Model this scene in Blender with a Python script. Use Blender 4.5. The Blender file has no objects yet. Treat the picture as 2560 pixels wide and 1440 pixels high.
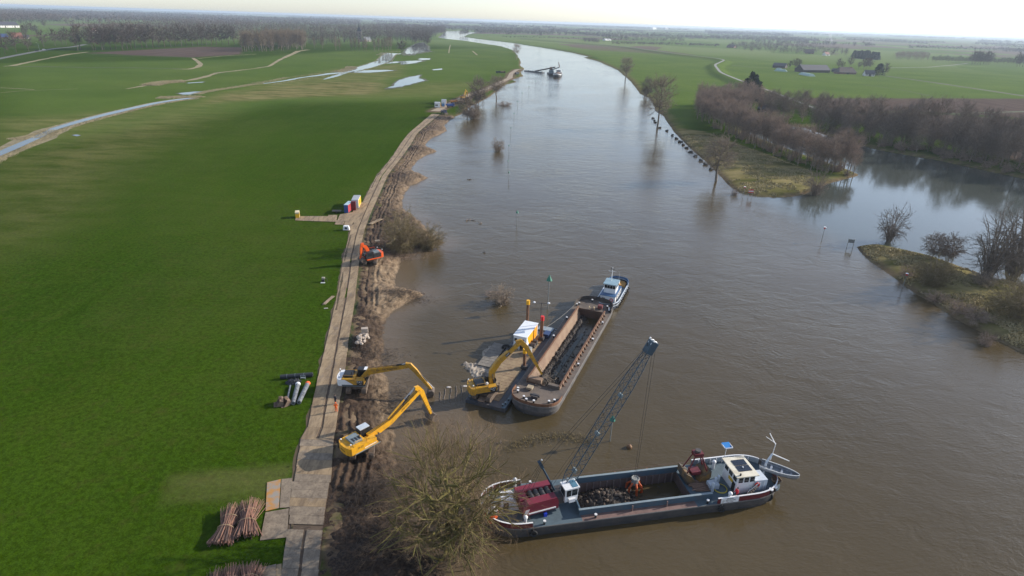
import bpy, math, random
import numpy as np
from mathutils import Matrix, Vector, noise as mnoise

sc = bpy.context.scene
COL = sc.collection
RAD = math.radians
# ------------------------------------------------------------------ camera
FPX, CAM_H = 1500.0, 60.0
ROLL, PITCH = RAD(1.84), math.atan(668 / 1500.0)
_r = np.array([1., 0, 0]); _u = np.array([0, math.sin(PITCH), math.cos(PITCH)])
_f = np.array([0, math.cos(PITCH), -math.sin(PITCH)])
_R = math.cos(ROLL) * _r + math.sin(ROLL) * _u
_U = -math.sin(ROLL) * _r + math.cos(ROLL) * _u
cam = bpy.data.cameras.new('camera'); camo = bpy.data.objects.new('camera', cam); COL.objects.link(camo)
cam.sensor_width = 36.0; cam.lens = 36.0 * FPX / 2560.0
cam.clip_start = 0.5; cam.clip_end = 90000
m = Matrix.Identity(4)
for i in range(3):
    m[i][0] = _R[i]; m[i][1] = _U[i]; m[i][2] = -_f[i]
m[2][3] = CAM_H
camo.matrix_world = m
sc.camera = camo
# ------------------------------------------------------------------ light
SUN_EL, SUN_AZ = RAD(23), RAD(71)      # azimuth measured from +Y (view direction) clockwise to +X
sdir = Vector((math.sin(SUN_AZ) * math.cos(SUN_EL), math.cos(SUN_AZ) * math.cos(SUN_EL), math.sin(SUN_EL)))
w = bpy.data.worlds.new('World'); sc.world = w; w.use_nodes = True
nt = w.node_tree; nt.nodes.clear()
sky = nt.nodes.new('ShaderNodeTexSky'); sky.sky_type = 'NISHITA'; sky.sun_disc = False
sky.sun_elevation = SUN_EL; sky.sun_rotation = SUN_AZ
sky.altitude = 0; sky.air_density = 1.0; sky.dust_density = 0.5; sky.ozone_density = 2.0
bg = nt.nodes.new('ShaderNodeBackground'); bg.inputs[1].default_value = 0.135
wo = nt.nodes.new('ShaderNodeOutputWorld')
hs = nt.nodes.new('ShaderNodeHueSaturation'); hs.inputs['Saturation'].default_value = 0.62
wb = nt.nodes.new('ShaderNodeMix'); wb.data_type = 'RGBA'; wb.blend_type = 'MULTIPLY'; wb.inputs[0].default_value = 1.0; wb.inputs[7].default_value = (0.94, 0.99, 1.09, 1)
nt.links.new(sky.outputs[0], hs.inputs['Color']); nt.links.new(hs.outputs[0], wb.inputs[6]); nt.links.new(wb.outputs[2], bg.inputs[0]); nt.links.new(bg.outputs[0], wo.inputs[0])
sun = bpy.data.lights.new('sun', 'SUN'); suno = bpy.data.objects.new('sun', sun); COL.objects.link(suno)
sun.energy = 4.4; sun.angle = RAD(0.6); sun.color = (1.0, 0.93, 0.83)
suno.rotation_euler = sdir.to_track_quat('Z', 'Y').to_euler(); suno.location = (100, 40, 120)
sc.view_settings.view_transform = 'Standard'; sc.view_settings.look = 'None'
sc.view_settings.gamma = 1.0; sc.view_settings.use_curve_mapping = False
sc.view_settings.exposure = 0.60
sc.cycles.use_denoising = True
sc.cycles.max_bounces = 6; sc.cycles.diffuse_bounces = 2; sc.cycles.glossy_bounces = 3
sc.cycles.transparent_max_bounces = 8; sc.cycles.volume_bounces = 0
sc.cycles.caustics_reflective = False; sc.cycles.caustics_refractive = False

# ------------------------------------------------------------------ helpers
def at(x, y, z=0.0):
    """point of the site at height z that was surveyed at photo position x, y"""
    d = _f * FPX + _R * (x - 1280) + _U * (720 - y)
    t = (z - CAM_H) / d[2]
    return np.array([d[0] * t, d[1] * t, z])
def A(pts, z=0.0):
    return np.array([at(x, y, z)[:2] for x, y in pts])

RNG = np.random.RandomState(7)
def vnoise(x, y, seed=0):
    xi = np.floor(x).astype(np.int64); yi = np.floor(y).astype(np.int64)
    xf = x - xi; yf = y - yi
    u = xf * xf * (3 - 2 * xf); v = yf * yf * (3 - 2 * yf)
    def h(a, b):
        n = (a * 374761393 + b * 668265263 + seed * 982451653) & 0x7fffffff
        n = ((n ^ (n >> 13)) * 1274126177) & 0x7fffffff
        return ((n ^ (n >> 16)) & 0xffff) / 65535.0
    return (h(xi, yi) * (1 - u) + h(xi + 1, yi) * u) * (1 - v) + (h(xi, yi + 1) * (1 - u) + h(xi + 1, yi + 1) * u) * v
def fbm(x, y, seed=0, oct=4):
    s = 0; a = 0.5
    for i in range(oct):
        s = s + a * vnoise(x, y, seed + i); x = x * 2.03 + 11.3; y = y * 2.03 + 5.7; a *= 0.5
    return s                                     # about 0..0.94
def sdf(px, py, poly):
    """signed distance, positive inside"""
    d = np.full(px.shape, 1e12); ins = np.zeros(px.shape, bool)
    n = len(poly)
    for i in range(n):
        ax, ay = poly[i]; bx, by = poly[(i + 1) % n]
        ex, ey = bx - ax, by - ay
        L = ex * ex + ey * ey + 1e-9
        t = np.clip(((px - ax) * ex + (py - ay) * ey) / L, 0, 1)
        dx = px - ax - t * ex; dy = py - ay - t * ey
        d = np.minimum(d, dx * dx + dy * dy)
        c = (ay > py) != (by > py)
        xx = ax + (py - ay) * ex / (ey if abs(ey) > 1e-9 else 1e-9)
        ins ^= c & (px < xx)
    d = np.sqrt(d)
    return np.where(ins, d, -d)
def ldist(px, py, line):
    d = np.full(px.shape, 1e12)
    for i in range(len(line) - 1):
        ax, ay = line[i]; bx, by = line[i + 1]
        ex, ey = bx - ax, by - ay
        t = np.clip(((px - ax) * ex + (py - ay) * ey) / (ex * ex + ey * ey + 1e-9), 0, 1)
        d = np.minimum(d, (px - ax - t * ex) ** 2 + (py - ay - t * ey) ** 2)
    return np.sqrt(d)
def sstep(a, b, x):
    t = np.clip((x - a) / (b - a), 0, 1); return t * t * (3 - 2 * t)

# --- materials
MATS = {}
class NT:
    def __init__(s, name):
        s.m = bpy.data.materials.new(name); s.m.use_nodes = True
        s.t = s.m.node_tree; s.t.nodes.clear()
        s.out = s.n('OutputMaterial'); s.b = s.n('BsdfPrincipled'); s.l(s.b.outputs[0], s.out.inputs[0])
        s.pos = s.n('NewGeometry').outputs['Position']
    def n(s, k): return s.t.nodes.new('ShaderNode' + k)
    def l(s, a, b): s.t.links.new(a, b)
    def setv(s, sock, v):
        if hasattr(v, 'is_output') or isinstance(v, bpy.types.NodeSocket): s.l(v, sock)
        elif isinstance(v, (tuple, list)) and len(v) == 3 and sock.type == 'RGBA': sock.default_value = (*v, 1)
        else: sock.default_value = v
    def noise(s, scale, detail=3, rough=0.55, vec=None, dist=0.0):
        n = s.n('TexNoise'); n.inputs['Scale'].default_value = scale; n.inputs['Detail'].default_value = detail
        n.inputs['Roughness'].default_value = rough; n.inputs['Distortion'].default_value = dist
        s.l(vec if vec is not None else s.pos, n.inputs['Vector']); return n.outputs['Fac']
    def map(s, scale=(1, 1, 1), rot=(0, 0, 0), vec=None):
        n = s.n('Mapping'); n.inputs['Scale'].default_value = scale; n.inputs['Rotation'].default_value = rot
        s.l(vec if vec is not None else s.pos, n.inputs['Vector']); return n.outputs[0]
    def ramp(s, f, a, b):
        n = s.n('MapRange'); n.inputs['From Min'].default_value = a; n.inputs['From Max'].default_value = b
        s.l(f, n.inputs['Value']); return n.outputs[0]
    def math(s, op, a, b=0.0):
        n = s.n('Math'); n.operation = op; s.setv(n.inputs[0], a); s.setv(n.inputs[1], b); return n.outputs[0]
    def mix(s, f, a, b, mode='MIX'):
        n = s.n('Mix'); n.data_type = 'RGBA'; n.blend_type = mode
        s.setv(n.inputs[0], f); s.setv(n.inputs[6], a); s.setv(n.inputs[7], b); return n.outputs[2]
    def attr(s, name):
        n = s.n('Attribute'); n.attribute_name = name; return n
    def bump(s, h, strength=0.5, dist=0.1):
        n = s.n('Bump'); n.inputs['Strength'].default_value = strength; n.inputs['Distance'].default_value = dist
        s.l(h, n.inputs['Height']); s.l(n.outputs[0], s.b.inputs['Normal'])
    def base(s, c): s.setv(s.b.inputs['Base Color'], c)
    def rough(s, v): s.setv(s.b.inputs['Roughness'], v)
def flat(name, c, rough=0.6, metal=0.0, dirt=0.25, dirtc=None, scale=1.5, bump=0.0):
    """painted or plain surface with uneven dirt"""
    if name in MATS: return MATS[name]
    t = NT(name)
    oc = t.n('TexCoord').outputs['Object']
    f = t.ramp(t.noise(scale, 5, 0.65, oc), 0.42, 0.75)
    dc = dirtc or tuple(x * 0.45 + 0.02 for x in c)
    col = t.mix(t.math('MULTIPLY', f, dirt * 2), c, dc)
    g = t.noise(scale * 6, 3, 0.6, oc)
    col = t.mix(0.18, col, t.mix(g, (0.4, 0.4, 0.4), (1.1, 1.1, 1.1)), 'MULTIPLY')
    t.base(col); t.rough(rough); t.b.inputs['Metallic'].default_value = metal
    if bump: t.bump(t.noise(scale * 8, 4, 0.6, oc), 0.5, bump)
    MATS[name] = t.m
    return t.m

# --- mesh builder
class MB:
    def __init__(s, M=None): s.v = []; s.f = []; s.M = M
    def add(s, vs, fs):
        o = len(s.v); s.v += [tuple(v) for v in vs]; s.f += [tuple(o + i for i in f) for f in fs]; return s
    def box(s, c, d, rz=0.0, M=None):
        x, y, z = [q / 2 for q in d]
        vs = [Vector((a * x, b * y, e * z)) for e in (-1, 1) for b in (-1, 1) for a in (-1, 1)]
        R = M or Matrix.Rotation(rz, 3, 'Z')
        vs = [R @ v + Vector(c) for v in vs]
        return s.add(vs, [(0, 2, 3, 1), (4, 5, 7, 6), (0, 1, 5, 4), (1, 3, 7, 5), (3, 2, 6, 7), (2, 0, 4, 6)])
    def b2(s, lo, hi):
        return s.box([(a + b) / 2 for a, b in zip(lo, hi)], [abs(b - a) for a, b in zip(lo, hi)])
    def prism(s, poly, z0, z1, top=None):
        """poly: list of xy; top: optional xy list for the upper ring"""
        n = len(poly); top = top or poly
        vs = [(x, y, z0) for x, y in poly] + [(x, y, z1) for x, y in top]
        fs = [tuple(reversed(range(n))), tuple(range(n, 2 * n))]
        fs += [(i, (i + 1) % n, n + (i + 1) % n, n + i) for i in range(n)]
        return s.add(vs, fs)
    def side(s, poly, y0, y1):
        """poly: list of xz outline (counter-clockwise seen from -y), extruded along y"""
        n = len(poly)
        vs = [(x, y0, z) for x, z in poly] + [(x, y1, z) for x, z in poly]
        fs = [tuple(range(n)), tuple(reversed(range(n, 2 * n)))]
        fs += [(i, n + i, n + (i + 1) % n, (i + 1) % n) for i in range(n)]
        return s.add(vs, fs)
    def tube(s, p0, p1, r0, r1=None, n=6, cap=True):
        r1 = r0 if r1 is None else r1
        p0 = Vector(p0); p1 = Vector(p1); d = (p1 - p0)
        if d.length < 1e-6: return s
        d.normalize(); a = d.orthogonal().normalized(); b = d.cross(a)
        vs = []
        for p, r in ((p0, r0), (p1, r1)):
            for i in range(n):
                t = 2 * math.pi * i / n; vs.append(p + (a * math.cos(t) + b * math.sin(t)) * r)
        fs = [(i, (i + 1) % n, n + (i + 1) % n, n + i) for i in range(n)]
        if cap: fs += [tuple(reversed(range(n))), tuple(range(n, 2 * n))]
        return s.add(vs, fs)
    def path(s, pts, r, n=5):
        for a, b in zip(pts[:-1], pts[1:]): s.tube(a, b, r, r, n)
        return s
    def cyl(s, c, r, h, n=12, r1=None): return s.tube(c, (c[0], c[1], c[2] + h), r, r1, n)
    def ring(s, c, R, r, axis='z', n=16, k=6, sq=1.0):
        vs = []; fs = []
        for i in range(n):
            t = 2 * math.pi * i / n
            for j in range(k):
                p = 2 * math.pi * j / k
                q = (math.cos(t) * (R + r * math.cos(p)), math.sin(t) * (R + r * math.cos(p)), r * sq * math.sin(p))
                q = {'z': q, 'x': (q[2], q[0], q[1]), 'y': (q[0], q[2], q[1])}[axis]
                vs.append((q[0] + c[0], q[1] + c[1], q[2] + c[2]))
        for i in range(n):
            for j in range(k):
                fs.append((i * k + j, ((i + 1) % n) * k + j, ((i + 1) % n) * k + (j + 1) % k, i * k + (j + 1) % k))
        return s.add(vs, fs)
    def ball(s, c, r, n=10, k=6, sz=1.0):
        vs = [(c[0], c[1], c[2] - r * sz)]; fs = []
        for j in range(1, k):
            p = -math.pi / 2 + math.pi * j / k
            for i in range(n):
                t = 2 * math.pi * i / n
                vs.append((c[0] + r * math.cos(p) * math.cos(t), c[1] + r * math.cos(p) * math.sin(t), c[2] + r * sz * math.sin(p)))
        vs.append((c[0], c[1], c[2] + r * sz)); e = len(vs) - 1
        for i in range(n):
            fs.append((0, 1 + (i + 1) % n, 1 + i)); fs.append((e, e - n + i, e - n + (i + 1) % n))
            for j in range(k - 2):
                a = 1 + j * n
                fs.append((a + i, a + (i + 1) % n, a + n + (i + 1) % n, a + n + i))
        return s.add(vs, fs)
    def mesh(s, name):
        me = bpy.data.meshes.new(name); v = s.v
        if s.M is not None: v = [s.M @ Vector(p) for p in v]
        me.from_pydata([tuple(p) for p in v], [], s.f); me.update(); return me
    def build(s, name, mat, parent=None, smooth=False, loc=None, kind=None):
        me = s.mesh(name); me.materials.append(mat)
        if smooth: me.shade_smooth()
        return link(name, me, parent, loc, kind)
def link(name, me, parent=None, loc=None, kind=None):
    o = bpy.data.objects.new(name, me); COL.objects.link(o)
    if parent is not None: o.parent = parent
    if loc is not None: o.location = loc
    if kind: o['kind'] = kind
    return o
def tag(o, label, cat, group=None):
    o['label'] = label; o['category'] = cat
    if group: o['group'] = group
    return o
def thing(name, label, cat, loc=(0, 0, 0), rz=0.0, group=None, rot=None):
    o = bpy.data.objects.new(name, None); COL.objects.link(o)
    o.location = tuple(float(q) for q in loc); o.rotation_euler = rot or (0, 0, rz)
    o.empty_display_size = 0.2
    return tag(o, label, cat, group)
def dup(root, loc=None, rz=None, label=None, group=None, scale=None):
    r = root.copy(); COL.objects.link(r)
    if loc is not None: r.location = tuple(float(q) for q in loc)
    if rz is not None: r.rotation_euler = (r.rotation_euler[0], r.rotation_euler[1], rz)
    if scale is not None: r.scale = scale if isinstance(scale, (tuple, list)) else (scale,) * 3
    if label: r['label'] = label
    if group: r['group'] = group
    for ch in [c for c in KIDS.get(root.name, [])]:
        c = ch.copy(); COL.objects.link(c); c.parent = r
        for g in KIDS.get(ch.name, []):
            d = g.copy(); COL.objects.link(d); d.parent = c
    return r
KIDS = {}
def remember(root):
    """note the parts of a thing once, for dup()"""
    for o in bpy.data.objects:
        if o.parent is not None: KIDS.setdefault(o.parent.name, [])
        if o.parent is not None and o not in KIDS[o.parent.name]: KIDS[o.parent.name].append(o)
    return root
def npmesh(name, v, f, mat, parent=None, smooth=False, kind=None, attrs=None):
    """v (n,3) array, f (m,3 or 4) int array"""
    me = bpy.data.meshes.new(name)
    v = np.ascontiguousarray(v, np.float32); f = np.ascontiguousarray(f, np.int32); k = f.shape[1]
    me.vertices.add(len(v)); me.vertices.foreach_set('co', v.ravel())
    me.loops.add(f.size); me.loops.foreach_set('vertex_index', f.ravel())
    me.polygons.add(len(f)); me.polygons.foreach_set('loop_start', np.arange(0, f.size, k, dtype=np.int32))
    me.update(calc_edges=True); me.validate()
    for an, av in (attrs or {}).items():
        a = me.color_attributes.new(an, 'FLOAT_COLOR', 'POINT')
        c = np.zeros((len(v), 4), np.float32); c[:, :av.shape[1]] = av
        a.data.foreach_set('color', c.ravel())
    me.materials.append(mat)
    if smooth: me.shade_smooth()
    return link(name, me, parent, None, kind)
def gridf(nr, nc):
    a = (np.arange(nr - 1)[:, None] * nc + np.arange(nc - 1)[None, :]).ravel()
    return np.stack([a, a + 1, a + nc + 1, a + nc], 1)
# ------------------------------------------------------------------ ground plan of the site
LEFT_SHORE = [(1180, 1700), (1125, 1480), (1105, 1430), (1075, 1380), (1040, 1330), (1020, 1290), (1035, 1240), (1020, 1190), (1000, 1140), (985, 1090),
    (973, 1045), (968, 985), (962, 930), (958, 880), (958, 840), (965, 800), (985, 775), (1012, 757), (1040, 746), (1060, 738), (1052, 729),
    (1020, 723), (990, 714), (990, 690), (1000, 665), (1003, 642), (1030, 640), (1060, 628), (1100, 613), (1112, 606), (1095, 599), (1078, 590), (1062, 565),
    (1046, 548), (1010, 524), (1004, 502), (1012, 481), (1025, 466), (1046, 455), (1070, 445), (1050, 435), (1031, 429), (1030, 419), (1040, 404),
    (1060, 391), (1092, 378), (1070, 368), (1062, 362), (1080, 345), (1118, 327), (1110, 314), (1126, 299), (1146, 289), (1162, 281), (1170, 268), (1196, 257), (1215, 247), (1232, 236),
    (1262, 212), (1292, 205), (1280, 200), (1308, 190), (1300, 180), (1312, 172), (1300, 163), (1302, 152), (1292, 138), (1284, 126), (1255, 116), (1200, 108), (1160, 102),
    (1120, 98), (1096, 94), (1108, 84), (1116, 78)]
RIGHT_SHORE = [(1150, 76.5), (1193, 81), (1168, 87), (1160, 92), (1200, 98), (1280, 107), (1310, 112), (1380, 123), (1430, 132), (1475, 142), (1460, 144), (1500, 155), (1545, 176), (1580, 206),
    (1600, 234), (1625, 246), (1640, 276), (1660, 292), (1672, 310), (1685, 330), (1700, 345), (1725, 370), (1760, 400), (1800, 440), (1830, 470), (1850, 482), (1900, 492), (1960, 494),
    (2006, 488), (2040, 474), (2075, 458), (2120, 446), (2150, 438), (2110, 420), (2040, 398), (1970, 372), (1900, 348), (1850, 336), (1870, 326), (1910, 320), (1960, 316), (2005, 318), (2070, 340), (2200, 376), (2350, 402),
    (2560, 447), (2800, 500), (3400, 640)]
SPIT = [(2139, 617), (2165, 612), (2195, 610), (2250, 622), (2330, 640), (2400, 667), (2460, 690), (2560, 716), (2800, 765), (3400, 900), (3400, 1150), (2800, 1010), (2560, 884), (2490, 850),
    (2430, 820), (2380, 791), (2330, 756), (2290, 735), (2250, 705), (2200, 671), (2160, 641)]
WATERP = np.vstack([A(LEFT_SHORE), A(RIGHT_SHORE), [[420, 40], [420, -80], [-4, -80]]])
SPITP = A(SPIT)
INLETP = A([(1870, 486), (2010, 555), (2130, 622), (2400, 680), (3400, 900), (3400, 640), (2560, 440), (2000, 310), (1820, 340), (2020, 470), (2000, 488)])
ROAD_L = [(690, 1500), (703, 1440), (707, 1400), (722, 1310), (733, 1195), (752, 1098), (765, 1092), (783, 999), (798, 930), (820, 840), (838, 760), (850, 700), (859, 640), (875, 580), (897, 530), (910, 500), (941, 440), (957, 422), (986, 385), (1000, 361), (1022, 333), (1054, 306), (1087, 278)]
ROAD_R = [(786, 1500), (795, 1440), (798, 1400), (808, 1310), (826, 1195), (834, 1098), (836, 1092), (850, 999), (862, 930), (873, 840), (886, 760), (893, 700), (899, 640), (909, 580), (928, 530), (942, 500), (968, 440), (981, 422), (1010, 385), (1027, 361), (1043, 333), (1074, 306), (1109, 278)]
ZL = 1.40
RL = A(ROAD_L, ZL); RR = A(ROAD_R, ZL)
DITCH_FAR = A([(1087, 278), (1142, 252), (1178, 236), (1213, 224), (1249, 207), (1274, 195), (1278, 184), (1292, 174), (1308, 172)], ZL)
DIKE = A([(1300, 96), (1420, 106), (1560, 118), (1700, 138), (1790, 148), (1812, 153), (1786, 165), (1800, 185), (1850, 206), (1900, 224), (1960, 247), (2010, 266), (2045, 283)], 3)

def shore_d(x, y):
    """distance to the waterline, positive on land"""
    return np.maximum(-sdf(x, y, WATERP), sdf(x, y, SPITP))
def strip_bounds(y):
    xl = np.interp(y, RR[:, 1], RR[:, 0])
    return xl
_LS = A(LEFT_SHORE)
def bank_mask(x, y):
    """1 on the churned strip between mat road and river"""
    xl = strip_bounds(y)
    m = sstep(-1.0, 1.0, x - xl) * sstep(430, 400, y) * sstep(20, 30, y)
    return m * (x < xl + 60)
def relief(x, y, d):
    r = np.hypot(x, y)
    amp = np.clip(r / 900.0, 0.35, 3.0)
    dn = d + (fbm(x / 7.0, y / 7.0, 3) - 0.47) * 2.2 * np.clip(amp, 0.4, 1.4) + (fbm(x / 40, y / 40, 9) - 0.47) * np.clip((r - 500) / 100, 0, 8)
    z = np.where(dn > 0, 1.4 * (1 - np.exp(-dn / 3.2)), np.maximum(dn * 0.30, -2.5))
    z = z + sstep(3, 15, dn) * (fbm(x / 60, y / 60, 5) - 0.47) * 0.35
    dk = ldist(x, y, DIKE)
    z = z + 3.6 * sstep(17, 3.0, dk)
    return z, dn

# ------------------------------------------------------------------ ground sheet
def build_ground():
    NR, NC = 560, 640
    rr = np.exp(np.linspace(math.log(75), math.log(30000), NR))
    an = np.radians(np.linspace(-60, 60, NC))
    Y = (rr[:, None] - 60) + 0 * an[None, :]; X = rr[:, None] * np.tan(an)[None, :]
    x = X.ravel(); y = Y.ravel()
    d = shore_d(x, y); z, dn = relief(x, y, d)
    bm = bank_mask(x, y)
    z = z - 0.55 * bm * sstep(2.0, 4.0, x - strip_bounds(y)) * (d > -4)
    # masks
    def P(pts, soft, zz=1.2):
        p = A(pts, zz); return sstep(-soft, soft, sdf(x, y, p))
    dry = np.zeros_like(x)
    for pts, s, k in (([(0, 620), (0, 395), (260, 315), (500, 255), (700, 240), (880, 246), (1130, 240), (1240, 205), (1120, 205), (960, 215), (700, 232), (560, 238), (520, 300), (330, 400), (120, 560)], 30, 0.36),
                      ([(500, 262), (560, 232), (800, 205), (960, 205), (960, 235), (700, 247)], 14, 0.8),
                      ([(620, 215), (860, 170), (1010, 160), (1000, 190), (900, 215), (700, 235)], 14, 0.5),
                      ([(1690, 320), (1760, 330), (2030, 430), (2040, 500), (1850, 490), (1760, 410)], 3, 1.5),
                      ([(2120, 600), (2600, 700), (2900, 800), (2600, 900), (2300, 750)], 6, 1.6),
                      ([(400, 1262), (420, 1185), (735, 1165), (690, 1262)], .8, 0.22),
                      ([(0, 300), (300, 280), (420, 265), (330, 300), (0, 380)], 25, 0.5)):
        dry = np.maximum(dry, k * P(pts, s))
    dry = np.maximum(dry, 0.7 * sstep(10, 2, d) * (x > 0))
    dry = np.maximum(dry, 0.05 * sstep(0.50, 0.62, fbm(x / 70, y / 110, 91)) * (x < 0) * sstep(60, 120, y))
    plough = np.zeros_like(x)
    for pts, s in (([(217, 133), (278, 129), (508, 117), (605, 119), (603, 136), (483, 144), (330, 138)], 3),
                   ([(1988, 246), (2600, 247), (2600, 299), (2380, 283), (2250, 278), (2060, 290)], 2.0), ([(2060, 290), (2250, 281), (2600, 302), (2900, 400), (2600, 420), (2330, 345)], 2.5),
                   ([(1610, 116), (1700, 116), (1800, 128), (1790, 132)], 6), ([(1520, 92), (1640, 99), (1600, 102), (1530, 97)], 10), ([(1290, 88), (1350, 90), (1330, 92), (1280, 90)], 10)):
        plough = np.maximum(plough, P(pts, s))
    mud = bm * sstep(-6, 0, d)
    mud = np.maximum(mud, sstep(8, 4, ldist(x, y, DITCH_FAR)) * (x < 60))
    mud = np.maximum(mud, 0.9 * sstep(3.0, 0.5, dn) * sstep(-3, 0.3, dn))
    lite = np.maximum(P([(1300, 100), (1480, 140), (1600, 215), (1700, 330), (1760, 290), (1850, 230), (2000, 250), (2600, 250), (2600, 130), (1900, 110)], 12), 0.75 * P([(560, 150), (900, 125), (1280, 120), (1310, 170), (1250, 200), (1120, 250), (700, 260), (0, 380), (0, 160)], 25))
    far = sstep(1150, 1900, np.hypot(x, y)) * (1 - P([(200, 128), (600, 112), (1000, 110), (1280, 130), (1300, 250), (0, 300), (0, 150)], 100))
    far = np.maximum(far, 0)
    m = NT('ground')
    a = m.attr('mask'); sp = m.n('SeparateColor'); m.l(a.outputs['Color'], sp.inputs[0])
    fr = m.attr('far').outputs['Fac']
    big = m.noise(0.012, 4, 0.6); mid = m.noise(0.09, 4, 0.65); fine = m.noise(1.3, 4, 0.7)
    g = m.mix(m.ramp(big, 0.35, 0.68), (0.032, 0.068, 0.003), (0.048, 0.090, 0.005))
    g = m.mix(m.math('MULTIPLY', m.ramp(mid, 0.48, 0.75), 0.55), g, (0.062, 0.090, 0.010))
    # mown / drilled lines running with the field
    wl = m.noise(0.5, 2, 0.5, m.map((1, 0.03, 1), (0, 0, RAD(20))))
    g = m.mix(m.math('MULTIPLY', m.ramp(wl, 0.4, 0.7), 0.28), g, (0.055, 0.100, 0.010))
    g = m.mix(0.75, g, m.mix(m.ramp(fine, 0.25, 0.75), (0.35, 0.35, 0.35), (1.3, 1.3, 1.3)), 'MULTIPLY')
    g = m.mix(m.attr('lite').outputs['Fac'], g, m.mix(m.ramp(big, 0.35, 0.68), (0.085, 0.135, 0.026), (0.115, 0.165, 0.034)))  # paler fields: young crop, plus backlit brightness put into the grass colour
    spk = m.noise(5.5, 3, 0.75)
    g = m.mix(0.8, g, m.mix(m.ramp(spk, 0.3, 0.7), (0.45, 0.45, 0.45), (1.35, 1.35, 1.35)), 'MULTIPLY')
    g = m.mix(m.math('MULTIPLY', m.ramp(m.noise(0.45, 5, 0.7), 0.54, 0.72), 0.45), g, (0.062, 0.060, 0.014))
    # rough winter grass
    st = m.noise(0.12, 5, 0.7, m.map((0.35, 1.0, 1), (0, 0, RAD(-12))))
    dc = m.mix(m.ramp(st, 0.34, 0.60), (0.080, 0.082, 0.022), (0.27, 0.22, 0.10))
    dc = m.mix(0.6, dc, m.mix(fine, (0.35, 0.35, 0.35), (1.3, 1.3, 1.3)), 'MULTIPLY')
    dm = m.math('MULTIPLY', sp.outputs[0], m.ramp(m.noise(0.035, 4, 0.6), 0.05, 0.5))
    c = m.mix(dm, g, dc)
    # ploughed soil
    pl = m.noise(0.35, 3, 0.6, m.map((1, 0.05, 1), (0, 0, RAD(-62))))
    pc = m.mix(m.ramp(pl, 0.3, 0.7), (0.075, 0.052, 0.042), (0.125, 0.09, 0.072))
    c = m.mix(sp.outputs[1], c, pc)
    # mud and bare bank
    mc = m.mix(m.ramp(m.noise(0.3, 5, 0.7), 0.35, 0.65), (0.075, 0.05, 0.033), (0.20, 0.145, 0.095))
    c = m.mix(m.math('MULTIPLY', sp.outputs[2], m.ramp(m.noise(0.22, 3, 0.6), 0.2, 0.45)), c, mc)
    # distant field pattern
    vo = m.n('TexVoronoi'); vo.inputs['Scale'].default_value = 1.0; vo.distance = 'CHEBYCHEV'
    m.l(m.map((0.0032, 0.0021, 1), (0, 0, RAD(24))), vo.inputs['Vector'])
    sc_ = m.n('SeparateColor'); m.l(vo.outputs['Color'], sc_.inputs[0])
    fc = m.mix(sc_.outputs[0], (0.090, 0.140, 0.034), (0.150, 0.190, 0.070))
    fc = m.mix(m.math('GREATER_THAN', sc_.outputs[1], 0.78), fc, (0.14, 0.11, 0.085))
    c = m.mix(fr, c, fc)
    m.base(c); m.rough(1.0); m.b.inputs['Specular IOR Level'].default_value = 0.0
    m.bump(fine, 0.6, 0.12)
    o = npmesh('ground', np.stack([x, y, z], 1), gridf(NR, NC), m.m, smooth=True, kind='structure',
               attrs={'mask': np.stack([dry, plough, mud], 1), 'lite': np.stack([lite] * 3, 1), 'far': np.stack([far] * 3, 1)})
    return o
build_ground()

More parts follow.
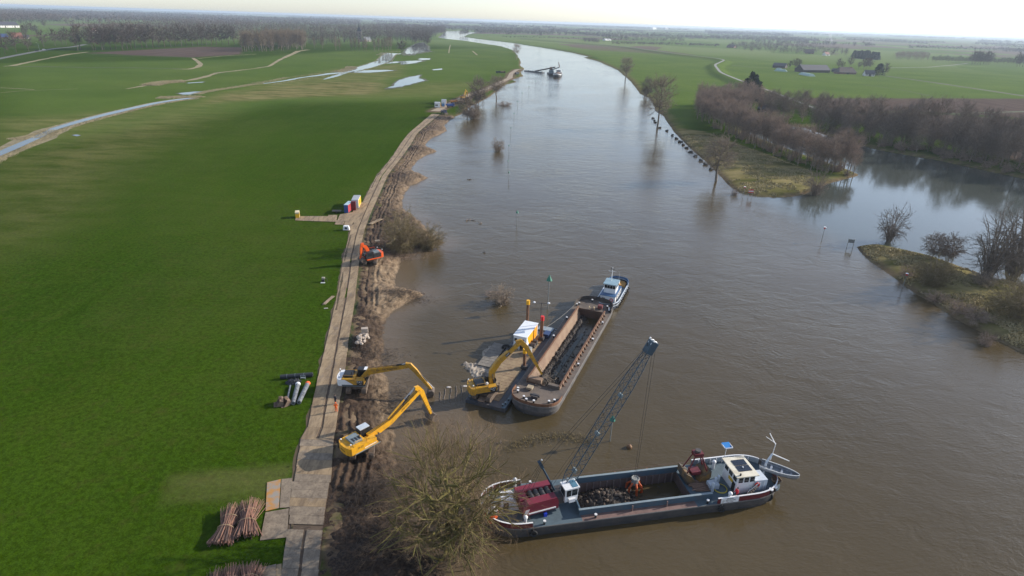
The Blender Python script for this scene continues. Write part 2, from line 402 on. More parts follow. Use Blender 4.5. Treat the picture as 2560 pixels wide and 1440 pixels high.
# ------------------------------------------------------------------ water
def build_water():
    NR, NC = 240, 260
    rr = np.exp(np.linspace(math.log(62), math.log(28000), NR))
    an = np.radians(np.linspace(-60, 60, NC))
    x = (rr[:, None] * np.tan(an)[None, :]).ravel(); y = (rr[:, None] - 60 + 0 * an[None, :]).ravel()
    z = np.where(y > 5000, 0, 0.0)
    calm = sstep(-10, 10, sdf(x, y, INLETP))
    d = -shore_d(x, y)
    near = sstep(9, 0.5, d) * (x < 20) * (y < 300)
    near = np.maximum(near, sstep(-3, 4, sdf(x, y, A([(960, 950), (1100, 985), (1180, 1015), (1275, 1075), (1220, 1115), (1000, 1110)], 0))))
    m = NT('river_water')
    a = m.attr('w'); sp = m.n('SeparateColor'); m.l(a.outputs['Color'], sp.inputs[0])
    c = m.mix(m.ramp(m.noise(0.02, 4, 0.6), 0.35, 0.65), (0.068, 0.049, 0.022), (0.084, 0.062, 0.031))
    c = m.mix(sp.outputs[0], c, (0.060, 0.068, 0.056))
    c = m.mix(m.math('MULTIPLY', sp.outputs[1], 0.55), c, (0.17, 0.125, 0.085))
    m.base(c); m.b.inputs['IOR'].default_value = 1.333
    m.rough(0.06)
    # ripples: small wavelets drawn out across the current, smaller ones and slow swirls
    n1 = m.noise(1.1, 3, 0.6, m.map((1, 2.2, 1), (0, 0, RAD(-18))))
    n2 = m.noise(0.16, 3, 0.55, m.map((1, 1.6, 1), (0, 0, RAD(15))), 0.6)
    n3 = m.noise(0.30, 2, 0.5, m.map((1, 1.3, 1), (0, 0, RAD(40))), 3.0)
    sw = m.math('MULTIPLY', n3, m.ramp(m.noise(0.03, 2, 0.5), 0.5, 0.68))
    h = m.math('ADD', m.math('ADD', m.math('MULTIPLY', n1, 0.35), m.math('MULTIPLY', n2, 1.0)), m.math('MULTIPLY', sw, 0.7))
    cal = m.math('SUBTRACT', 1.0, m.math('MULTIPLY', sp.outputs[0], 0.90))
    gust = m.math('MULTIPLY', cal, m.ramp(m.noise(0.025, 3, 0.6, None, 0.8), 0.1, 0.7))
    b = m.n('Bump'); b.inputs['Distance'].default_value = 0.22
    m.l(m.math('MULTIPLY', gust, 1.0), b.inputs['Strength']); m.l(h, b.inputs['Height']); m.l(b.outputs[0], m.b.inputs['Normal'])
    return npmesh('river_water', np.stack([x, y, z], 1), gridf(NR, NC), m.m, smooth=True, kind='structure',
                  attrs={'w': np.stack([calm, near, 0 * near], 1)})
build_water()
# ------------------------------------------------------------------ worked river bank (fine relief)
def dense(line, step):
    out = []
    for a, b in zip(line[:-1], line[1:]):
        n = max(1, int(np.hypot(*(b - a)) / step))
        for i in range(n): out.append(a + (b - a) * i / n)
    out.append(line[-1]); return np.array(out)
def land_z(x, y):
    x = np.atleast_1d(np.asarray(x, float)); y = np.atleast_1d(np.asarray(y, float))
    z, dn = relief(x, y, shore_d(x, y)); return z
RUTS = []
def bank_z(x, y):
    """height of the churned strip; works on arrays"""
    d = shore_d(x, y); z, dn = relief(x, y, d)
    t = x - strip_bounds(y)
    k = sstep(-0.3, 1.2, t)
    up = sstep(-1.0, 1.5, dn)
    bump = (fbm(x / 2.2, y / 2.2, 21) - 0.47) * 0.80 + (fbm(x / 0.8, y / 0.8, 31, 3) - 0.45) * 0.65
    gul = (fbm(x / 4.0 + 3, y / 0.9, 41, 3) - 0.45) * 0.75 * sstep(6.5, 2.0, d)
    wob = (fbm(x / 9, y / 9, 51) - 0.47) * 3.2
    rut = np.zeros_like(x)
    for tc, y0, y1 in ((1.5, 60, 84), (2.9, 62, 82), (4.9, 58, 80), (2.4, 118, 142), (4.9, 118, 150), (2.0, 150, 400), (4.2, 160, 400)):
        q = np.abs(t + wob * 0.6 - tc)
        rut = rut + (-0.15 * sstep(0.5, 0.1, q) + 0.13 * sstep(0.35, 0.12, np.abs(q - 0.62))) * (0.1 + 1.6 * fbm(x / 2.5, y / 5.0, 83, 2)) * sstep(y0, y0 + 3, y) * sstep(y1, y1 - 4, y)
    ht = np.zeros_like(x)
    for (hx, hy, hz), r, a in ((at(955, 1235, 1.4), 5.0, 1.0), (at(1000, 745, 1), 5.5, 0.7), (at(1035, 742, 1), 3.0, 0.6), (at(905, 850, 1.4), 3.2, 0.7), (at(905, 770, 1.4), 3.0, 0.5), (at(1000, 470, 1), 5, 0.8), (at(1050, 372, 1), 6, 0.9), (at(1080, 330, 1), 7, 0.9), (at(1040, 448, 1), 5, 0.7)):
        q = np.hypot(x - hx, y - hy) / r
        ht = ht + a * np.exp(-q * q * 1.6)
    z = z + k * up * (bump + gul + rut + ht)
    z = z + 0.02
    return np.where(t < 0.6, np.minimum(z, 1.36), z), d, t
def build_bank():
    ys = np.exp(np.linspace(math.log(30), math.log(412), 820)); NC = 120
    sh = dense(_LS, 0.5)
    xl = strip_bounds(ys)
    xr = np.array([max(sh[np.abs(sh[:, 1] - max(y, sh[:, 1].min())) < 3.0 + y * 0.01][:, 0].max(), a + 4) for y, a in zip(ys, xl)]) + 4.5
    xr = np.maximum(xr, np.convolve(np.pad(xr, 8, 'edge'), np.ones(17) / 17, 'valid'))
    u = np.linspace(0, 1, NC)
    x = (xl[:, None] - 0.4 + (xr - xl + 0.4)[:, None] * u[None, :]).ravel(); y = np.repeat(ys, NC)
    z, d, t = bank_z(x, y)
    sand = 0.7 * sstep(4.0, 0.8, d) * sstep(62, 80, y) * (1 - 0.75 * sstep(118, 112, np.abs(y - 0) * 0 + y) * sstep(92, 106, y))
    sand = np.maximum(sand, sstep(11, 3, d) * sstep(165, 215, y) * 0.5)
    sand = np.maximum(sand, sstep(9, 5, d) * sstep(1.5, 5, t) * sstep(112, 122, y) * sstep(160, 146, y))
    litter = sstep(66, 58, y)
    green = sstep(1.2, 0.2, t) * (fbm(x / 4, y / 6, 77) > 0.45) * sstep(90, 110, y)
    m = NT('churned_soil')
    a = m.attr('b'); sp = m.n('SeparateColor'); m.l(a.outputs['Color'], sp.inputs[0])
    n1 = m.noise(0.55, 6, 0.7); n2 = m.noise(3.5, 5, 0.7); n3 = m.noise(0.9, 5, 0.7, m.map((1, 0.25, 1), (0, 0, RAD(20))))
    c = m.mix(m.ramp(n1, 0.36, 0.64), (0.026, 0.015, 0.009), (0.078, 0.047, 0.028))
    c = m.mix(m.math('MULTIPLY', m.ramp(n3, 0.45, 0.7), 0.6), c, (0.115, 0.074, 0.045))
    sc_ = m.mix(m.ramp(n1, 0.35, 0.7), (0.18, 0.12, 0.07), (0.31, 0.225, 0.14))
    c = m.mix(m.math('MULTIPLY', sp.outputs[0], m.ramp(n3, 0.26, 0.50)), c, sc_)
    lt = m.mix(m.ramp(n2, 0.4, 0.66), (0.028, 0.020, 0.015), (0.10, 0.065, 0.042))
    c = m.mix(m.math('MULTIPLY', sp.outputs[1], m.ramp(m.noise(0.16, 4, 0.6), 0.3, 0.6)), c, lt)
    c = m.mix(m.math('MULTIPLY', sp.outputs[2], 0.8), c, (0.05, 0.075, 0.012))
    c = m.mix(0.7, c, m.mix(m.ramp(n2, 0.25, 0.75), (0.42, 0.42, 0.42), (1.3, 1.3, 1.3)), 'MULTIPLY')
    # wet rim at the water
    sx = m.n('SeparateXYZ'); m.l(m.pos, sx.inputs[0])
    wet = m.ramp(sx.outputs[2], 0.22, 0.02)
    c = m.mix(m.math('MULTIPLY', wet, 0.55), c, (0.08, 0.058, 0.038))
    m.base(c); m.rough(0.85); m.b.inputs['Specular IOR Level'].default_value = 0.25
    m.bump(n2, 0.9, 0.16)
    return npmesh('river_bank', np.stack([x, y, z], 1), gridf(len(ys), NC), m.m, smooth=True, kind='structure',
                  attrs={'b': np.stack([sand, litter, green], 1)})
build_bank()
def gz(px, py, worked=None):
    """site point at a surveyed position, resting on the land there"""
    p = at(px, py, 1.4)
    for _ in range(3):
        x = np.array([p[0]]); y = np.array([p[1]])
        t = x - strip_bounds(y)
        if worked is None: w_ = (t[0] > 0.8) and p[1] < 410 and t[0] < 40
        else: w_ = worked
        z = bank_z(x, y)[0][0] if w_ else land_z(x, y)[0]
        p = at(px, py, max(float(z), 0.0))
    return p

# ------------------------------------------------------------------ mat road
MAT_TAN = None
def mat_material():
    m = NT('road_mat'); oc = m.pos
    n1 = m.noise(0.45, 6, 0.7); n2 = m.noise(2.6, 5, 0.7); n3 = m.noise(0.8, 6, 0.75, m.map((1.0, 0.22, 1)))
    oi = m.n('ObjectInfo').outputs['Random']
    c = m.mix(oi, (0.30, 0.215, 0.125), (0.36, 0.265, 0.16))
    c = m.mix(m.math('MULTIPLY', m.ramp(n3, 0.42, 0.62), 0.85), c, (0.15, 0.105, 0.066))
    c = m.mix(m.math('MULTIPLY', m.ramp(n1, 0.55, 0.72), 0.7), c, (0.20, 0.165, 0.135))
    c = m.mix(m.math('MULTIPLY', m.ramp(n2, 0.56, 0.75), 0.6), c, (0.09, 0.062, 0.042))
    m.base(c); m.rough(0.75); m.b.inputs['Specular IOR Level'].default_value = 0.3
    m.bump(n2, 0.35, 0.05)
    return m.m
MAT = {}
MAT['mat'] = mat_material()
t_ = NT('mat_steel'); n1 = t_.noise(0.7, 6, 0.7); n2 = t_.noise(3, 5, 0.7)
c_ = t_.mix(t_.ramp(n1, 0.38, 0.66), (0.17, 0.130, 0.090), (0.30, 0.235, 0.160)); c_ = t_.mix(t_.math('MULTIPLY', t_.ramp(n2, 0.50, 0.70), 0.7), c_, (0.085, 0.058, 0.038))
n3 = t_.noise(1.3, 6, 0.75, t_.map((1.0, 0.15, 1), (0, 0, RAD(12)))); c_ = t_.mix(t_.math('MULTIPLY', t_.ramp(n3, 0.50, 0.68), 0.6), c_, (0.11, 0.08, 0.055))
t_.base(c_); t_.rough(0.6); MAT['steelmat'] = t_.m
t_ = NT('mat_rust'); n1 = t_.noise(0.9, 6, 0.7)
t_.base(t_.mix(t_.ramp(n1, 0.4, 0.6), (0.27, 0.24, 0.20), (0.42, 0.20, 0.045))); t_.rough(0.7); MAT['rustmat'] = t_.m
SITE_ROAD = None
def road_pts():
    ys = np.concatenate([np.arange(44, 60, 2.0), np.arange(60, 416, 2.5)])
    L = np.stack([np.interp(ys, RL[:, 1], RL[:, 0]), ys], 1); R_ = np.stack([np.interp(ys, RR[:, 1], RR[:, 0]), ys], 1)
    return ys, L, R_
def build_road():
    ys, L, R_ = road_pts()
    # mud bed under and between the mats
    n = len(ys); v = []; f = []
    for i in range(n):
        for k in (0, 0.25, 0.5, 0.75, 1):
            p = L[i] * (1 - k) + R_[i] * k; v.append((p[0], p[1], 0))
    v = np.array(v); v[:, 2] = land_z(v[:, 0], v[:, 1]) * 0 + 1.40
    bm_ = flat('road_mud', (0.115, 0.078, 0.05), 0.9, 0, 0.5, (0.05, 0.033, 0.022), 0.6, 0.05)
    bed = npmesh('site_road', v, gridf(n, 5), bm_, kind='structure')
    rnd = random.Random(3)
    def plate(q, z0, th, mat, name='road_mat', parent=bed):
        a = MB(); vs = [(x, y, z0 + e) for e in (0, th) for x, y in q]
        a.add(vs, [(3, 2, 1, 0), (4, 5, 6, 7), (0, 1, 5, 4), (1, 2, 6, 5), (2, 3, 7, 6), (3, 0, 4, 7)])
        return a.build(name, mat, parent)
    def edge(y):
        return np.array([np.interp(y, RL[:, 1], RL[:, 0]), y]), np.array([np.interp(y, RR[:, 1], RR[:, 0]), y])
    Y1, Y2 = at(790, 1096, 1.4)[1], at(770, 1190, 1.4)[1]      # crosswise plates between these
    Y0 = at(760, 1345, 1.4)[1]; YJ = at(760, 1312, 1.4)[1]
    # lengthwise mats in two strips
    y = 44.0; zj = 0
    while y < 410:
        ln = 2.9 if y < 150 else (5.0 if y < 260 else 9.0)
        if YJ < y + ln * 0.5 < Y1: y = max(y + 0.1, min(Y1, y + ln)) if y < Y1 else y + ln; continue
        yb = min(y + ln, 412)
        a, b = edge(y); c, d = edge(yb)
        g = 0.012
        for k0, k1 in ((0.0, 0.455), (0.545, 1.0)):
            j0 = rnd.uniform(-.012, .012); j1 = rnd.uniform(-.012, .012)
            q = [a + (b - a) * (k0 + j0), a + (b - a) * (k1 + j0), c + (d - c) * (k1 + j1), c + (d - c) * (k0 + j1)]
            q = [(p[0], p[1] + (g if i < 2 else -g)) for i, p in enumerate(q)]
            plate(q, 1.42 + rnd.uniform(0, 0.008), 0.06, MAT['steelmat'] if y < 60 else MAT['mat'])
        y = yb
    # plates laid across
    yy = YJ + 0.0
    while yy < Y1 - 0.2:
        a, b = edge(yy); c, d = edge(min(yy + 1.45, Y1))
        e = rnd.uniform(-.25, .25)
        q = [(a[0] + e, a[1] + .01), (b[0] + e * .5, b[1] + .01), (d[0] + e * .5, d[1] + .035), (c[0] + e, c[1] + .035)]
        plate(q, 1.43 + rnd.uniform(0, .012), 0.06, MAT['steelmat'] if rnd.random() < 0.6 else MAT['mat'])
        yy += 1.5
    # turning area plates left of the road
    for pts, mt in (([(668, 1206), (702, 1198), (697, 1270), (664, 1278)], 'rustmat'), ([(704, 1198), (731, 1195), (724, 1268), (699, 1270)], 'steelmat'),
                    ([(664, 1281), (722, 1271), (718, 1343), (650, 1351)], 'steelmat'),
                    ([(645, 1421), (690, 1410), (690, 1480), (644, 1492)], 'steelmat'), ([(691, 1412), (704, 1409), (702, 1480), (690, 1482)], 'mat'),
                    ([(645, 1494), (702, 1482), (700, 1560), (640, 1570)], 'steelmat')):
        q = [tuple(at(x, yq, 1.46)[:2]) for x, yq in reversed(pts)]
        plate(q, 1.425, 0.06, MAT[mt])
    # side track to the containers
    for i in range(9):
        x0 = 738 + i * 11.5; x1 = x0 + 11.0
        q = [tuple(at(a, b, 1.46)[:2]) for a, b in ((x0, 551 + i * 0.4), (x1, 551.5 + i * 0.4), (x1 + 2.5, 540.5 - (i > 6) * 3), (x0 + 2.5, 540.5 - (i > 6) * 3))]
        plate(q, 1.425 + rnd.uniform(0, .02), 0.06, MAT['mat'])
    for pts in ([(836, 561), (858, 562), (862, 552), (842, 551)], [(843, 552), (872, 553), (884, 530), (850, 536)], [(858, 576), (878, 577), (884, 562), (862, 562)], [(872, 553), (893, 560), (908, 515), (886, 520)],
                [(884, 530), (900, 530), (912, 502), (895, 512)], [(860, 562), (880, 562), (884, 553), (863, 553)]):
        q = [tuple(at(a, b, 1.46)[:2]) for a, b in pts]
        plate(q, 1.43 + rnd.uniform(0, .03), 0.06, MAT['mat'])
    return bed
SITE_ROAD = build_road()

MUDS = flat('mud_smear', (.10, .066, .038), .95, 0, .5, (.05, .05, .015), .8)
# ------------------------------------------------------------------ creeks, ponds, ditches, tracks on the flood plain
def ribbon(name, pts, width, mat, zoff=0.05, zz=1.4, world=False, kind='structure', wob=0.0, step=None):
    line = np.array(pts, float) if world else A(pts, zz)
    L = np.hypot(*(line[-1] - line[0])); line = dense(line, step or max(2.0, L / 120))
    n = len(line)
    for _ in range(3):
        line[1:-1] = (line[:-2] + 2 * line[1:-1] + line[2:]) / 4
    tn = np.gradient(line, axis=0); tn /= np.linalg.norm(tn, axis=1)[:, None] + 1e-9
    nr = np.stack([-tn[:, 1], tn[:, 0]], 1)
    wd = (np.interp(np.linspace(0, 1, n), np.linspace(0, 1, len(width)), width) if isinstance(width, (list, tuple)) else np.full(n, width))[:, None]
    if wob: wd = wd * (1 + wob * (fbm(line[:, 0] / (5 * wd[:, 0]), line[:, 1] / (5 * wd[:, 0]), 61) - 0.47)[:, None] * 2)
    ks = (-0.5, -0.17, 0.17, 0.5)
    xy = np.stack([line + nr * wd * k for k in ks], 1).reshape(-1, 2)
    z = np.maximum(land_z(xy[:, 0], xy[:, 1]), 0.02) + zoff
    z = z.reshape(-1, 4); z[:] = z.max(1, keepdims=True)
    return npmesh(name, np.column_stack([xy, z.ravel()]), gridf(n, 4), mat, smooth=True, kind=kind)
WETG = flat('wet_grass', (.055, .062, .020), .8, 0, .5, (.095, .080, .038), .12)
def sheet(name, pts, mat, zoff=0.05, zz=1.4):
    p = A(pts, zz); p = dense(np.vstack([p, p[:1]]), max(1.0, np.ptp(p[:, 0]) / 25))[:-1]
    c = p.mean(0); r = np.hypot(*(p - c).T)
    p = p + (p - c) / r[:, None] * ((fbm(p[:, 0] / 6, p[:, 1] / 6, 71) - .47) * r * 0.35)[:, None]
    z = float(land_z(p[:, 0], p[:, 1]).max()) + zoff
    q = c + (p - c) * (1.10 + .22 * fbm(p[:, 0] / 9, p[:, 1] / 9, 13))[:, None]
    MB().add([(x, y, z - .02) for x, y in q], [tuple(range(len(q)))]).build('wet_margin', WETG, kind='structure')
    return MB().add([(x, y, z) for x, y in p], [tuple(range(len(p)))]).build(name, mat, kind='structure')
def zq(pts, ox, oy, k): return [(ox + x / k, oy + y / k) for x, y in pts]
def pond_water():
    m = NT('flood_water'); m.base((0.05, 0.055, 0.045)); m.rough(0.05); m.b.inputs['IOR'].default_value = 1.333
    m.bump(m.noise(1.2, 3, 0.6), 0.15, 0.04); return m.m
WPOND = pond_water()
for pts in ([(1475, 680), (1460, 705), (1520, 725), (1380, 765), (1280, 785), (1160, 792), (1240, 775), (1250, 750), (1290, 720), (1400, 690)],
            [(1490, 545), (1505, 550), (1420, 570), (1320, 580), (1300, 575), (1310, 565), (1150, 575), (1220, 556)], [(1480, 525), (1570, 525), (1560, 537), (1500, 540), (1450, 535)],
            [(1590, 625), (1670, 617), (1675, 628), (1600, 633)], [(880, 645), (960, 633), (1160, 631), (1250, 636), (1100, 650), (1000, 655), (890, 653)]):
    sheet('flood_pool', zq(pts, 640, 0, 3.6), WPOND)
for pts in ([(1600, 840), (1750, 825), (1830, 825), (1750, 850), (1640, 852)], [(650, 1218), (690, 1212), (730, 1220), (690, 1228)], [(1690, 745), (1840, 735), (1820, 742), (1700, 750)]):
    sheet('flood_pool', zq(pts, 0, 0, 3.6), WPOND)
sheet('backwater', zq([(1340, 485), (1360, 440), (1440, 395), (1500, 385), (1545, 415), (1550, 455), (1580, 460), (1480, 470), (1400, 488)], 640, 0, 3.6), WPOND)
CREEK1 = zq([(1225, 480), (1190, 500), (1150, 550), (1080, 575), (1000, 600), (900, 625), (790, 655), (700, 660), (560, 680), (400, 700), (260, 728), (60, 755)], 640, 0, 3.6)
ribbon('creek', CREEK1, [32, 26, 22, 16, 17, 14, 9, 5, 3], WPOND, 0.09, wob=0.6)
ribbon('creek', zq([(790, 660), (700, 690), (610, 715)], 640, 0, 3.6), [8, 7, 2], WPOND, 0.06, wob=.5)
CREEK2 = zq([(-300, 1530), (0, 1388), (330, 1245), (490, 1165), (700, 1103), (880, 1053), (1100, 1000), (1400, 932), (1560, 906), (1740, 885)], 0, 0, 3.6)
ribbon('creek_margin', CREEK2, [10, 12, 14, 12, 11, 11, 12, 13], flat('creek_margin', (.25, .20, .11), .95, 0, .5, (.10, .095, .035), .25), 0.05, wob=0.8)
ribbon('creek', CREEK2, [4.2, 4.4, 4.6, 4.8, 5, 5, 5.5, 5.5], WPOND, 0.30, wob=0.35)
straw = flat('straw_track', (0.30, 0.23, 0.12), 0.95, 0, 0.5, (0.12, 0.12, 0.05), 0.05)
darkd = flat('ditch_soil', (0.045, 0.042, 0.024), 0.95, 0, 0.5, (0.10, 0.085, 0.05), 0.08)
asph = flat('asphalt', (0.13, 0.125, 0.12), 0.85, 0, 0.2, None, 0.05)
for pts, wd in (([(80, 597), (400, 600), (750, 608), (1200, 610), (1640, 622)], 3.2), ([(820, 492), (1200, 500), (1740, 516)], 2.5)):
    ribbon('ditch', zq(pts, 0, 0, 3.6), wd, darkd, 0.08, wob=.8)
for pts, wd in (([(1735, 522), (1770, 545), (1808, 578), (1780, 605), (1700, 624), (1560, 620)], 5), ([(30, 597), (110, 592), (360, 540), (610, 490), (790, 468)], 5), ([(1780, 527), (2000, 505), (2304, 487)], 3),
                ([(1140, 800), (1300, 772), (1500, 745), (1720, 720), (1850, 690), (1960, 655), (2304, 617)], [3, 5, 6, 5, 3]), ([(0, 790), (160, 798), (310, 808)], 1.6), ([(0, 835), (200, 818), (700, 800)], .9)):
    ribbon('farm_track', zq(pts, 0, 0, 3.6), wd, straw, 0.07, wob=.6)
ribbon('farm_track', zq([(0, 615), (120, 597), (200, 545), (340, 480), (380, 461), (470, 448)], 640, 0, 3.6), [4, 5, 7, 7], straw, 0.07, wob=.5)
ribbon('farm_track', zq([(1750, 405), (1740, 440), (1735, 478)], 640, 0, 3.6), 2, straw, 0.07)
ribbon('farm_track', zq([(1950, 460), (1990, 495)], 640, 0, 3.6), 3, straw, 0.07)
ribbon('country_road', zq([(-200, 570), (0, 527), (290, 470), (500, 437), (650, 423), (770, 400)], 0, 0, 3.6), 8, asph, 0.12)
ribbon('haul_track', DITCH_FAR, 6.0, flat('haul_dirt', (0.36, 0.28, 0.19), .9, 0, .4, (.16, .11, .07), .3), 0.10, world=True, wob=.3)
ribbon('dike_road', DIKE, 3.6, flat('dike_paving', (0.24, 0.23, 0.21), .9, 0, .2, None, .1), 0.10, world=True)
for pts, wd in (([(1645, 224.5), (1740, 228), (1850, 232)], 1.1), ([(2215, 190), (2330, 206), (2440, 222), (2600, 246)], 5.5), ([(2160, 212), (2250, 224), (2330, 241)], 1.6), ([(1830, 163), (1910, 171)], 3)):
    ribbon('ditch', pts, wd, darkd, 0.10, wob=.5)
ribbon('farm_track', [(2208, 170), (2320, 168), (2380, 163), (2420, 158)], 4, flat('gravel_track', (.28, .26, .22), .9, 0, .3, None, .1), 0.10)
ribbon('farm_track', [(2340, 287), (2450, 282), (2600, 278)], 3.0, flat('grass_strip', (.06, .10, .02), .9, 0, .3, None, .1), 0.10, wob=.4)

# reeds standing along the creeks
CSIDE = -1
def reeds():
    rs = np.random.RandomState(11); V = []; 
    lines = [(CREEK2, -9, 3.5, 6500, .5), (CREEK2, 8.5, 2.0, 3000, .3), (CREEK1, 22, 4, 4000, .7), (zq([(1350, 770), (1450, 748), (1560, 738), (1650, 735)], 0, 0, 3.6), 0, 14, 6000, 1.5),
             (zq([(1430, 880), (1560, 880), (1700, 870), (1780, 880)], 0, 0, 3.6), 0, 12, 3500, .8), (zq([(160, 1240), (240, 1250), (330, 1225), (480, 1175)], 0, 0, 3.6), 0, 9, 3500, .6),
             (zq([(1760, 850), (1900, 820), (2304, 757)], 0, 0, 3.6), 0, 7, 3000, .8), (zq([(0, 757), (120, 735), (270, 700)], 640, 0, 3.6), 0, 6, 500, 1.0), (zq([(720, 650), (780, 640), (850, 620), (860, 600)], 640, 0, 3.6), 0, 14, 2500, 1.2),
             (zq([(1100, 500), (1160, 475), (1280, 465)], 640, 0, 3.6), 0, 10, 600, 1.5)]
    for pts, off, wd, n, h in lines:
        ln = dense(A(pts, 1.4), 1.0)
        tn = np.gradient(ln, axis=0); tn /= np.linalg.norm(tn, axis=1)[:, None]; nr = np.stack([-tn[:, 1], tn[:, 0]], 1)
        i = rs.randint(0, len(ln), n); s = rs.choice([-1, 1], n) if off > 0 else np.ones(n) * (1 if off == 0 else CSIDE)
        p = ln[i] + nr[i] * (s * abs(off) * .5 + rs.uniform(-.5, .5, n) * wd * (0.6 if off > 0 else 1))[:, None] + rs.normal(0, .5, (n, 2))
        z = land_z(p[:, 0], p[:, 1])
        a = rs.uniform(0, 6.28, n); w_ = rs.uniform(.14, .34, n); hh = h * rs.uniform(.5, 1.2, n)
        dx = np.cos(a) * w_ / 2; dy = np.sin(a) * w_ / 2
        V.append(np.stack([np.stack([p[:, 0] - dx, p[:, 1] - dy, z], 1), np.stack([p[:, 0] + dx, p[:, 1] + dy, z], 1), np.stack([p[:, 0] + rs.normal(0, .25, n), p[:, 1] + rs.normal(0, .25, n), z + hh], 1)], 1))
    v = np.concatenate(V).reshape(-1, 3)
    npmesh('reed_bed', v, np.arange(len(v)).reshape(-1, 3), flat('reed', (.36, .30, .18), .9, 0, .4, (.20, .17, .09), .2), kind='stuff')
reeds()
# rough dry grass on the headland and the spit
def tufts(name, poly, n, h, mat, seed):
    r2 = np.random.RandomState(seed); P = A(poly, 1.0); lo = P.min(0); hi = P.max(0); q = lo + r2.rand(n * 3, 2) * (hi - lo); q = q[(sdf(q[:, 0], q[:, 1], P) > 0)]; q = q[shore_d(q[:, 0], q[:, 1]) > .8]
    q = q[fbm(q[:, 0] / 7, q[:, 1] / 7, seed) > .44][:n]; n = len(q); z = land_z(q[:, 0], q[:, 1]) - .03; a = r2.uniform(0, 6.28, n); w_ = r2.uniform(.10, .3, n); hh = h * r2.uniform(.4, 1.2, n)
    v = np.stack([np.stack([q[:, 0] - np.cos(a) * w_, q[:, 1] - np.sin(a) * w_, z], 1), np.stack([q[:, 0] + np.cos(a) * w_, q[:, 1] + np.sin(a) * w_, z], 1), np.stack([q[:, 0] + r2.normal(0, .25, n), q[:, 1] + r2.normal(0, .25, n), z + hh], 1)], 1).reshape(-1, 3)
    npmesh(name, v, np.arange(len(v)).reshape(-1, 3), mat, kind='stuff')
TF = flat('dry_tuft', (.42, .34, .18), .95, 0, .5, (.15, .13, .05), .3)
tufts('dry_grass', [(1700, 335), (1770, 335), (2030, 430), (2045, 490), (1850, 490), (1760, 405)], 12000, .55, TF, 5)
tufts('dry_grass', [(2135, 600), (2600, 700), (2800, 800), (2600, 900), (2300, 760)], 14000, .5, TF, 6)
# mud carried onto the grass and the mats along the road
for k, (ed, off, wd) in enumerate(((RL, -.15, .7), (RR, .0, .6), (RL, .5, .5))):
    pts = np.stack([np.interp(np.arange(46, 300, 1.0), ed[:, 1], ed[:, 0]) + off, np.arange(46, 300, 1.0)], 1)
    for j in range(0, len(pts) - 14, 9):
        if (j * 7 + k * 5) % 4 == 0: continue
        seg = pts[j:j + 9 + (j * 3) % 5]; ribbon('mud_smear', seg, [.1, wd * (.5 + .5 * ((j * 13) % 7) / 7), wd, .1], MUDS, .012 if k < 2 else .105, world=True, wob=1.2, step=.7)
# ------------------------------------------------------------------ bare trees
def bark(name, a, b, sc_=0.8):
    m = NT(name); oi = m.n('ObjectInfo').outputs['Random']
    c = m.mix(m.ramp(m.noise(sc_, 4, 0.6), 0.3, 0.7), a, b)
    c = m.mix(0.5, c, m.mix(oi, (0.72, 0.72, 0.72), (1.25, 1.22, 1.2)), 'MULTIPLY')
    m.base(c); m.rough(0.95); m.b.inputs['Specular IOR Level'].default_value = 0.1
    return m.m
BK = dict(grey=bark('bark_grey', (.14, .118, .095), (.22, .185, .15)), red=bark('twig_red', (.25, .185, .14), (.36, .27, .21)),
          brown=bark('twig_brown', (.24, .19, .14), (.34, .27, .20)), dark=bark('twig_dark', (.155, .125, .10), (.25, .20, .16)),
          olive=bark('twig_olive', (.16, .13, .068), (.25, .20, .105)), moss=bark('bark_moss', (.10, .09, .035), (.20, .175, .06)),
          wood=bark('wood_dark', (.075, .060, .050), (.125, .100, .084)), tan=bark('twig_tan', (.17, .13, .09), (.24, .18, .12)))
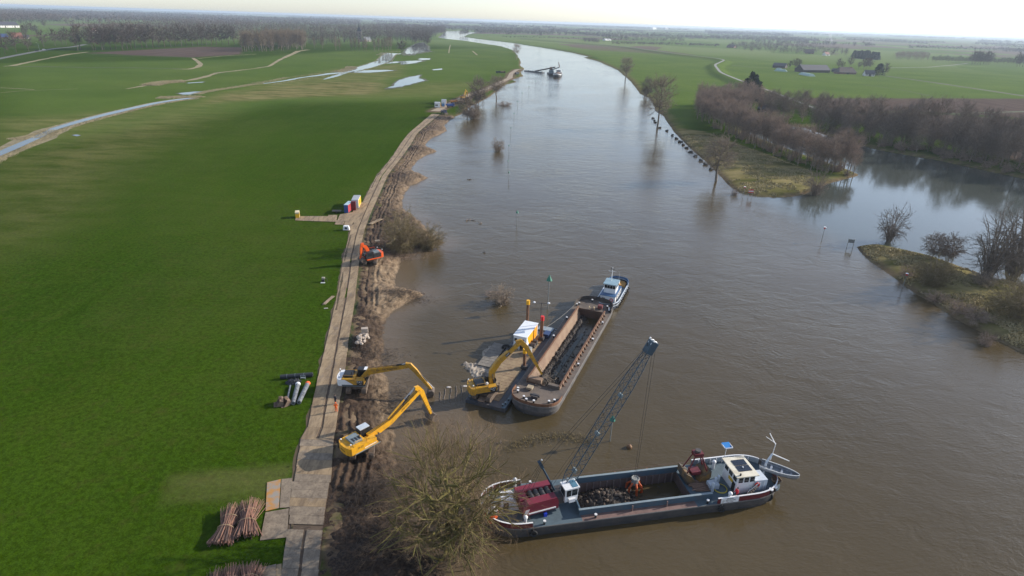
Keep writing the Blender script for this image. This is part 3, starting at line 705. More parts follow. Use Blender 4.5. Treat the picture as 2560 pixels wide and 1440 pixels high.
def tree_mesh(seed, H, bole, spread, nlimb, n1, n2, ntw, tw_len, tw_w, up=0.55, stems=1, droop=0.0, thick=1.0, top=1.0):
    """stem and limbs as segments, twigs as slivers; the limbs reach for points spread over an egg-shaped crown"""
    rs = np.random.RandomState(seed); S = []; T = []; subs = []
    c = np.array([0, 0, H * (bole + top) / 2]); ax = np.array([spread, spread, H * (top - bole) / 2])
    r = H * 0.015 * thick
    def bez(p, q, b, n, r0, r1, jit):
        pts = []
        for k in range(n + 1):
            t = k / n; x = p * (1 - t) ** 2 + b * 2 * t * (1 - t) + q * t * t
            if 0 < k: x = x + rs.normal(0, jit, 3) * (1 if k < n else .5)
            pts.append(x)
        for k in range(n): S.append((pts[k], pts[k + 1], r0 + (r1 - r0) * k / n, r0 + (r1 - r0) * (k + 1) / n))
        return np.array(pts)
    roots = []
    if stems == 1:
        wob = rs.normal(0, H * .015, 2)
        tr = bez(np.array([0, 0, -.4]), np.array([wob[0], wob[1], H * .78]), np.array([-wob[0], wob[1], H * .4]), 6, r * 1.2, r * .25, H * .006)
    for i in range(nlimb):
        ph = i * 2.39996 + rs.uniform(-.3, .3); cz = 1 - 2 * (i + .5) / nlimb; cz = cz * .95 + .05
        sr = math.sqrt(max(0, 1 - cz * cz)); fr = rs.uniform(.50, .80)
        tg = c + np.array([math.cos(ph) * sr, math.sin(ph) * sr, cz]) * ax * fr
        hd = math.hypot(tg[0], tg[1])
        if stems == 1:
            z0 = float(np.clip(tg[2] - hd * rs.uniform(.5, 1.0), H * max(bole * .75, .06), H * .72))
            k = (z0 + .4) / (H * .78 + .4) * 6; jx = int(min(k, 5)); p = tr[jx] + (tr[jx + 1] - tr[jx]) * (k - jx); rl = r * (.62 - .5 * z0 / H)
        else:
            a0 = 2 * math.pi * (i % stems) / stems; p = np.array([math.cos(a0), math.sin(a0), 0]) * spread * .10; p[2] = -.2; rl = r * .5
        b = p * .45 + tg * .55; b[2] = p[2] + (tg[2] - p[2]) * (.5 - .25 * up) if stems == 1 else p[2] + (tg[2] - p[2]) * .7
        if stems == 1: b[:2] = p[:2] + (tg[:2] - p[:2]) * (.55 + .2 * up)
        l1 = bez(p, tg, b, 5, rl, rl * .25, H * .008)
        for q in range(n1):
            k = rs.uniform(.22, 1) * 5; jx = int(min(k, 4)); p2 = l1[jx] + (l1[jx + 1] - l1[jx]) * (k - jx)
            d = (p2 - c) / ax; d = d / (np.linalg.norm(d) + .2) * .75 + rs.normal(0, .55, 3) + np.array([0, 0, .35 * up - droop])
            d /= np.linalg.norm(d)
            q2 = p2 + d * ax.mean() * rs.uniform(.28, .5)
            l2 = bez(p2, q2, (p2 + q2) / 2 + rs.normal(0, spread * .03, 3), 2, rl * .28, rl * .12, H * .004)
            subs.append(l2)
    for l2 in subs:
        for q in range(n2):
            k = rs.uniform(.1, 1) * 2; jx = int(min(k, 1)); p = l2[jx] + (l2[jx + 1] - l2[jx]) * (k - jx)
            d = l2[jx + 1] - l2[jx]; d = d / np.linalg.norm(d) + rs.normal(0, .55, 3) + np.array([0, 0, .3 * up - droop]); d /= np.linalg.norm(d)
            L = tw_len * rs.uniform(.6, 1.3); T.append((p, p + d * L, tw_w * 1.4))
            for w_ in range(ntw):
                b = p + d * L * rs.uniform(.15, 1)
                dd = d + rs.normal(0, .5, 3) + np.array([0, 0, .2 * up - droop]); dd /= np.linalg.norm(dd)
                T.append((b, b + dd * tw_len * rs.uniform(.35, .85), tw_w))
    return S, T
def seg_arrays(S, n=4, rmin=0.0):
    P0 = np.array([s[0] for s in S]); P1 = np.array([s[1] for s in S]); R0 = np.maximum([s[2] for s in S], rmin); R1 = np.maximum([s[3] for s in S], rmin)
    d = P1 - P0; d /= np.linalg.norm(d, axis=1)[:, None] + 1e-9
    h = np.where(np.abs(d[:, 2:3]) > .9, [[1., 0, 0]], [[0, 0, 1.]]); a = np.cross(d, h); a /= np.linalg.norm(a, axis=1)[:, None] + 1e-9; b = np.cross(d, a)
    t = np.arange(n) * 2 * math.pi / n; c = np.cos(t)[None, :, None]; s_ = np.sin(t)[None, :, None]
    o = a[:, None, :] * c + b[:, None, :] * s_
    v = np.concatenate([P0[:, None] + o * R0[:, None, None], P1[:, None] + o * R1[:, None, None]], 1).reshape(-1, 3)
    i = np.arange(n); f = np.stack([i, (i + 1) % n, n + (i + 1) % n, n + i], 1)
    f = (np.arange(len(S))[:, None, None] * 2 * n + f[None]).reshape(-1, 4)
    return v, f
def tri_arrays(T, seed=0):
    rs = np.random.RandomState(seed)
    p = np.array([t[0] for t in T]); e = np.array([t[1] for t in T]); w_ = np.array([t[2] for t in T])
    d = e - p; o = np.cross(d, rs.normal(0, 1, d.shape)); o /= np.linalg.norm(o, axis=1)[:, None] + 1e-9
    v = np.stack([p + o * w_[:, None] * .5, p - o * w_[:, None] * .5, e], 1).reshape(-1, 3)
    return v, np.arange(len(v)).reshape(-1, 3)
def proto(name, mt, mc, args, ns=4, rmin=0.0):
    """returns mesh data for trunk and crown; the crown holds the twigs, the trunk stem and limbs"""
    S, T = tree_mesh(**args)
    v, f = seg_arrays(S, ns, rmin); a = npmesh(name + '_trunk', v, f, mt)
    v, f = tri_arrays(T, args['seed']); b = npmesh(name + '_crown', v, f, mc)
    ma, mb = a.data, b.data
    bpy.data.objects.remove(a); bpy.data.objects.remove(b)
    return ma, mb
def plant(pro, name, label, cat, loc, rz=0.0, s=1.0, group=None, sz=None, tn='trunk', cn='crown'):
    o = bpy.data.objects.new(name, None); COL.objects.link(o); o.empty_display_size = .3
    o.location = [float(q) for q in loc]; o.rotation_euler = (0, 0, rz); o.scale = (s, s, sz or s)
    tag(o, label, cat, group)
    link(tn, pro[0], o); link(cn, pro[1], o)
    return o
PR = {}
def T(seed, **k): 
    d = dict(seed=seed, H=10, bole=.25, spread=4, nlimb=12, n1=5, n2=5, ntw=5, tw_len=.9, tw_w=.05, up=.6, stems=1); d.update(k); return d
# mid-distance prototypes (about 150 to 500 m away); H and spread are the real height and crown radius
PR['open'] = [proto('open', BK['grey'], BK['brown'], T(1 + i, H=24, bole=.25, spread=6.2, nlimb=30, n1=6, n2=6, ntw=5, tw_len=1.9, tw_w=.055, up=.9), 5, .05) for i in range(3)]
PR['wide'] = [proto('wide', BK['dark'], BK['dark'], T(11 + i, H=15, bole=.12, spread=6.8, nlimb=28, n1=8, n2=6, ntw=5, tw_len=1.6, tw_w=.075, up=.5), 5, .05) for i in range(2)]
PR['stem'] = [proto('stem', BK['dark'], BK['red'], T(21 + i, H=15, bole=.30, spread=3.0, nlimb=16, n1=5, n2=5, ntw=5, tw_len=1.7, tw_w=.040, up=1.0), 4, .05) for i in range(4)]
PR['alder'] = [proto('alder', BK['dark'], BK['dark'], T(31 + i, H=20, bole=.10, spread=5.0, nlimb=22, n1=6, n2=6, ntw=5, tw_len=2.1, tw_w=.042, up=.8), 4, .06) for i in range(4)]
PR['shrub'] = [proto('shrub', BK['dark'], BK['brown'], T(41 + i, H=6, bole=.05, spread=2.8, nlimb=28, n1=6, n2=5, ntw=5, tw_len=.9, tw_w=.034, up=.7, stems=7), 4, .02) for i in range(3)]
PR['pollard'] = [proto('pollard', BK['dark'], BK['dark'], T(51, H=12, bole=.05, spread=5.2, nlimb=40, n1=5, n2=4, ntw=4, tw_len=1.3, tw_w=.034, up=.9, stems=10), 5, .035)]
PR['oldwillow'] = [proto('oldwillow', BK['dark'], BK['grey'], T(61 + i, H=22, bole=.12, spread=8.2, nlimb=34, n1=8, n2=6, ntw=5, tw_len=1.6, tw_w=.034, up=.8, stems=4, thick=1.3), 6, .05) for i in range(2)]
PR['bush'] = [proto('bush', BK['brown'], BK['olive'], T(71 + i, H=11, bole=-.05, spread=5.6, nlimb=54, n1=7, n2=8, ntw=6, tw_len=1.15, tw_w=.036, up=.7, stems=9, thick=.7), 4, .025) for i in range(2)]
PR['low'] = [proto('low', BK['dark'], BK['red'], T(81 + i, H=3, bole=-.1, spread=2.0, nlimb=26, n1=5, n2=5, ntw=4, tw_len=.6, tw_w=.022, up=.5, stems=7), 4, .015) for i in range(2)]
# far prototypes
PR['far'] = [proto('far', BK['wood'], BK['wood'], T(91 + i, H=17, bole=.24, spread=5.4, nlimb=14, n1=4, n2=4, ntw=3, tw_len=2.6, tw_w=.15, up=.8), 3, .18) for i in range(3)]
PR['poplar'] = [proto('poplar', BK['grey'], BK['tan'], T(95 + i, H=20, bole=.12, spread=2.7, nlimb=14, n1=4, n2=3, ntw=3, tw_len=2.4, tw_w=.12, up=1.2), 3, .15) for i in range(2)]
DIM = dict(open=(24, 6.5), wide=(15, 7.5), stem=(15, 3.0), alder=(20, 5.2), shrub=(6, 3), pollard=(12, 5.6), oldwillow=(22, 9), bush=(11, 6), low=(3, 2.2), far=(17, 6), poplar=(20, 3))
rnd = random.Random(5)
def pick(k): return rnd.choice(PR[k])
def pz(px, py): return gz(px, py)

# --- single trees and shrubs that can be told apart
def tree1(kind, px, py, hw, label, name='bare_tree', cat='tree', i=0, rz=None, z=None):
    """hw: height and crown width in metres"""
    p = pz(px, py)
    if z is not None: p = at(px, py, z)
    return plant(PR[kind][i % len(PR[kind])], name, label, cat, p, rnd.uniform(0, 6.28) if rz is None else rz, hw[1] / 2 / DIM[kind][1], None, hw[0] / DIM[kind][0])
# right bank
tree1('open', 1563, 204, (28, 19), 'round bare tree at the water edge where the far right bank turns')
tree1('wide', 1616, 243, (17, 16), 'squat broad bare tree beside the tall one on the right bank', i=1)
tree1('open', 1643, 322, (35, 20), 'tall bare tree with straight stem standing in the water off the meadow corner', i=1, z=0.0)
tree1('open', 1790, 452, (20, 18), 'bare tree at the water edge in front of the grassy headland', i=2, z=0.1)
tree1('pollard', 2036, 488, (12, 12), 'dense rounded willow in the water at the headland tip', 'willow_bush', 'bush', z=0.0)
tree1('pollard', 2221, 604, (13, 11.5), 'willow of upright rods standing in the water behind the spit', 'willow_bush', 'bush', z=0.1)
tree1('wide', 2330, 645, (7.5, 8.5), 'small round bare tree on the spit shore, first of two', i=0)
tree1('wide', 2370, 654, (8, 8), 'small round bare tree on the spit shore beside the big willows', i=1)
tree1('oldwillow', 2468, 697, (21, 18), 'big old willow with several stems on the spit', 'old_willow', i=0)
tree1('oldwillow', 2528, 702, (25, 19), 'tallest old willow at the broad end of the spit', 'old_willow', i=1)
tree1('bush', 2330, 712, (8, 11), 'dark dense bush on the spit behind the red beacon', 'bush', 'bush', i=0)
tree1('bush', 2535, 795, (10.5, 15), 'large grey green bush on the broad end of the spit', 'bush', 'bush', i=1)
tree1('shrub', 2455, 712, (4, 7), 'low shrub below the old willows on the spit', 'shrub', 'shrub', i=0)
tree1('low', 2265, 690, (3.5, 5), 'small reddish shrub next to the dark bush on the spit', 'shrub', 'shrub', i=0)
tree1('low', 2400, 782, (3, 8), 'reddish bramble along the spit water edge', 'bramble', 'shrub', i=1)
tree1('low', 2440, 800, (3, 8), 'dark bramble thicket on the spit water edge', 'bramble', 'shrub', i=0)
tree1('low', 2340, 752, (2.5, 7), 'bramble at the waterline below the dark bush', 'bramble', 'shrub', i=1)
tree1('low', 2464, 862, (3.2, 4), 'small red twigged shrub standing in the river off the spit', 'shrub', 'shrub', i=0, z=0.0)
tree1('low', 1836, 487, (2.5, 4), 'tiny shrub in the water by the headland bank', 'shrub', 'shrub', i=1, z=0.0)
# left bank
tree1('bush', 1005, 628, (12, 13), 'large olive bush on the left bank point beside the orange excavator', 'bush', 'bush', i=0)
tree1('bush', 1075, 622, (7.5, 10), 'smaller olive bush at the tip of the left bank point', 'bush', 'bush', i=1)
tree1('wide', 1168, 298, (15, 19), 'spreading bare tree standing in the water with tangled branches at its foot', i=0, z=0.0)
tree1('wide', 1196, 262, (20, 20), 'largest bare tree in the flooded bank group', i=1, z=0.0)
tree1('open', 1241, 250, (20, 16), 'upright bare tree at the river end of the flooded group', i=0, z=0.0)
tree1('shrub', 1185, 297, (6, 12), 'low tangle of branches in the water beside the spreading tree', 'shrub', 'shrub', i=1, z=0.0)
tree1('low', 1262, 265, (4, 16), 'half drowned shrub in the river beyond the flooded group', 'shrub', 'shrub', i=0, z=-.3)
tree1('shrub', 1245, 381, (7.5, 7.5), 'bare bush standing alone far out in the flooded river', 'bush', 'bush', i=2, z=-.5)
tree1('shrub', 1255, 764, (5.6, 6.5), 'brown bush half drowned in the river near the barge', 'bush', 'bush', i=0, z=-.6)
tree1('low', 1232, 742, (1.6, 5), 'drowned twigs left of the bush near the barge', 'shrub', 'shrub', i=1, z=-.4)
tree1('stem', 1290, 150, (27, 13), 'tall dense clump of trees on the left bank bend', 'bare_tree', i=2, z=1)

# --- groves of like trees
def pts_in(poly, n, rs, zz=1.2, mind=0.0):
    P = A(poly, zz); lo = P.min(0); hi = P.max(0); out = []
    k = 0
    while len(out) < n and k < n * 300:
        k += 1
        p = lo + rs.rand(2) * (hi - lo)
        if sdf(p[:1], p[1:], P)[0] <= 0: continue
        if mind and any((p[0] - q[0]) ** 2 + (p[1] - q[1]) ** 2 < mind * mind for q in out): continue
        out.append(p)
    return np.array(out)
rs = np.random.RandomState(17)
def grove(kind, poly, n, s0, s1, name, label, cat, group, mind=2.0, zz=1.0):
    P = pts_in(poly, n, rs, zz, mind)
    z = np.maximum(land_z(P[:, 0], P[:, 1]), -0.6)
    for p, q in zip(P, z):
        s = rnd.uniform(s0, s1)
        plant(pick(kind), name, label, cat, (p[0], p[1], q), rnd.uniform(0, 6.28), s, group, s * rnd.uniform(.85, 1.15))
# reddish grove on the headland
grove('stem', [(1740, 300), (1800, 330), (1880, 372), (1960, 405), (2030, 432), (2110, 438), (2150, 434), (2090, 415), (2000, 392), (1920, 362), (1850, 328), (1790, 298)], 150, .75, 1.22, 'grove_tree', 'reddish bare tree in the dense grove on the headland', 'tree', 'grove trees on the headland', 2.2, .8)
grove('stem', [(1735, 292), (1790, 298), (1900, 290), (1930, 278), (1860, 262), (1760, 268)], 45, 1.0, 1.3, 'grove_tree', 'brown bare tree in the grove around the hut', 'tree', 'grove trees around the hut', 3.0, 1.0)
grove('stem', [(1735, 300), (1742, 262), (1800, 262), (1870, 295), (1850, 325)], 40, 1.0, 1.3, 'grove_tree', 'reddish bare tree at the meadow side of the headland grove', 'tree', 'grove trees at the meadow side', 3.0, 1.0)
grove('low', [(1760, 312), (1850, 355), (1960, 402), (2030, 428), (2110, 440), (2140, 436), (2060, 408), (1960, 380), (1860, 338)], 60, .8, 1.3, 'undergrowth_shrub', 'low reddish shrub under the headland grove', 'shrub', 'shrubs under the headland grove', 2.0, .8)
# dark trees on the far bank of the inlet
grove('alder', [(2030, 322), (2120, 345), (2250, 374), (2400, 400), (2560, 432), (2750, 470), (2750, 440), (2560, 395), (2400, 366), (2200, 340), (2060, 312)], 100, .62, 1.3, 'inlet_tree', 'dark bare tree in the belt along the far inlet bank', 'tree', 'trees along the inlet bank', 3.5, 1.2)
grove('alder', [(1900, 300), (1960, 312), (2035, 318), (2060, 310), (1985, 285), (1920, 280)], 12, .8, 1.0, 'inlet_tree', 'open bare tree at the narrow head of the inlet', 'tree', 'trees at the inlet head', 5, 1.2)
grove('low', [(2050, 330), (2200, 368), (2400, 402), (2560, 440), (2650, 460), (2560, 432), (2400, 392), (2200, 358), (2060, 320)], 45, 1.0, 1.7, 'undergrowth_shrub', 'dark shrub under the trees of the inlet bank', 'shrub', 'shrubs under the inlet trees', 2.0, 1.0)
# ------------------------------------------------------------------ distant woods (each read as one mass)
def puffs(P, H, R, k, size, rs):
    """k small ragged faces spread through an egg-shaped crown for every tree position"""
    n = len(P); z0 = land_z(P[:, 0], P[:, 1])
    u = rs.normal(0, 1, (n, k, 3)); u /= np.linalg.norm(u, axis=2)[..., None]; u *= rs.rand(n, k, 1) ** .4
    H = np.asarray(H)[:, None]; R = np.asarray(R)[:, None]
    c = np.stack([P[:, 0:1] + u[..., 0] * R, P[:, 1:2] + u[..., 1] * R, z0[:, None] + H * (.60 + .40 * u[..., 2])], 2)
    a = rs.normal(0, 1, (n, k, 3)) * size; b = rs.normal(0, 1, (n, k, 3)) * size
    v = np.stack([c + a, c + b, c - (a + b) * .5], 2).reshape(-1, 3)
    # stems
    h = H[:, 0] * .7; w_ = np.maximum(size * .35, .25)
    s = np.stack([np.stack([P[:, 0] - w_, P[:, 1], z0], 1), np.stack([P[:, 0] + w_, P[:, 1], z0], 1), np.stack([P[:, 0], P[:, 1], z0 + h], 1)], 1).reshape(-1, 3)
    v = np.concatenate([v, s]); return v
def wood(name, P, h0, h1, rr, k, size, mat):
    rs2 = np.random.RandomState(len(P)); n = len(P)
    H = rs2.uniform(h0, h1, n); v = puffs(P, H, H * rr * rs2.uniform(.8, 1.2, n), k, size, rs2)
    o = npmesh(name, v, np.arange(len(v)).reshape(-1, 3), mat, kind='stuff'); return o
rs = np.random.RandomState(23)
def quick_in(poly, n, zz=1.2):
    P = A(poly, zz); lo = P.min(0); hi = P.max(0); q = lo + rs.rand(n * 12 + 400, 2) * (hi - lo); q = q[sdf(q[:, 0], q[:, 1], P) > 0]
    return q[:n]
W = BK
wood('woodland', quick_in([(235, 112), (640, 103), (900, 97), (1010, 96), (1060, 88), (1100, 84), (1115, 80), (1000, 70), (820, 74), (640, 68), (470, 62), (260, 76), (190, 95)], 2600), 24, 34, .26, 34, .75, W['wood'])
wood('woodland', quick_in([(770, 113), (900, 106), (985, 103), (1060, 103), (1075, 95), (980, 94), (880, 97), (770, 104)], 520), 20, 28, .30, 40, .62, W['wood'])
wood('woodland', quick_in([(1010, 104), (1050, 118), (1075, 112), (1082, 96), (1118, 83), (1110, 76), (1030, 82), (1015, 92)], 420), 22, 32, .30, 40, .7, W['wood'])
wood('woodland', quick_in([(0, 62), (140, 55), (190, 66), (120, 40), (0, 32)], 1300), 22, 32, .35, 22, 1.2, W['wood'])
wood('woodland', quick_in([(140, 58), (640, 60), (900, 66), (900, 52), (640, 46), (300, 34), (0, 26), (0, 36)], 4200), 18, 28, .5, 12, 2.2, W['wood'])
wood('hedgerow', quick_in([(1502, 105), (1600, 106), (1712, 110), (1700, 96), (1650, 90), (1560, 88), (1505, 89)], 330), 10, 20, .36, 30, .8, W['wood'])
wood('hedgerow', quick_in([(1458, 106), (1497, 108), (1494, 101), (1460, 98)], 90), 6, 10, .5, 30, .6, W['wood'])
wood('hedgerow', quick_in([(1530, 111), (1650, 113), (1797, 117), (1797, 113.5), (1650, 110), (1530, 108)], 260), 5, 9, .5, 22, .6, W['wood'])
wood('hedgerow', quick_in([(1816, 122), (1925, 134), (2040, 137), (2125, 142), (2120, 131), (2030, 118), (1930, 111), (1830, 112)], 480), 10, 17, .36, 34, .62, W['wood'])
wood('copse', quick_in([(2234, 150), (2320, 153), (2316, 141), (2238, 139)], 130), 14, 18, .32, 44, .55, W['brown'])
# hedges, tree belts and woods between the far fields
LNS = []; BF = []
for i in range(105):
    a = RAD(rs.uniform(-46, 46)); r = 1500 * (9000 / 1500.0) ** rs.rand()
    if a < 0.05 and r < 3000: continue
    if r < 3400 and i % 5: continue
    c = np.array([math.sin(a), math.cos(a)]) * r; L = rs.uniform(150, 800) * (r / 2500) ** .6; th = RAD(rs.choice([5, 12, 95]) + rs.normal(0, 9))
    n = int(L / 5.5); t = np.linspace(-.5, .5, n) * L
    LNS.append(c + np.stack([np.cos(th) * t, np.sin(th) * t], 1) + rs.normal(0, 2.5, (n, 2)))
for i in range(130):
    a = RAD(rs.uniform(-46, 46)); r = 2300 * (24000 / 2300.0) ** (rs.rand() ** .8)
    if a < 0.05 and r < 3000: continue
    if a > 0.1 and (i % 2 or r < 2800): continue
    c = np.array([math.sin(a), math.cos(a)]) * r; k = min(1.0, 5000 / r); n = int(rs.randint(60, 200))
    BF.append(c + rs.uniform(-1, 1, (n, 2)) * np.array([160 + r * .035, 16 + r * .004]))
P = np.concatenate(LNS); P = P[shore_d(P[:, 0], P[:, 1]) > 8]; r_ = np.hypot(P[:, 0], P[:, 1])
wood('tree_belt', P[r_ < 3200], 4, 9, .45, 12, .8, W['wood']); wood('tree_belt', P[(r_ >= 3200)], 9, 17, .5, 7, 2.2, W['wood'])
P = np.concatenate(BF); P = P[shore_d(P[:, 0], P[:, 1]) > 8]; r_ = np.hypot(P[:, 0], P[:, 1])
wood('distant_wood', P[r_ < 6000], 12, 20, .45, 9, 2.2, W['wood']); wood('distant_wood', P[r_ >= 6000], 14, 24, 1.6, 7, 6.0, W['wood'])

# ------------------------------------------------------------------ rows of distant trees that can be told apart
def at_list(kind, pts, h0, h1, name, label, group, wd=None, cat='tree'):
    for px, py in pts:
        p = pz(px, py); h = rnd.uniform(h0, h1); k = h / DIM[kind][0]
        plant(pick(kind), name, label, cat, p, rnd.uniform(0, 6.28), k * rnd.uniform(.85, 1.15) * (wd or 1), group, k)
at_list('far', zq([(700, 455), (727, 450), (840, 455), (862, 452), (920, 450), (942, 449), (1000, 448), (1045, 445), (1105, 450), (1150, 445), (1185, 443), (1220, 436), (1278, 435), (1322, 431), (1380, 433), (1435, 428), (1485, 426), (1540, 424), (1585, 422), (1635, 420), (1680, 417), (1730, 416), (1780, 414), (1820, 412), (1860, 408), (1905, 407), (1950, 405), (2000, 403), (2060, 402), (2110, 405)], 0, 0, 3.6), 30, 38, 'avenue_tree', 'tall bare tree in the avenue behind the ploughed field', 'avenue trees by the ploughed field')
at_list('far', zq([(50, 490), (150, 470), (260, 462), (395, 425), (500, 412), (560, 405), (600, 402)], 0, 0, 3.6), 20, 28, 'roadside_tree', 'bare tree beside the country road', 'trees along the country road')
pp = quick_in([(600, 133), (640, 131), (760, 125), (768, 112), (700, 108), (606, 120)], 120)
for p in pp:
    k = rnd.uniform(1.35, 1.7); plant(pick('poplar'), 'poplar', 'slender pale poplar in the plantation edge by the farm track', 'tree', (p[0], p[1], 1.2), rnd.uniform(0, 6.28), k, 'poplar plantation', k)
at_list('poplar', zq([(600, 440), (530, 440), (720, 452), (755, 450), (862, 458), (893, 458), (930, 458), (970, 460), (992, 460), (1068, 460), (1104, 460), (1140, 455), (1165, 455), (1190, 452), (1215, 450)], 640, 0, 3.6), 20, 26, 'young_tree', 'young slim tree in the row on the meadow by the backwater', 'young trees on the meadow')
at_list('far', zq([(1310, 480), (1545, 415), (1490, 375), (1440, 380)], 640, 0, 3.6), 20, 28, 'backwater_tree', 'dark round tree at the edge of the backwater', 'trees around the backwater', 1.2)
at_list('far', zq([(1840, 325), (1860, 322), (1885, 318), (1900, 316)], 640, 0, 3.6), 20, 26, 'islet_tree', 'tree standing on the far river spit', 'trees on the far river spit')
at_list('far', zq([(1480 + i * 29, 556 + i * 1.0 + (i % 3) * 2) for i in range(28)], 1920, 0, 3.6), 12, 17, 'field_row_tree', 'small bare tree in the long row across the right fields', 'row of trees across the right fields')
at_list('far', zq([(1835, 580), (1860, 578), (1885, 580), (1910, 582), (1935, 580), (1960, 582), (1985, 582), (2240, 600), (2260, 600), (2290, 602)], 1920, 0, 3.6), 22, 30, 'clump_tree', 'tall tree in the clump within the field row', 'tall trees in the field row', 1.1)
at_list('far', zq([(370, 300), (250, 330), (262, 332)], 1280, 0, 3.6), 18, 26, 'field_tree', 'lone tree on the far right river meadow', 'lone trees on the far meadow')
at_list('far', zq([(630, 620), (665, 622), (735, 605), (815, 620), (860, 628), (885, 620), (905, 625), (195, 620), (240, 622), (270, 625), (1050, 680)], 1920, 0, 3.6), 12, 20, 'farm_tree', 'bare tree between the farm buildings', 'trees around the farm')
at_list('far', zq([(20, 240), (240, 300), (290, 300), (330, 310), (400, 250), (230, 340)], 0, 0, 3.6), 16, 24, 'farmyard_tree', 'bare tree near the farmhouse by the country road', 'trees near the left farmhouse')
# evergreens
def conifer(seed, H, R):
    rs2 = np.random.RandomState(seed); n = 900
    z = rs2.rand(n) ** .8; r = R * (1 - z) ** .8 * np.sqrt(rs2.rand(n)) * 1.05 + .1; a = rs2.uniform(0, 6.28, n)
    c = np.stack([np.cos(a) * r, np.sin(a) * r, H * (.06 + .94 * z)], 1)
    o = np.stack([np.cos(a), np.sin(a), -.35 + 0 * a], 1) * .9 + rs2.normal(0, .35, (n, 3)); q = rs2.normal(0, .35, (n, 3))
    v = np.stack([c - q, c + q, c + o], 1).reshape(-1, 3)
    o_ = npmesh('conifer_crown', v, np.arange(len(v)).reshape(-1, 3), flat('needles', (.022, .040, .022), .9, 0, .3, (.012, .02, .012), .4)); mb = o_.data; bpy.data.objects.remove(o_)
    me = MB().tube((0, 0, -.3), (0, 0, H * .8), .22, .06, 6).mesh('conifer_trunk'); me.materials.append(BK['dark']); return me, mb
CO = [conifer(1, 14, 3.2), conifer(2, 14, 3.6)]
for i, (px, py, h, lb) in enumerate([(1858, 254, 19, 'dark conifer at the river end of the group by the hut'), (1870, 252, 24, 'tallest dark conifer in the group by the hut'), (1880, 253, 22, 'dark conifer in the middle of the group by the hut'), (1890, 255, 17, 'shorter dark conifer next to the hut roof'), (1899, 257, 11, 'smallest conifer beside the hut')]):
    plant(CO[i % 2], 'conifer', lb, 'tree', pz(px, py), i, 1.5, None, h / 14)
for i in range(34):
    p = quick_in([(2128, 148), (2198, 151), (2196, 143), (2134, 140)], 1)[0]
    plant(CO[i % 2], 'conifer', 'dark conifer in the dense evergreen block beyond the farm', 'tree', (p[0], p[1], 1.2), i, 2.0, 'evergreen block beyond the farm', rnd.uniform(1.0, 1.25))
plant(CO[0], 'farm_conifer', 'dark irregular conifer at the end of the farm', 'tree', pz(2195, 189), 1, 2.4, None, 1.2)

# ------------------------------------------------------------------ buildings
def house(name, label, cat, pa, pb, depth, wh, rh, wall, roof, eave=.5, windows=0, doors=0, dark=None, chimney=False, hip=0.0):
    """pa, pb: surveyed ends of the front wall"""
    a = np.array(pz(*pa)); b = np.array(pz(*pb)); L = np.hypot(*(b - a)[:2]); rz = math.atan2(b[1] - a[1], b[0] - a[0])
    t = thing(name, label, cat, ((a[0] + b[0]) / 2, (a[1] + b[1]) / 2, min(a[2], b[2]) - .1), rz)
    MB().side([(0, 0)] * 0 + [(-L / 2, 0), (L / 2, 0), (L / 2, wh), (-L / 2, wh)], 0, depth).build('wall', wall, t)
    if hip == 0:
        MB().add([(s * (L / 2 - .02), y, z) for s in (-1, 1) for y, z in ((0, wh), (depth, wh), (depth / 2, wh + rh - .1))], [(0, 1, 2), (3, 5, 4)]).build('gable', wall, t)
    e = eave; k = rh / (depth / 2); o = L * hip * .5
    y0, y1 = -e, depth + e; z0 = wh - e * k
    vs = [(-L / 2 - e, y0, z0), (L / 2 + e, y0, z0), (L / 2 + e - o, depth / 2, wh + rh), (-L / 2 - e + o, depth / 2, wh + rh), (L / 2 + e, y1, z0), (-L / 2 - e, y1, z0)]
    vs += [(x, y, z + .25) for x, y, z in vs]
    rf = MB().add(vs, [(0, 3, 2, 1), (3, 5, 4, 2), (6, 7, 8, 9), (9, 8, 10, 11), (0, 1, 7, 6), (5, 11, 10, 4), (1, 2, 8, 7), (2, 4, 10, 8), (3, 0, 6, 9), (5, 3, 9, 11)] + ([(2, 1, 4), (3, 5, 0)] if hip else [])).build('roof', roof, t)
    if chimney: MB().b2((L * .25, depth * .4, wh + rh * .6), (L * .25 + .9, depth * .4 + .9, wh + rh + 1.0)).build('chimney', flat('brickred', (.23, .10, .07), .9), rf)
    g = flat('far_glass', (.03, .035, .04), .1)
    for i in range(windows):
        x = -L / 2 + L * (i + .5) / windows; w_ = MB().b2((x - .7, -.08, wh * .35), (x + .7, .05, wh * .75)).build('window', g, t)
        MB().b2((x - .85, -.14, wh * .30), (x + .85, -.085, wh * .345)).build('sill', flat('white_trim', (.75, .75, .73), .6), w_)
    for i in range(doors):
        x = -L / 2 + L * (i + .5) / doors; MB().b2((x - 1.8, -.1, .05), (x + 1.8, .04, wh * .82)).build('door', dark or flat('barn_door', (.05, .045, .04), .8), t)
    return t
BW = flat('brick_wall', (.20, .11, .075), .9); WHT = flat('white_wall', (.70, .68, .63), .8); DKR = flat('slate_roof', (.055, .055, .065), .7); RDR = flat('red_tile', (.21, .085, .055), .8); DKW = flat('tarred_boards', (.06, .05, .045), .9)
STR = flat('brown_tile', (.10, .075, .065), .85)
house('farm_barn', 'long farm barn with big dark roof in the right fields', 'barn', (2008, 181), (2074, 182), 20, 4, 6.5, DKW, DKR, .8, 0, 4)
house('farm_shed', 'low dark shed at the silage end of the farm', 'shed', (1931, 169), (1962, 171), 16, 3.5, 4, DKW, DKR, .6, 0, 2)
house('farmhouse', 'thatched brown farmhouse among trees beside the big barn', 'house', (2098, 185), (2140, 186), 15, 3.0, 6.5, BW, STR, .9, 6, 1, None, True, .3)
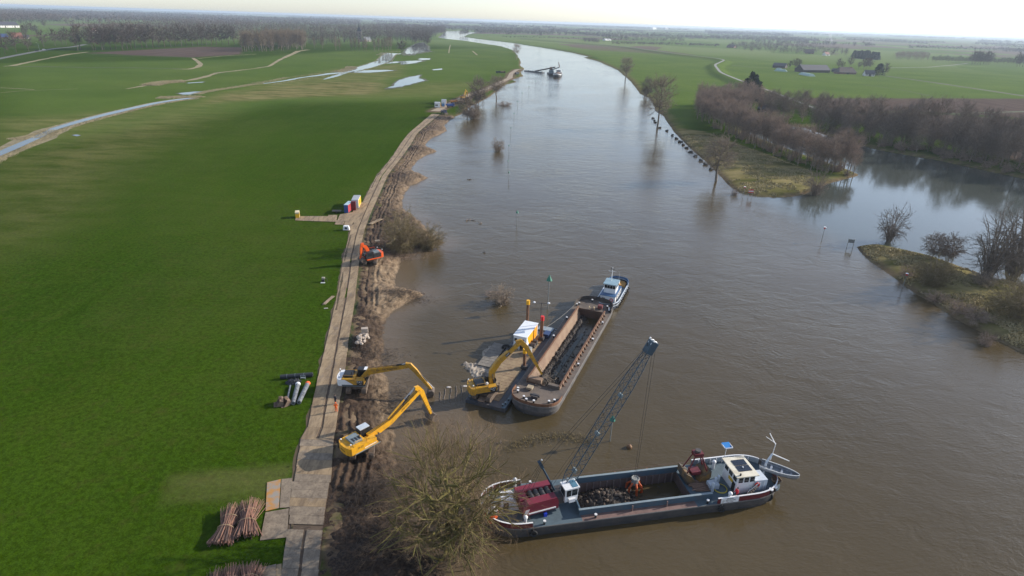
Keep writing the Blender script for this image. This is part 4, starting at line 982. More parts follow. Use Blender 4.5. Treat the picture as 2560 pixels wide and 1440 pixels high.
house('farm_cottage', 'pale cottage with grey roof at the end of the farm', 'cottage', (2163, 190), (2186, 191), 12, 3, 5, WHT, DKR, .5, 3, 1)
house('garden_shed', 'small dark shed between barn and farmhouse', 'shed', (2078, 179), (2090, 180), 7, 3, 2, DKW, DKR, .3, 0, 1)
house('riverside_hut', 'dark roofed hut hidden behind the grove near the conifers', 'hut', (1893, 278), (1917, 282), 9, 2.6, 3.4, DKW, DKR, .5, 3, 1, None, True)
house('timber_outhouse', 'small outhouse with pale wall beside the riverside hut', 'hut', (1921, 281), (1932, 283), 5, 2.4, 1.6, flat('beige_wall', (.38, .30, .2), .8), DKR, .3, 0, 1)
house('white_gabled_barn', 'long dark barn with white gable at the wood edge', 'barn', (2, 69), (50, 69), 28, 6, 9, WHT, DKR, .8, 4, 2)
house('solar_farmhouse', 'farmhouse with blue panel roof by the country road', 'house', (0, 96), (22, 96), 12, 3, 5, BW, flat('solar_blue', (.04, .07, .16), .3), .5, 3, 1)
house('brick_farmhouse', 'brick farmhouse with red gable roof by the country road', 'house', (33, 97), (58, 97), 14, 3.5, 7, BW, RDR, .6, 4, 1, None, True)
house('brick_cottage', 'small pale cottage next to the brick farmhouse', 'cottage', (60, 97), (74, 97), 10, 3, 4, flat('pale_brick', (.42, .32, .25), .9), DKR, .5, 2, 1)
house('white_house', 'white house in the woods behind the avenue', 'house', (230, 82), (246, 82), 12, 6, 5, WHT, RDR, .5, 3, 1)
house('white_villa', 'white villa at the edge of the far wood', 'house', (506, 58), (514, 58), 18, 9, 6, WHT, DKR, .5, 2, 1)
house('estate_house', 'pale round roofed estate building by the backwater wood', 'house', (913, 104), (928, 104), 12, 5, 6, flat('stone_wall', (.40, .37, .32), .9), flat('lead_roof', (.22, .23, .24), .5), .5, 3, 1)
house('meadow_barn', 'white roofed barn among the far hedges', 'barn', (1514, 102), (1528, 102), 14, 3, 4, WHT, flat('pale_roof', (.62, .62, .60), .5), .4, 0, 2)
house('hedge_farm', 'low brown farmhouse in the hedgerow trees beyond the meadow', 'house', (1816, 119), (1834, 120), 16, 3, 6, BW, STR, .6, 3, 1)
house('copse_farm', 'farmhouse with brown roof in the trees left of the evergreen block', 'house', (2012, 134), (2034, 135), 16, 3.2, 8, BW, STR, .6, 4, 1, None, True)
house('gable_house', 'small white gabled house in the trees left of the evergreen block', 'house', (2064, 139), (2074, 139), 10, 3.5, 5, WHT, RDR, .4, 2, 1)
# castle tower behind the trees
p = pz(900, 104); t = thing('castle_tower', 'slender castle tower with pointed slate roof above the backwater wood', 'tower', p, .2)
MB().b2((-5, -5, 0), (5, 5, 24)).build('wall', flat('castle_brick', (.27, .22, .19), .9), t)
r_ = MB().prism([(-5.8, -5.8), (5.8, -5.8), (5.8, 5.8), (-5.8, 5.8)], 24, 33, [(-2, -2), (2, -2), (2, 2), (-2, 2)]).build('roof', DKR, t)
MB().tube((0, 0, 33), (0, 0, 44), 1.8, .1, 8).build('spire', DKR, r_)
for i in range(3): MB().b2((-.9, -5.15, 5 + 6 * i), (.9, -4.9, 8 + 6 * i)).build('window', flat('far_glass', (.03, .035, .04), .1), t)
# silage clamps wrapped in green sheet
def clamp(px0, py0, px1, py1, w_, h, lb):
    a = np.array(pz(px0, py0)); b = np.array(pz(px1, py1)); L = np.hypot(*(b - a)[:2]); rz = math.atan2(b[1] - a[1], b[0] - a[0])
    t = thing('silage_clamp', lb, 'silage clamp', ((a + b) / 2), rz)
    MB().prism([(-L / 2, -w_ / 2), (L / 2, -w_ / 2), (L / 2, w_ / 2), (-L / 2, w_ / 2)], 0, h, [(-L / 2 + 3, -w_ / 4), (L / 2 - 3, -w_ / 4), (L / 2 - 3, w_ / 4), (-L / 2 + 3, w_ / 4)]).build('sheet_cover', flat('green_sheet', (.30, .42, .36), .5), t)
    q = MB()
    for i in range(int(L / 4)): q.ring((-L / 2 + 3 + i * 4, 0, h + .12), .4, .12, 'z', 8, 4)
    q.build('weight_tyres', flat('tyre', (.02, .02, .02), .9), t)
clamp(1934, 177, 1968, 179, 9, 2.6, 'long pale green silage clamp in front of the low farm shed')
clamp(2004, 186, 2030, 191, 10, 3, 'pale green silage clamp in front of the long barn')
clamp(1938, 173, 1956, 174, 7, 2.2, 'small silage clamp close to the low farm shed wall')
# factory with white tanks and steam at the horizon
for i, (px, lb) in enumerate(((1632, 'white industrial tank hall on the horizon'), (1664, 'smaller white industrial hall on the horizon'))):
    house('factory_hall', lb, 'factory', (px, 73.5), (px + 9 - 3 * i, 73.6), 40, 22, 10, WHT, flat('pale_roof', (.62, .62, .60), .5), .5, 0, 0)
def steam(px, py, h, wd, lb, d):
    p = pz(px, py); mt = bpy.data.materials.new('smoke'); mt.use_nodes = True; n = mt.node_tree; n.nodes.clear()
    o = n.nodes.new('ShaderNodeOutputMaterial'); v = n.nodes.new('ShaderNodeVolumePrincipled'); v.inputs['Density'].default_value = d; v.inputs['Color'].default_value = (.95, .95, .96, 1); n.links.new(v.outputs[0], o.inputs['Volume'])
    q = MB(); rs2 = np.random.RandomState(3)
    ring = []
    for k in range(8):
        f = k / 7; ring.append([(wd * (.15 + f) * math.cos(a) + f * f * h * -.5 + rs2.normal(0, wd * .1), wd * (.15 + f) * math.sin(a), f * h) for a in np.linspace(0, 6.28, 9)[:-1]])
    vs = [x for r in ring for x in r]; fs = [(k * 8 + i, k * 8 + (i + 1) % 8, k * 8 + 8 + (i + 1) % 8, k * 8 + 8 + i) for k in range(7) for i in range(8)] + [tuple(reversed(range(8))), tuple(range(56, 64))]
    o_ = q.add(vs, fs).build('smoke_plume', mt, kind='stuff'); o_.location = [float(x) for x in p]
steam(2079, 116, 52, 9, 'smoke', .018)
# ------------------------------------------------------------------ excavators
YEL = flat('machine_yellow', (.52, .27, .018), .5, 0, .42, (.17, .105, .05), 1.6)
YEL2 = flat('bright_yellow', (.78, .38, .012), .45, 0, .30, (.30, .17, .05), 1.6)
ORG = flat('machine_orange', (.80, .105, .012), .4, 0, .15, (.35, .08, .03), 1.2)
BLK = flat('black_paint', (.018, .018, .020), .5, 0, .2, (.05, .045, .04), 1.5)
WHP = flat('white_paint', (.78, .78, .78), .45, 0, .12, (.45, .42, .38), 1.2)
GRP = flat('grey_paint', (.20, .24, .25), .5, 0, .2)
GLS = flat('cab_glass', (.015, .02, .024), .08, 0, .05)
TRK = flat('track_steel', (.16, .115, .08), .8, 0, .6, (.08, .05, .035), 2)
RAM = flat('ram_chrome', (.55, .55, .56), .25, .9, .1)
BKT = flat('bucket_steel', (.13, .10, .075), .7, 0, .6, (.07, .045, .03), 2)
RUST = flat('rust', (.20, .09, .045), .9, 0, .6, (.09, .05, .03), 1)
DARKST = flat('dark_steel', (.045, .045, .05), .7, 0, .5, (.12, .09, .07), .8)
def text(s, size, M, mat, parent, name='lettering'):
    c = bpy.data.curves.new('t', 'FONT'); c.body = s; c.size = size; c.align_x = 'CENTER'; c.align_y = 'CENTER'; c.extrude = .004
    o = bpy.data.objects.new('t', c); COL.objects.link(o)
    me = bpy.data.meshes.new_from_object(o.evaluated_get(bpy.context.evaluated_depsgraph_get()))
    bpy.data.objects.remove(o); bpy.data.curves.remove(c)
    me.transform(M); me.materials.clear(); me.materials.append(mat)
    return link(name, me, parent)
def on_side(x, y, z, facing=-1, ang=0.0):
    """matrix that stands lettering upright on a face looking along facing*y"""
    M = Matrix.Translation((x, y, z)) @ Matrix.Rotation(math.pi / 2, 4, 'X')
    if facing > 0: M = Matrix.Translation((x, y, z)) @ Matrix.Rotation(math.pi, 4, 'Z') @ Matrix.Rotation(math.pi / 2, 4, 'X')
    return M @ Matrix.Rotation(ang, 4, 'Z')
def beam(pts, hs, w_, name, mat, parent, y=0.0):
    """box-section arm following xz points with depth hs at each"""
    P = [Vector((p[0], 0, p[1])) for p in pts]; n = len(P); up = []; lo = []
    for i in range(n):
        d = (P[min(i + 1, n - 1)] - P[max(i - 1, 0)]).normalized(); nn = Vector((-d.z, 0, d.x))
        up.append(P[i] + nn * hs[i] / 2); lo.append(P[i] - nn * hs[i] / 2)
    vs = []
    for s in (-1, 1):
        for i in range(n): vs.append((up[i].x, y + s * w_ / 2, up[i].z))
        for i in range(n): vs.append((lo[i].x, y + s * w_ / 2, lo[i].z))
    fs = []
    for i in range(n - 1):
        a, b, c, d = i, i + 1, n + i + 1, n + i
        fs += [(a, d, c, b), (2 * n + a, 2 * n + b, 2 * n + c, 2 * n + d), (a, b, 2 * n + b, 2 * n + a), (d, 2 * n + d, 2 * n + c, c)]
    fs += [(0, 2 * n, 3 * n, n), (n - 1, 2 * n - 1, 4 * n - 1, 3 * n - 1)]
    return MB().add(vs, fs).build(name, mat, parent)
def ram(parent, p, q, r, body=None, y=0.0):
    p = Vector((p[0], y, p[1])); q = Vector((q[0], y, q[1])); mdl = p + (q - p) * .6
    b = MB().tube(p, mdl, r, r, 8).build('ram', body or BLK, parent)
    MB().tube(mdl, q, r * .55, r * .55, 8).build('rod', RAM, b)
def track(parent, L, w_, h, y, rz):
    R = Matrix.Rotation(rz, 4, 'Z'); n = 10; r = h / 2; pts = []
    for i in range(n + 1): a = -math.pi / 2 + math.pi * i / n; pts.append((L / 2 - r + r * math.cos(a), r + r * math.sin(a)))
    for i in range(n + 1): a = math.pi / 2 + math.pi * i / n; pts.append((-L / 2 + r + r * math.cos(a), r + r * math.sin(a)))
    t = MB(R).side(pts, y - w_ / 2, y + w_ / 2).build('track', TRK, parent)
    g = MB(R); per = []
    m_ = 46; tot = 2 * (L - 2 * r) + 2 * math.pi * r
    for i in range(m_):
        s = tot * i / m_
        if s < L - 2 * r: x, z, a = -L / 2 + r + s, h, 0
        elif s < L - 2 * r + math.pi * r: a = (s - (L - 2 * r)) / r; x, z = L / 2 - r + r * math.sin(a), r + r * math.cos(a); a = -a
        elif s < 2 * (L - 2 * r) + math.pi * r: x, z, a = L / 2 - r - (s - (L - 2 * r) - math.pi * r), 0, 0
        else: a = (s - 2 * (L - 2 * r) - math.pi * r) / r; x, z = -L / 2 + r - r * math.sin(a), r - r * math.cos(a); a = -a
        g.box((x, y, z), (.07, w_ + .02, .09), M=Matrix.Rotation(-a, 3, 'Y'))
    g.build('track_shoes', TRK, t, kind='stuff')
    MB(R).b2((-L / 2 + r, y - w_ * .3, h * .32), (L / 2 - r, y - w_ * .5 - .03, h * .7)).build('track_frame', BKT, t)
def excavator(name, label, base, z0, az, trz, paint, boom, stick, boomh, stickh, tool, cw=None, hood=BLK, cabroof=BLK, body=None, cabside=1, cat=True, size=1.0, gauge=1.3):
    t = thing(name, label, 'excavator', (base[0], base[1], z0), az)
    W = 3.1 * size; hw = W / 2
    for s in (-1, 1): track(t, 4.7 * size, .75, 1.0, s * gauge, trz - az)
    MB(Matrix.Rotation(trz - az, 4, 'Z')).b2((-1.3, -gauge + .3, .45), (1.3, gauge - .3, .95)).build('undercarriage', TRK, t)
    MB().cyl((0, 0, .9), .75, .3, 18).build('slew_ring', BKT, t)
    f = 1.2
    # upper structure
    MB().b2((-2.3, -hw, f), (1.7, hw, f + .28)).build('platform', BLK if cw else paint, t)
    bd = MB(); bd.b2((-2.3, -hw, f + .28), (-.1, hw, f + 1.35)); bd.b2((-.1, -hw, f + .28), (1.45, -hw + 1.05 if cabside > 0 else -hw + .2, f + 1.1)); bd.build('body', body or paint, t)
    n = 8; arc = [(-2.3, -hw), ] + [(-2.75 - .55 * math.cos(a), hw * math.sin(a)) for a in np.linspace(-math.pi / 2, math.pi / 2, n)] + [(-2.3, hw)]
    c_ = MB().prism([(x, y) for x, y in reversed(arc)], f + .05, f + 1.30).build('counterweight', cw or paint, t)
    hd = MB().b2((-2.15, -hw * .62, f + 1.35), (-.55, hw * .62, f + 1.68)).build('engine_hood', hood, t)
    g = MB()
    for i in range(3): g.b2((-1.9 + i * .48, -hw * .5, f + 1.68), (-1.6 + i * .48, 0, f + 1.70))
    g.build('hood_vents', BLK, hd)
    MB().cyl((-.75, -.5, f + 1.68), .09, .55, 8).build('exhaust_pipe', BLK, hd)
    # cab
    cy = cabside * (hw - .58)
    cb = MB().add([(x, cy + s * .52, z) for s in (-1, 1) for x, z in ((.05, f + .28), (1.75, f + .28), (1.95, f + 1.1), (1.55, f + 1.95), (.05, f + 1.95))],
                  [(0, 1, 2, 3, 4), (9, 8, 7, 6, 5), (0, 5, 6, 1), (1, 6, 7, 2), (2, 7, 8, 3), (3, 8, 9, 4), (4, 9, 5, 0)]).build('cab', BLK, t)
    MB().b2((.0, cy - .56, f + 1.951), (1.62, cy + .56, f + 2.06)).build('cab_roof', cabroof, cb)
    for s in (-1, 1): MB().b2((.3, cy + s * .525, f + .95), (1.45, cy + s * .54, f + 1.8)).build('window', GLS, cb)
    MB().add([(1.78, cy - .45, f + .55), (1.78, cy + .45, f + .55), (1.97, cy + .45, f + 1.12), (1.97, cy - .45, f + 1.12), (1.62, cy - .45, f + 1.85), (1.62, cy + .45, f + 1.85)], [(0, 1, 2, 3), (3, 2, 5, 4)]).build('windscreen', GLS, cb)
    # railings and lamps
    rl = MB(); yy = -cabside * (hw - .08)
    rl.path([(-2.0, yy, f + 1.35), (-2.0, yy, f + 2.1), (-.2, yy, f + 2.1), (-.2, yy, f + 1.35)], .03, 5); rl.path([(-.1, -hw + .1, f + 1.1), (-.1, -hw + .1, f + 1.75), (1.3, -hw + .1, f + 1.75), (1.3, -hw + .1, f + 1.1)], .03, 5)
    rl.build('handrail', paint, t)
    for x, y in ((-3.0, hw * .5), (-2.7, -hw * .85)):
        l = MB().cyl((x, y, f + 1.3), .035, .5, 6).build('lamp_post', BLK, t); MB().ball((x, y, f + 1.88), .13, 8, 6).build('lamp', WHP, l)
    mt_ = MB(); mt_.path([(1.6, -hw + .1, f + .9), (1.75, -hw - .1, f + 1.7)], .03, 5); mt_.b2((1.68, -hw - .25, f + 1.65), (1.74, -hw + .02, f + 1.95)); mt_.build('mirror', BLK, t)
    # working arm
    boom = [(x, z - z0) for x, z in boom]; stick = [(x, z - z0) for x, z in stick]
    by = 0.0
    bo = beam(boom, boomh, .62, 'boom', paint, t, by)
    beam(stick, stickh, .45, 'stick', paint, t, by)
    bx, bz = boom[min(1, len(boom) - 1)]
    for s in (-.42, .42): ram(t, (1.35, f + .25), (bx * .9 + boom[0][0] * .1, bz - boomh[1] * .35), .13, BLK, by + s)
    mid = (boom[-2][0] * .55 + boom[-1][0] * .45, boom[-2][1] * .55 + boom[-1][1] * .45)
    ram(t, (mid[0] - .15, mid[1] + boomh[-2] * .55), (stick[0][0], stick[0][1]), .11, BLK, by)
    q = stick[-1]; k = stick[-2]; ram(t, (k[0] * .8 + q[0] * .2 + .1, k[1] * .8 + q[1] * .2 + .32), (q[0] + .35, q[1] + .3), .085, BLK, by)
    h = MB()
    for s in (-.12, .12): h.path([(boom[0][0], by + s, boom[0][1] + .35)] + [(x, by + s, z + hh * .58) for (x, z), hh in list(zip(boom, boomh))[1:]] + [(stick[len(stick) // 2][0], by + s, stick[len(stick) // 2][1] + .3)], .035, 4)
    h.build('hydraulic_hoses', BLK, bo)
    tool(t, q)
    return t, hw, f
def bucket(w_, d, ang, mat=None):
    def fn(t, q):
        pr = [(0, .25), (.25, .45), (.35 * d + .3, .35), (d, -.05), (d * .95, -.45), (d * .55, -.85), (.15, -.80), (-.15, -.35)]
        c, s = math.cos(ang), math.sin(ang); P = [(q[0] + x * c - z * s, q[1] + x * s + z * c) for x, z in pr]
        # shell: back and sides, open front
        n = len(P); vs = [(x, y, z) for y in (-w_ / 2, w_ / 2) for x, z in P]
        fs = [(i, i + 1, n + i + 1, n + i) for i in range(3, n - 1)] + [(n - 1, 0, n, 2 * n - 1)]
        fs += [tuple(range(n)), tuple(reversed(range(n, 2 * n)))]
        fs += [(0, 1, n + 1, n), (1, 2, n + 2, n + 1)]
        b = MB().add(vs, fs).build('bucket', mat or BKT, t)
        tt = MB()
        for i in range(7):
            y = -w_ / 2 + w_ * (i + .5) / 7; tt.box((P[3][0] + .1 * c, y, P[3][1] + .1 * s), (.3, .1, .08), M=Matrix.Rotation(-ang, 3, 'Y'))
        tt.build('bucket_teeth', BKT, b)
        MB().tube((q[0], -.3, q[1]), (q[0], .3, q[1]), .12, .12, 8).build('pivot_pin', RAM, t)
    return fn
def orange_peel(t, q):
    MB().tube((q[0], 0, q[1]), (q[0], 0, q[1] - .9), .16, .3, 8).build('rotator', BLK, t)
    for i in range(5):
        a = i * 2 * math.pi / 5; c, s = math.cos(a), math.sin(a); g = MB()
        pts = [(.2, -.8), (.75, -1.1), (.85, -1.8), (.25, -2.5)]
        for (r0, z0_), (r1, z1) in zip(pts[:-1], pts[1:]): g.tube((q[0] + c * r0, s * r0, q[1] + z0_), (q[0] + c * r1, s * r1, q[1] + z1), .16, .12, 5)
        g.build('grab_tine', DARKST, t)
def bz1(x, y): return float(bank_z(np.array([x]), np.array([y]))[0][0])
roadang = math.atan2(30, -9)
z_ = 1.45
def mk1():
    t, hw, f = excavator('tracked_excavator', 'yellow long arm excavator with white rear and black hood on the bank', (-26.0, 87.3), 1.45, RAD(1.2), RAD(96), YEL,
        [(.5, 2.9), (2.15, 4.75), (5.5, 5.40), (8.75, 5.95)], [(8.35, 6.35), (9.0, 6.15), (9.9, 5.15), (12.6, 1.35)], [.7, 1.05, .85, .55], [.45, .85, .75, .32], bucket(1.5, 1.2, RAD(-75)), cw=WHP, hood=BLK, cabroof=BLK)
    w_ = MB().add([(-2.3, -hw - .006, f + .28), (-.35, -hw - .006, f + .28), (-1.75, -hw - .006, f + 1.25), (-2.3, -hw - .006, f + 1.25)], [(0, 1, 2, 3)]).build('white_flash', WHP, t)
    MB().b2((.25, -hw - .012, f + .3), (1.3, -hw - .002, f + 1.08)).build('black_panel', BLK, t)
    text('CAT', .48, on_side(.72, -hw - .02, f + .82), WHP, t, 'logo')
    text('329E', .2, on_side(.85, -hw - .02, f + .46), WHP, t, 'model_number')
    text('Van den Biggelaar', .52, on_side(5.2, -.32, 5.38 - 1.45, -1, math.atan2(.6, 3.3)), BLK, t, 'boom_lettering')
    MB().b2((1.1, hw - 1.1, f + 2.062), (1.6, hw - .1, f + 2.09)).build('roof_hatch', WHP, t)
    MB().b2((-2.3, -hw - .03, f), (1.7, -hw - .001, f + .12)).build('side_step', GRP, t)
mk1()
def mk2():
    t, hw, f = excavator('tracked_excavator', 'bright yellow excavator with grey hood and pale cab roof beside the bare tree', (-21.2, 71.0), 1.5, RAD(47), RAD(100), YEL2,
        [(.9, 3.4), (3.0, 3.6), (4.9, 4.0), (10.7, 6.95)], [(9.75, 7.75), (10.3, 7.55), (11.0, 6.6), (12.75, 1.55)], [.75, .95, .85, .6], [.4, .8, .8, .35], bucket(1.9, 1.3, RAD(-55)), hood=GRP, cabroof=flat('pale_roof_paint', (.55, .60, .64), .3))
    ram(t, (4.6, 4.7 - 1.5), (9.8, 7.9 - 1.5), .12, YEL2, .0)
    text('34-03', .42, on_side(-1.3, -hw - .012, f + .85), BLK, t, 'fleet_number')
    text('LIEBHERR', .30, Matrix.Translation((-3.31, 0, f + .62)) @ Matrix.Rotation(-math.pi / 2, 4, 'Z') @ Matrix.Rotation(math.pi / 2, 4, 'X'), BLK, t, 'rear_lettering')
    text('LIEBHERR', .40, on_side(7.6, -.32, 5.42 - 1.5, -1, math.atan2(2.95, 5.8)), BLK, t, 'boom_lettering')
    MB().b2((-2.2, -hw - .08, f - .02), (2.0, -hw - .001, f + .1)).build('side_step', GRP, t)
    MB().b2((-.6, -hw - .012, f + .3), (1.4, -hw - .002, f + .42)).build('white_stripe', WHP, t)
mk2()
def mk4():
    t, hw, f = excavator('tracked_excavator', 'orange excavator with raised arm and wide ditching bucket next to the mat road', (-37.0, 145.2), 1.5, RAD(-140), RAD(98), ORG,
        [(.6, 3.3), (.75, 5.0), (1.2, 5.9), (2.1, 6.6)], [(1.7, 7.0), (2.1, 6.9), (2.4, 5.8), (2.85, 3.0)], [.7, .9, .85, .55], [.4, .7, .6, .32], bucket(2.3, 1.1, RAD(-120)), hood=GRP, cabroof=BLK, body=BLK)
    text('HITACHI', .32, on_side(-1.2, -hw - .012, f + .8), WHP, t, 'logo')
mk4()

# ------------------------------------------------------------------ people
def person(label, loc, rz, jacket, legs, skin=(.45, .28, .2), hair=(.05, .035, .025), helmet=None, arm=.25, hood=None):
    t = thing('person', label, 'person', loc, rz)
    V = [(0, 0, .95), (0, 0, 1.15), (0, 0, 1.40), (0, 0, 1.50), (.02, 0, 1.60), (0, .20, 1.42), (.03, .27, 1.15), (.03 + arm, .25, .95), (0, -.20, 1.42), (.02, -.27, 1.15), (.02 + arm * .8, -.24, .95),
         (0, .10, .90), (.02, .12, .50), (0, .13, .08), (.16, .14, .04), (0, -.10, .90), (-.02, -.12, .50), (-.05, -.13, .08), (.12, -.14, .04), (.10 + arm, .25, .88), (.10 + arm * .8, -.24, .88)]
    E_ = [(0, 1), (1, 2), (2, 3), (3, 4), (2, 5), (5, 6), (6, 7), (2, 8), (8, 9), (9, 10), (0, 11), (11, 12), (12, 13), (13, 14), (0, 15), (15, 16), (16, 17), (17, 18), (7, 19), (10, 20)]
    r = [.16, .15, .17, .065, .06, .085, .065, .05, .085, .065, .05, .11, .085, .055, .05, .11, .085, .055, .05, .045, .045]
    me = bpy.data.meshes.new('person_body'); me.from_pydata(V, E_, []); o = bpy.data.objects.new('b', me); COL.objects.link(o)
    sk = o.modifiers.new('s', 'SKIN'); su = o.modifiers.new('u', 'SUBSURF'); su.levels = 1; su.render_levels = 1
    for i, v in enumerate(me.skin_vertices[0].data): v.radius = (r[i], r[i] * (1.15 if i in (0, 1, 2) else 1)); v.use_root = (i == 0)
    m2 = bpy.data.meshes.new_from_object(o.evaluated_get(bpy.context.evaluated_depsgraph_get())); bpy.data.objects.remove(o)
    m2.name = 'person_body'; m2.materials.clear()
    for mm in (jacket, legs, flat('skin', skin, .6)): m2.materials.append(mm)
    for p in m2.polygons:
        z = p.center.z; p.material_index = 1 if z < .93 and abs(p.center.y) < .22 else (2 if z > 1.5 or (z < .95 and abs(p.center.y) >= .2) else 0)
    m2.shade_smooth(); link('body', m2, t)
    hd = MB().ball((.02, 0, 1.69), .105, 10, 8, 1.2).build('head', flat('skin', skin, .6), t, True)
    fc = MB(); fc.tube((.12, 0, 1.69), (.15, 0, 1.67), .018, .022, 5); fc.build('nose', flat('skin', skin, .6), hd)
    e = MB(); e.ball((.105, .04, 1.71), .016, 6, 4); e.ball((.105, -.04, 1.71), .016, 6, 4); e.build('eyes', BLK, hd)
    MB().b2((.105, -.03, 1.625), (.118, .03, 1.635)).build('mouth', flat('lips', (.35, .12, .1), .6), hd)
    MB().ball((.0, 0, 1.73), .118, 10, 6, 1.0).build('helmet' if helmet else 'hair', helmet or flat('hair', hair, .8), t, True)
    for s in (-1, 1):
        x0 = .10 + (arm if s > 0 else arm * .8); y0 = s * .25
        g = MB()
        for k, (dy, L) in enumerate(((-.03, .07), (-.01, .085), (.012, .08), (.032, .065))): g.tube((x0 + .02, y0 + dy, .88), (x0 + .02 + L * .8, y0 + dy, .88 - L * .5), .010, .008, 5)
        g.tube((x0, y0 - s * .035, .89), (x0 + .05, y0 - s * .07, .87), .011, .009, 5); g.build('fingers', flat('skin', skin, .6), t)
    return t
HV = flat('hi_vis_orange', (.95, .16, .02), .6, 0, .1); NAVY = flat('navy_cloth', (.02, .022, .035), .8, 0, .1); REDC = flat('red_cloth', (.70, .02, .03), .7, 0, .1)
person('person in dark jacket and dark trousers standing on the mat road', (*at(839, 1009, 1.5)[:2], 1.5), RAD(60), NAVY, NAVY, arm=.08)
person('person in full orange work clothes standing on the mat road', (*at(841, 1029, 1.5)[:2], 1.5), RAD(100), HV, HV, arm=.2, helmet=HV)
# ------------------------------------------------------------------ vessels
HULLK = flat('hull_black', (.045, .045, .050), .6, 0, .5, (.10, .085, .075), .5)
MAROON = flat('maroon_paint', (.135, .012, .018), .5, 0, .3, (.08, .03, .03), .8)
DECKB = flat('deck_bluegrey', (.085, .125, .150), .75, 0, .3, (.045, .06, .07), .6)
COAM = flat('coaming_blue', (.050, .095, .135), .6, 0, .35, (.10, .09, .085), .7)
RUSTD = flat('rust_deck', (.215, .135, .115), .9, 0, .5, (.11, .07, .06), .6)
SILL = flat('silt', (.24, .20, .17), .95, 0, .4, None, 1)
HOLDW = flat('hold_wall', (.13, .085, .075), .85, 0, .5, (.06, .045, .04), .8)
BRN = flat('barge_rust', (.26, .175, .115), .85, 0, .5, (.17, .10, .065), .45)
BDECK = flat('barge_deck', (.15, .115, .09), .9, 0, .5, (.07, .06, .055), .7)
SPOIL = flat('wet_spoil', (.026, .019, .015), .8, 0, .5, (.09, .07, .055), 1.5, .08)
NAVB = flat('crane_blue', (.022, .055, .09), .5, 0, .3, (.03, .04, .05), 1)
CRED = flat('crane_red', (.19, .012, .030), .5, 0, .3, (.12, .02, .03), .8)
def strip(pa, pb):
    """quads between two equally long point rows"""
    n = len(pa); return list(pa) + list(pb), [(i, i + 1, n + i + 1, n + i) for i in range(n - 1)]
class Hull:
    def __init__(s, L, B, bow, stern, pw_b, pw_s, zd, zb=-.8, sheer_b=0., sheer_s=0., tuck=.12, off=0.0):
        s.off = off
        s.L, s.B, s.bow, s.stern, s.pb, s.ps, s.zd, s.zb, s.sb, s.ss, s.tuck = L, B, bow, stern, pw_b, pw_s, zd, zb, sheer_b, sheer_s, tuck
        a = L / 2
        t = np.concatenate([-a + bow * (1 - np.cos(np.linspace(0, math.pi / 2, 12))), np.linspace(-a + bow, a - stern, 20)[1:-1], a - stern * (1 - np.sin(np.linspace(0, math.pi / 2, 12)))])
        s.X = t + off
    def w(s, x):
        a = s.L / 2; x = x - s.off
        if x < -a + s.bow: return s.B / 2 * max(0, 1 - ((-a + s.bow - x) / s.bow) ** s.pb) ** (1 / s.pb)
        if x > a - s.stern: return s.B / 2 * max(0, 1 - ((x - a + s.stern) / s.stern) ** s.ps) ** (1 / s.ps)
        return s.B / 2
    def z(s, x):
        a = s.L / 2; x = x - s.off; return s.zd + s.sb * max(0, (-x - a + s.bow * 1.3) / (s.bow * 1.3)) ** 2 + s.ss * max(0, (x - a + s.stern * 1.3) / (s.stern * 1.3)) ** 2
    def side(s, mat, parent, name='hull'):
        m_ = MB()
        for sg in (-1, 1):
            top = [(x, sg * s.w(x), s.z(x)) for x in s.X]
            mid = [(x, sg * s.w(x) * .995, s.z(x) * .45) for x in s.X]
            bot = [(x * (1 - s.tuck * .35), sg * s.w(x) * (1 - s.tuck), s.zb) for x in s.X]
            for p, q in ((top, mid), (mid, bot)):
                v, f = strip(p, q); m_.add(v, f if sg < 0 else [tuple(reversed(k)) for k in f])
        # bottom closes the shell
        v, f = strip([(x * (1 - s.tuck * .35), -s.w(x) * (1 - s.tuck), s.zb) for x in s.X], [(x * (1 - s.tuck * .35), s.w(x) * (1 - s.tuck), s.zb) for x in s.X]); m_.add(v, f)
        return m_.build(name, mat, parent, True)
    def deck(s, mat, parent, xa, xb, ya=None, yb=None, name='deck', dz=0.0):
        xs = [x for x in s.X if xa < x < xb]; xs = [xa] + xs + [xb]
        A_ = [(x, (-s.w(x) if ya is None else ya), s.z(x) + dz) for x in xs]; B_ = [(x, (s.w(x) if yb is None else yb), s.z(x) + dz) for x in xs]
        v, f = strip(A_, B_); return MB().add(v, f).build(name, mat, parent)
    def rail(s, xa, xb, h, th, mat, parent, name, sides=(-1, 1), z0=0.0, out=0.0, wrap=False):
        xs = [xa] + [x for x in s.X if xa < x < xb] + [xb]
        m_ = MB()
        for sg in sides:
            P = [(x, sg * (s.w(x) + out), s.z(x) + z0) for x in xs]; Q = [(x, sg * max(0, s.w(x) + out - th), s.z(x) + z0) for x in xs]
            up = lambda R_: [(x, y, z + h) for x, y, z in R_]
            for a, b in ((P, up(P)), (up(P), up(Q)), (up(Q), Q), (Q, P)):
                v, f = strip(a, b); m_.add(v, f)
        return m_.build(name, mat, parent)
def bollard(parent, x, y, z, r=.14, h=.5, cap=WHP, two=False):
    for k in ((-.28, .28) if two else (0,)):
        b = MB().cyl((x + k, y, z), r, h, 10).build('bollard', BLK, parent)
        MB().cyl((x + k, y, z + h), r * 1.35, .12, 10).build('bollard_cap', cap, b)
def postball(parent, x, y, z, h=1.1):
    b = MB().cyl((x, y, z), .2, h, 10).build('mooring_post', WHP, parent); MB().ball((x, y, z + h + .18), .30, 10, 8).build('post_ball', WHP, b, True)
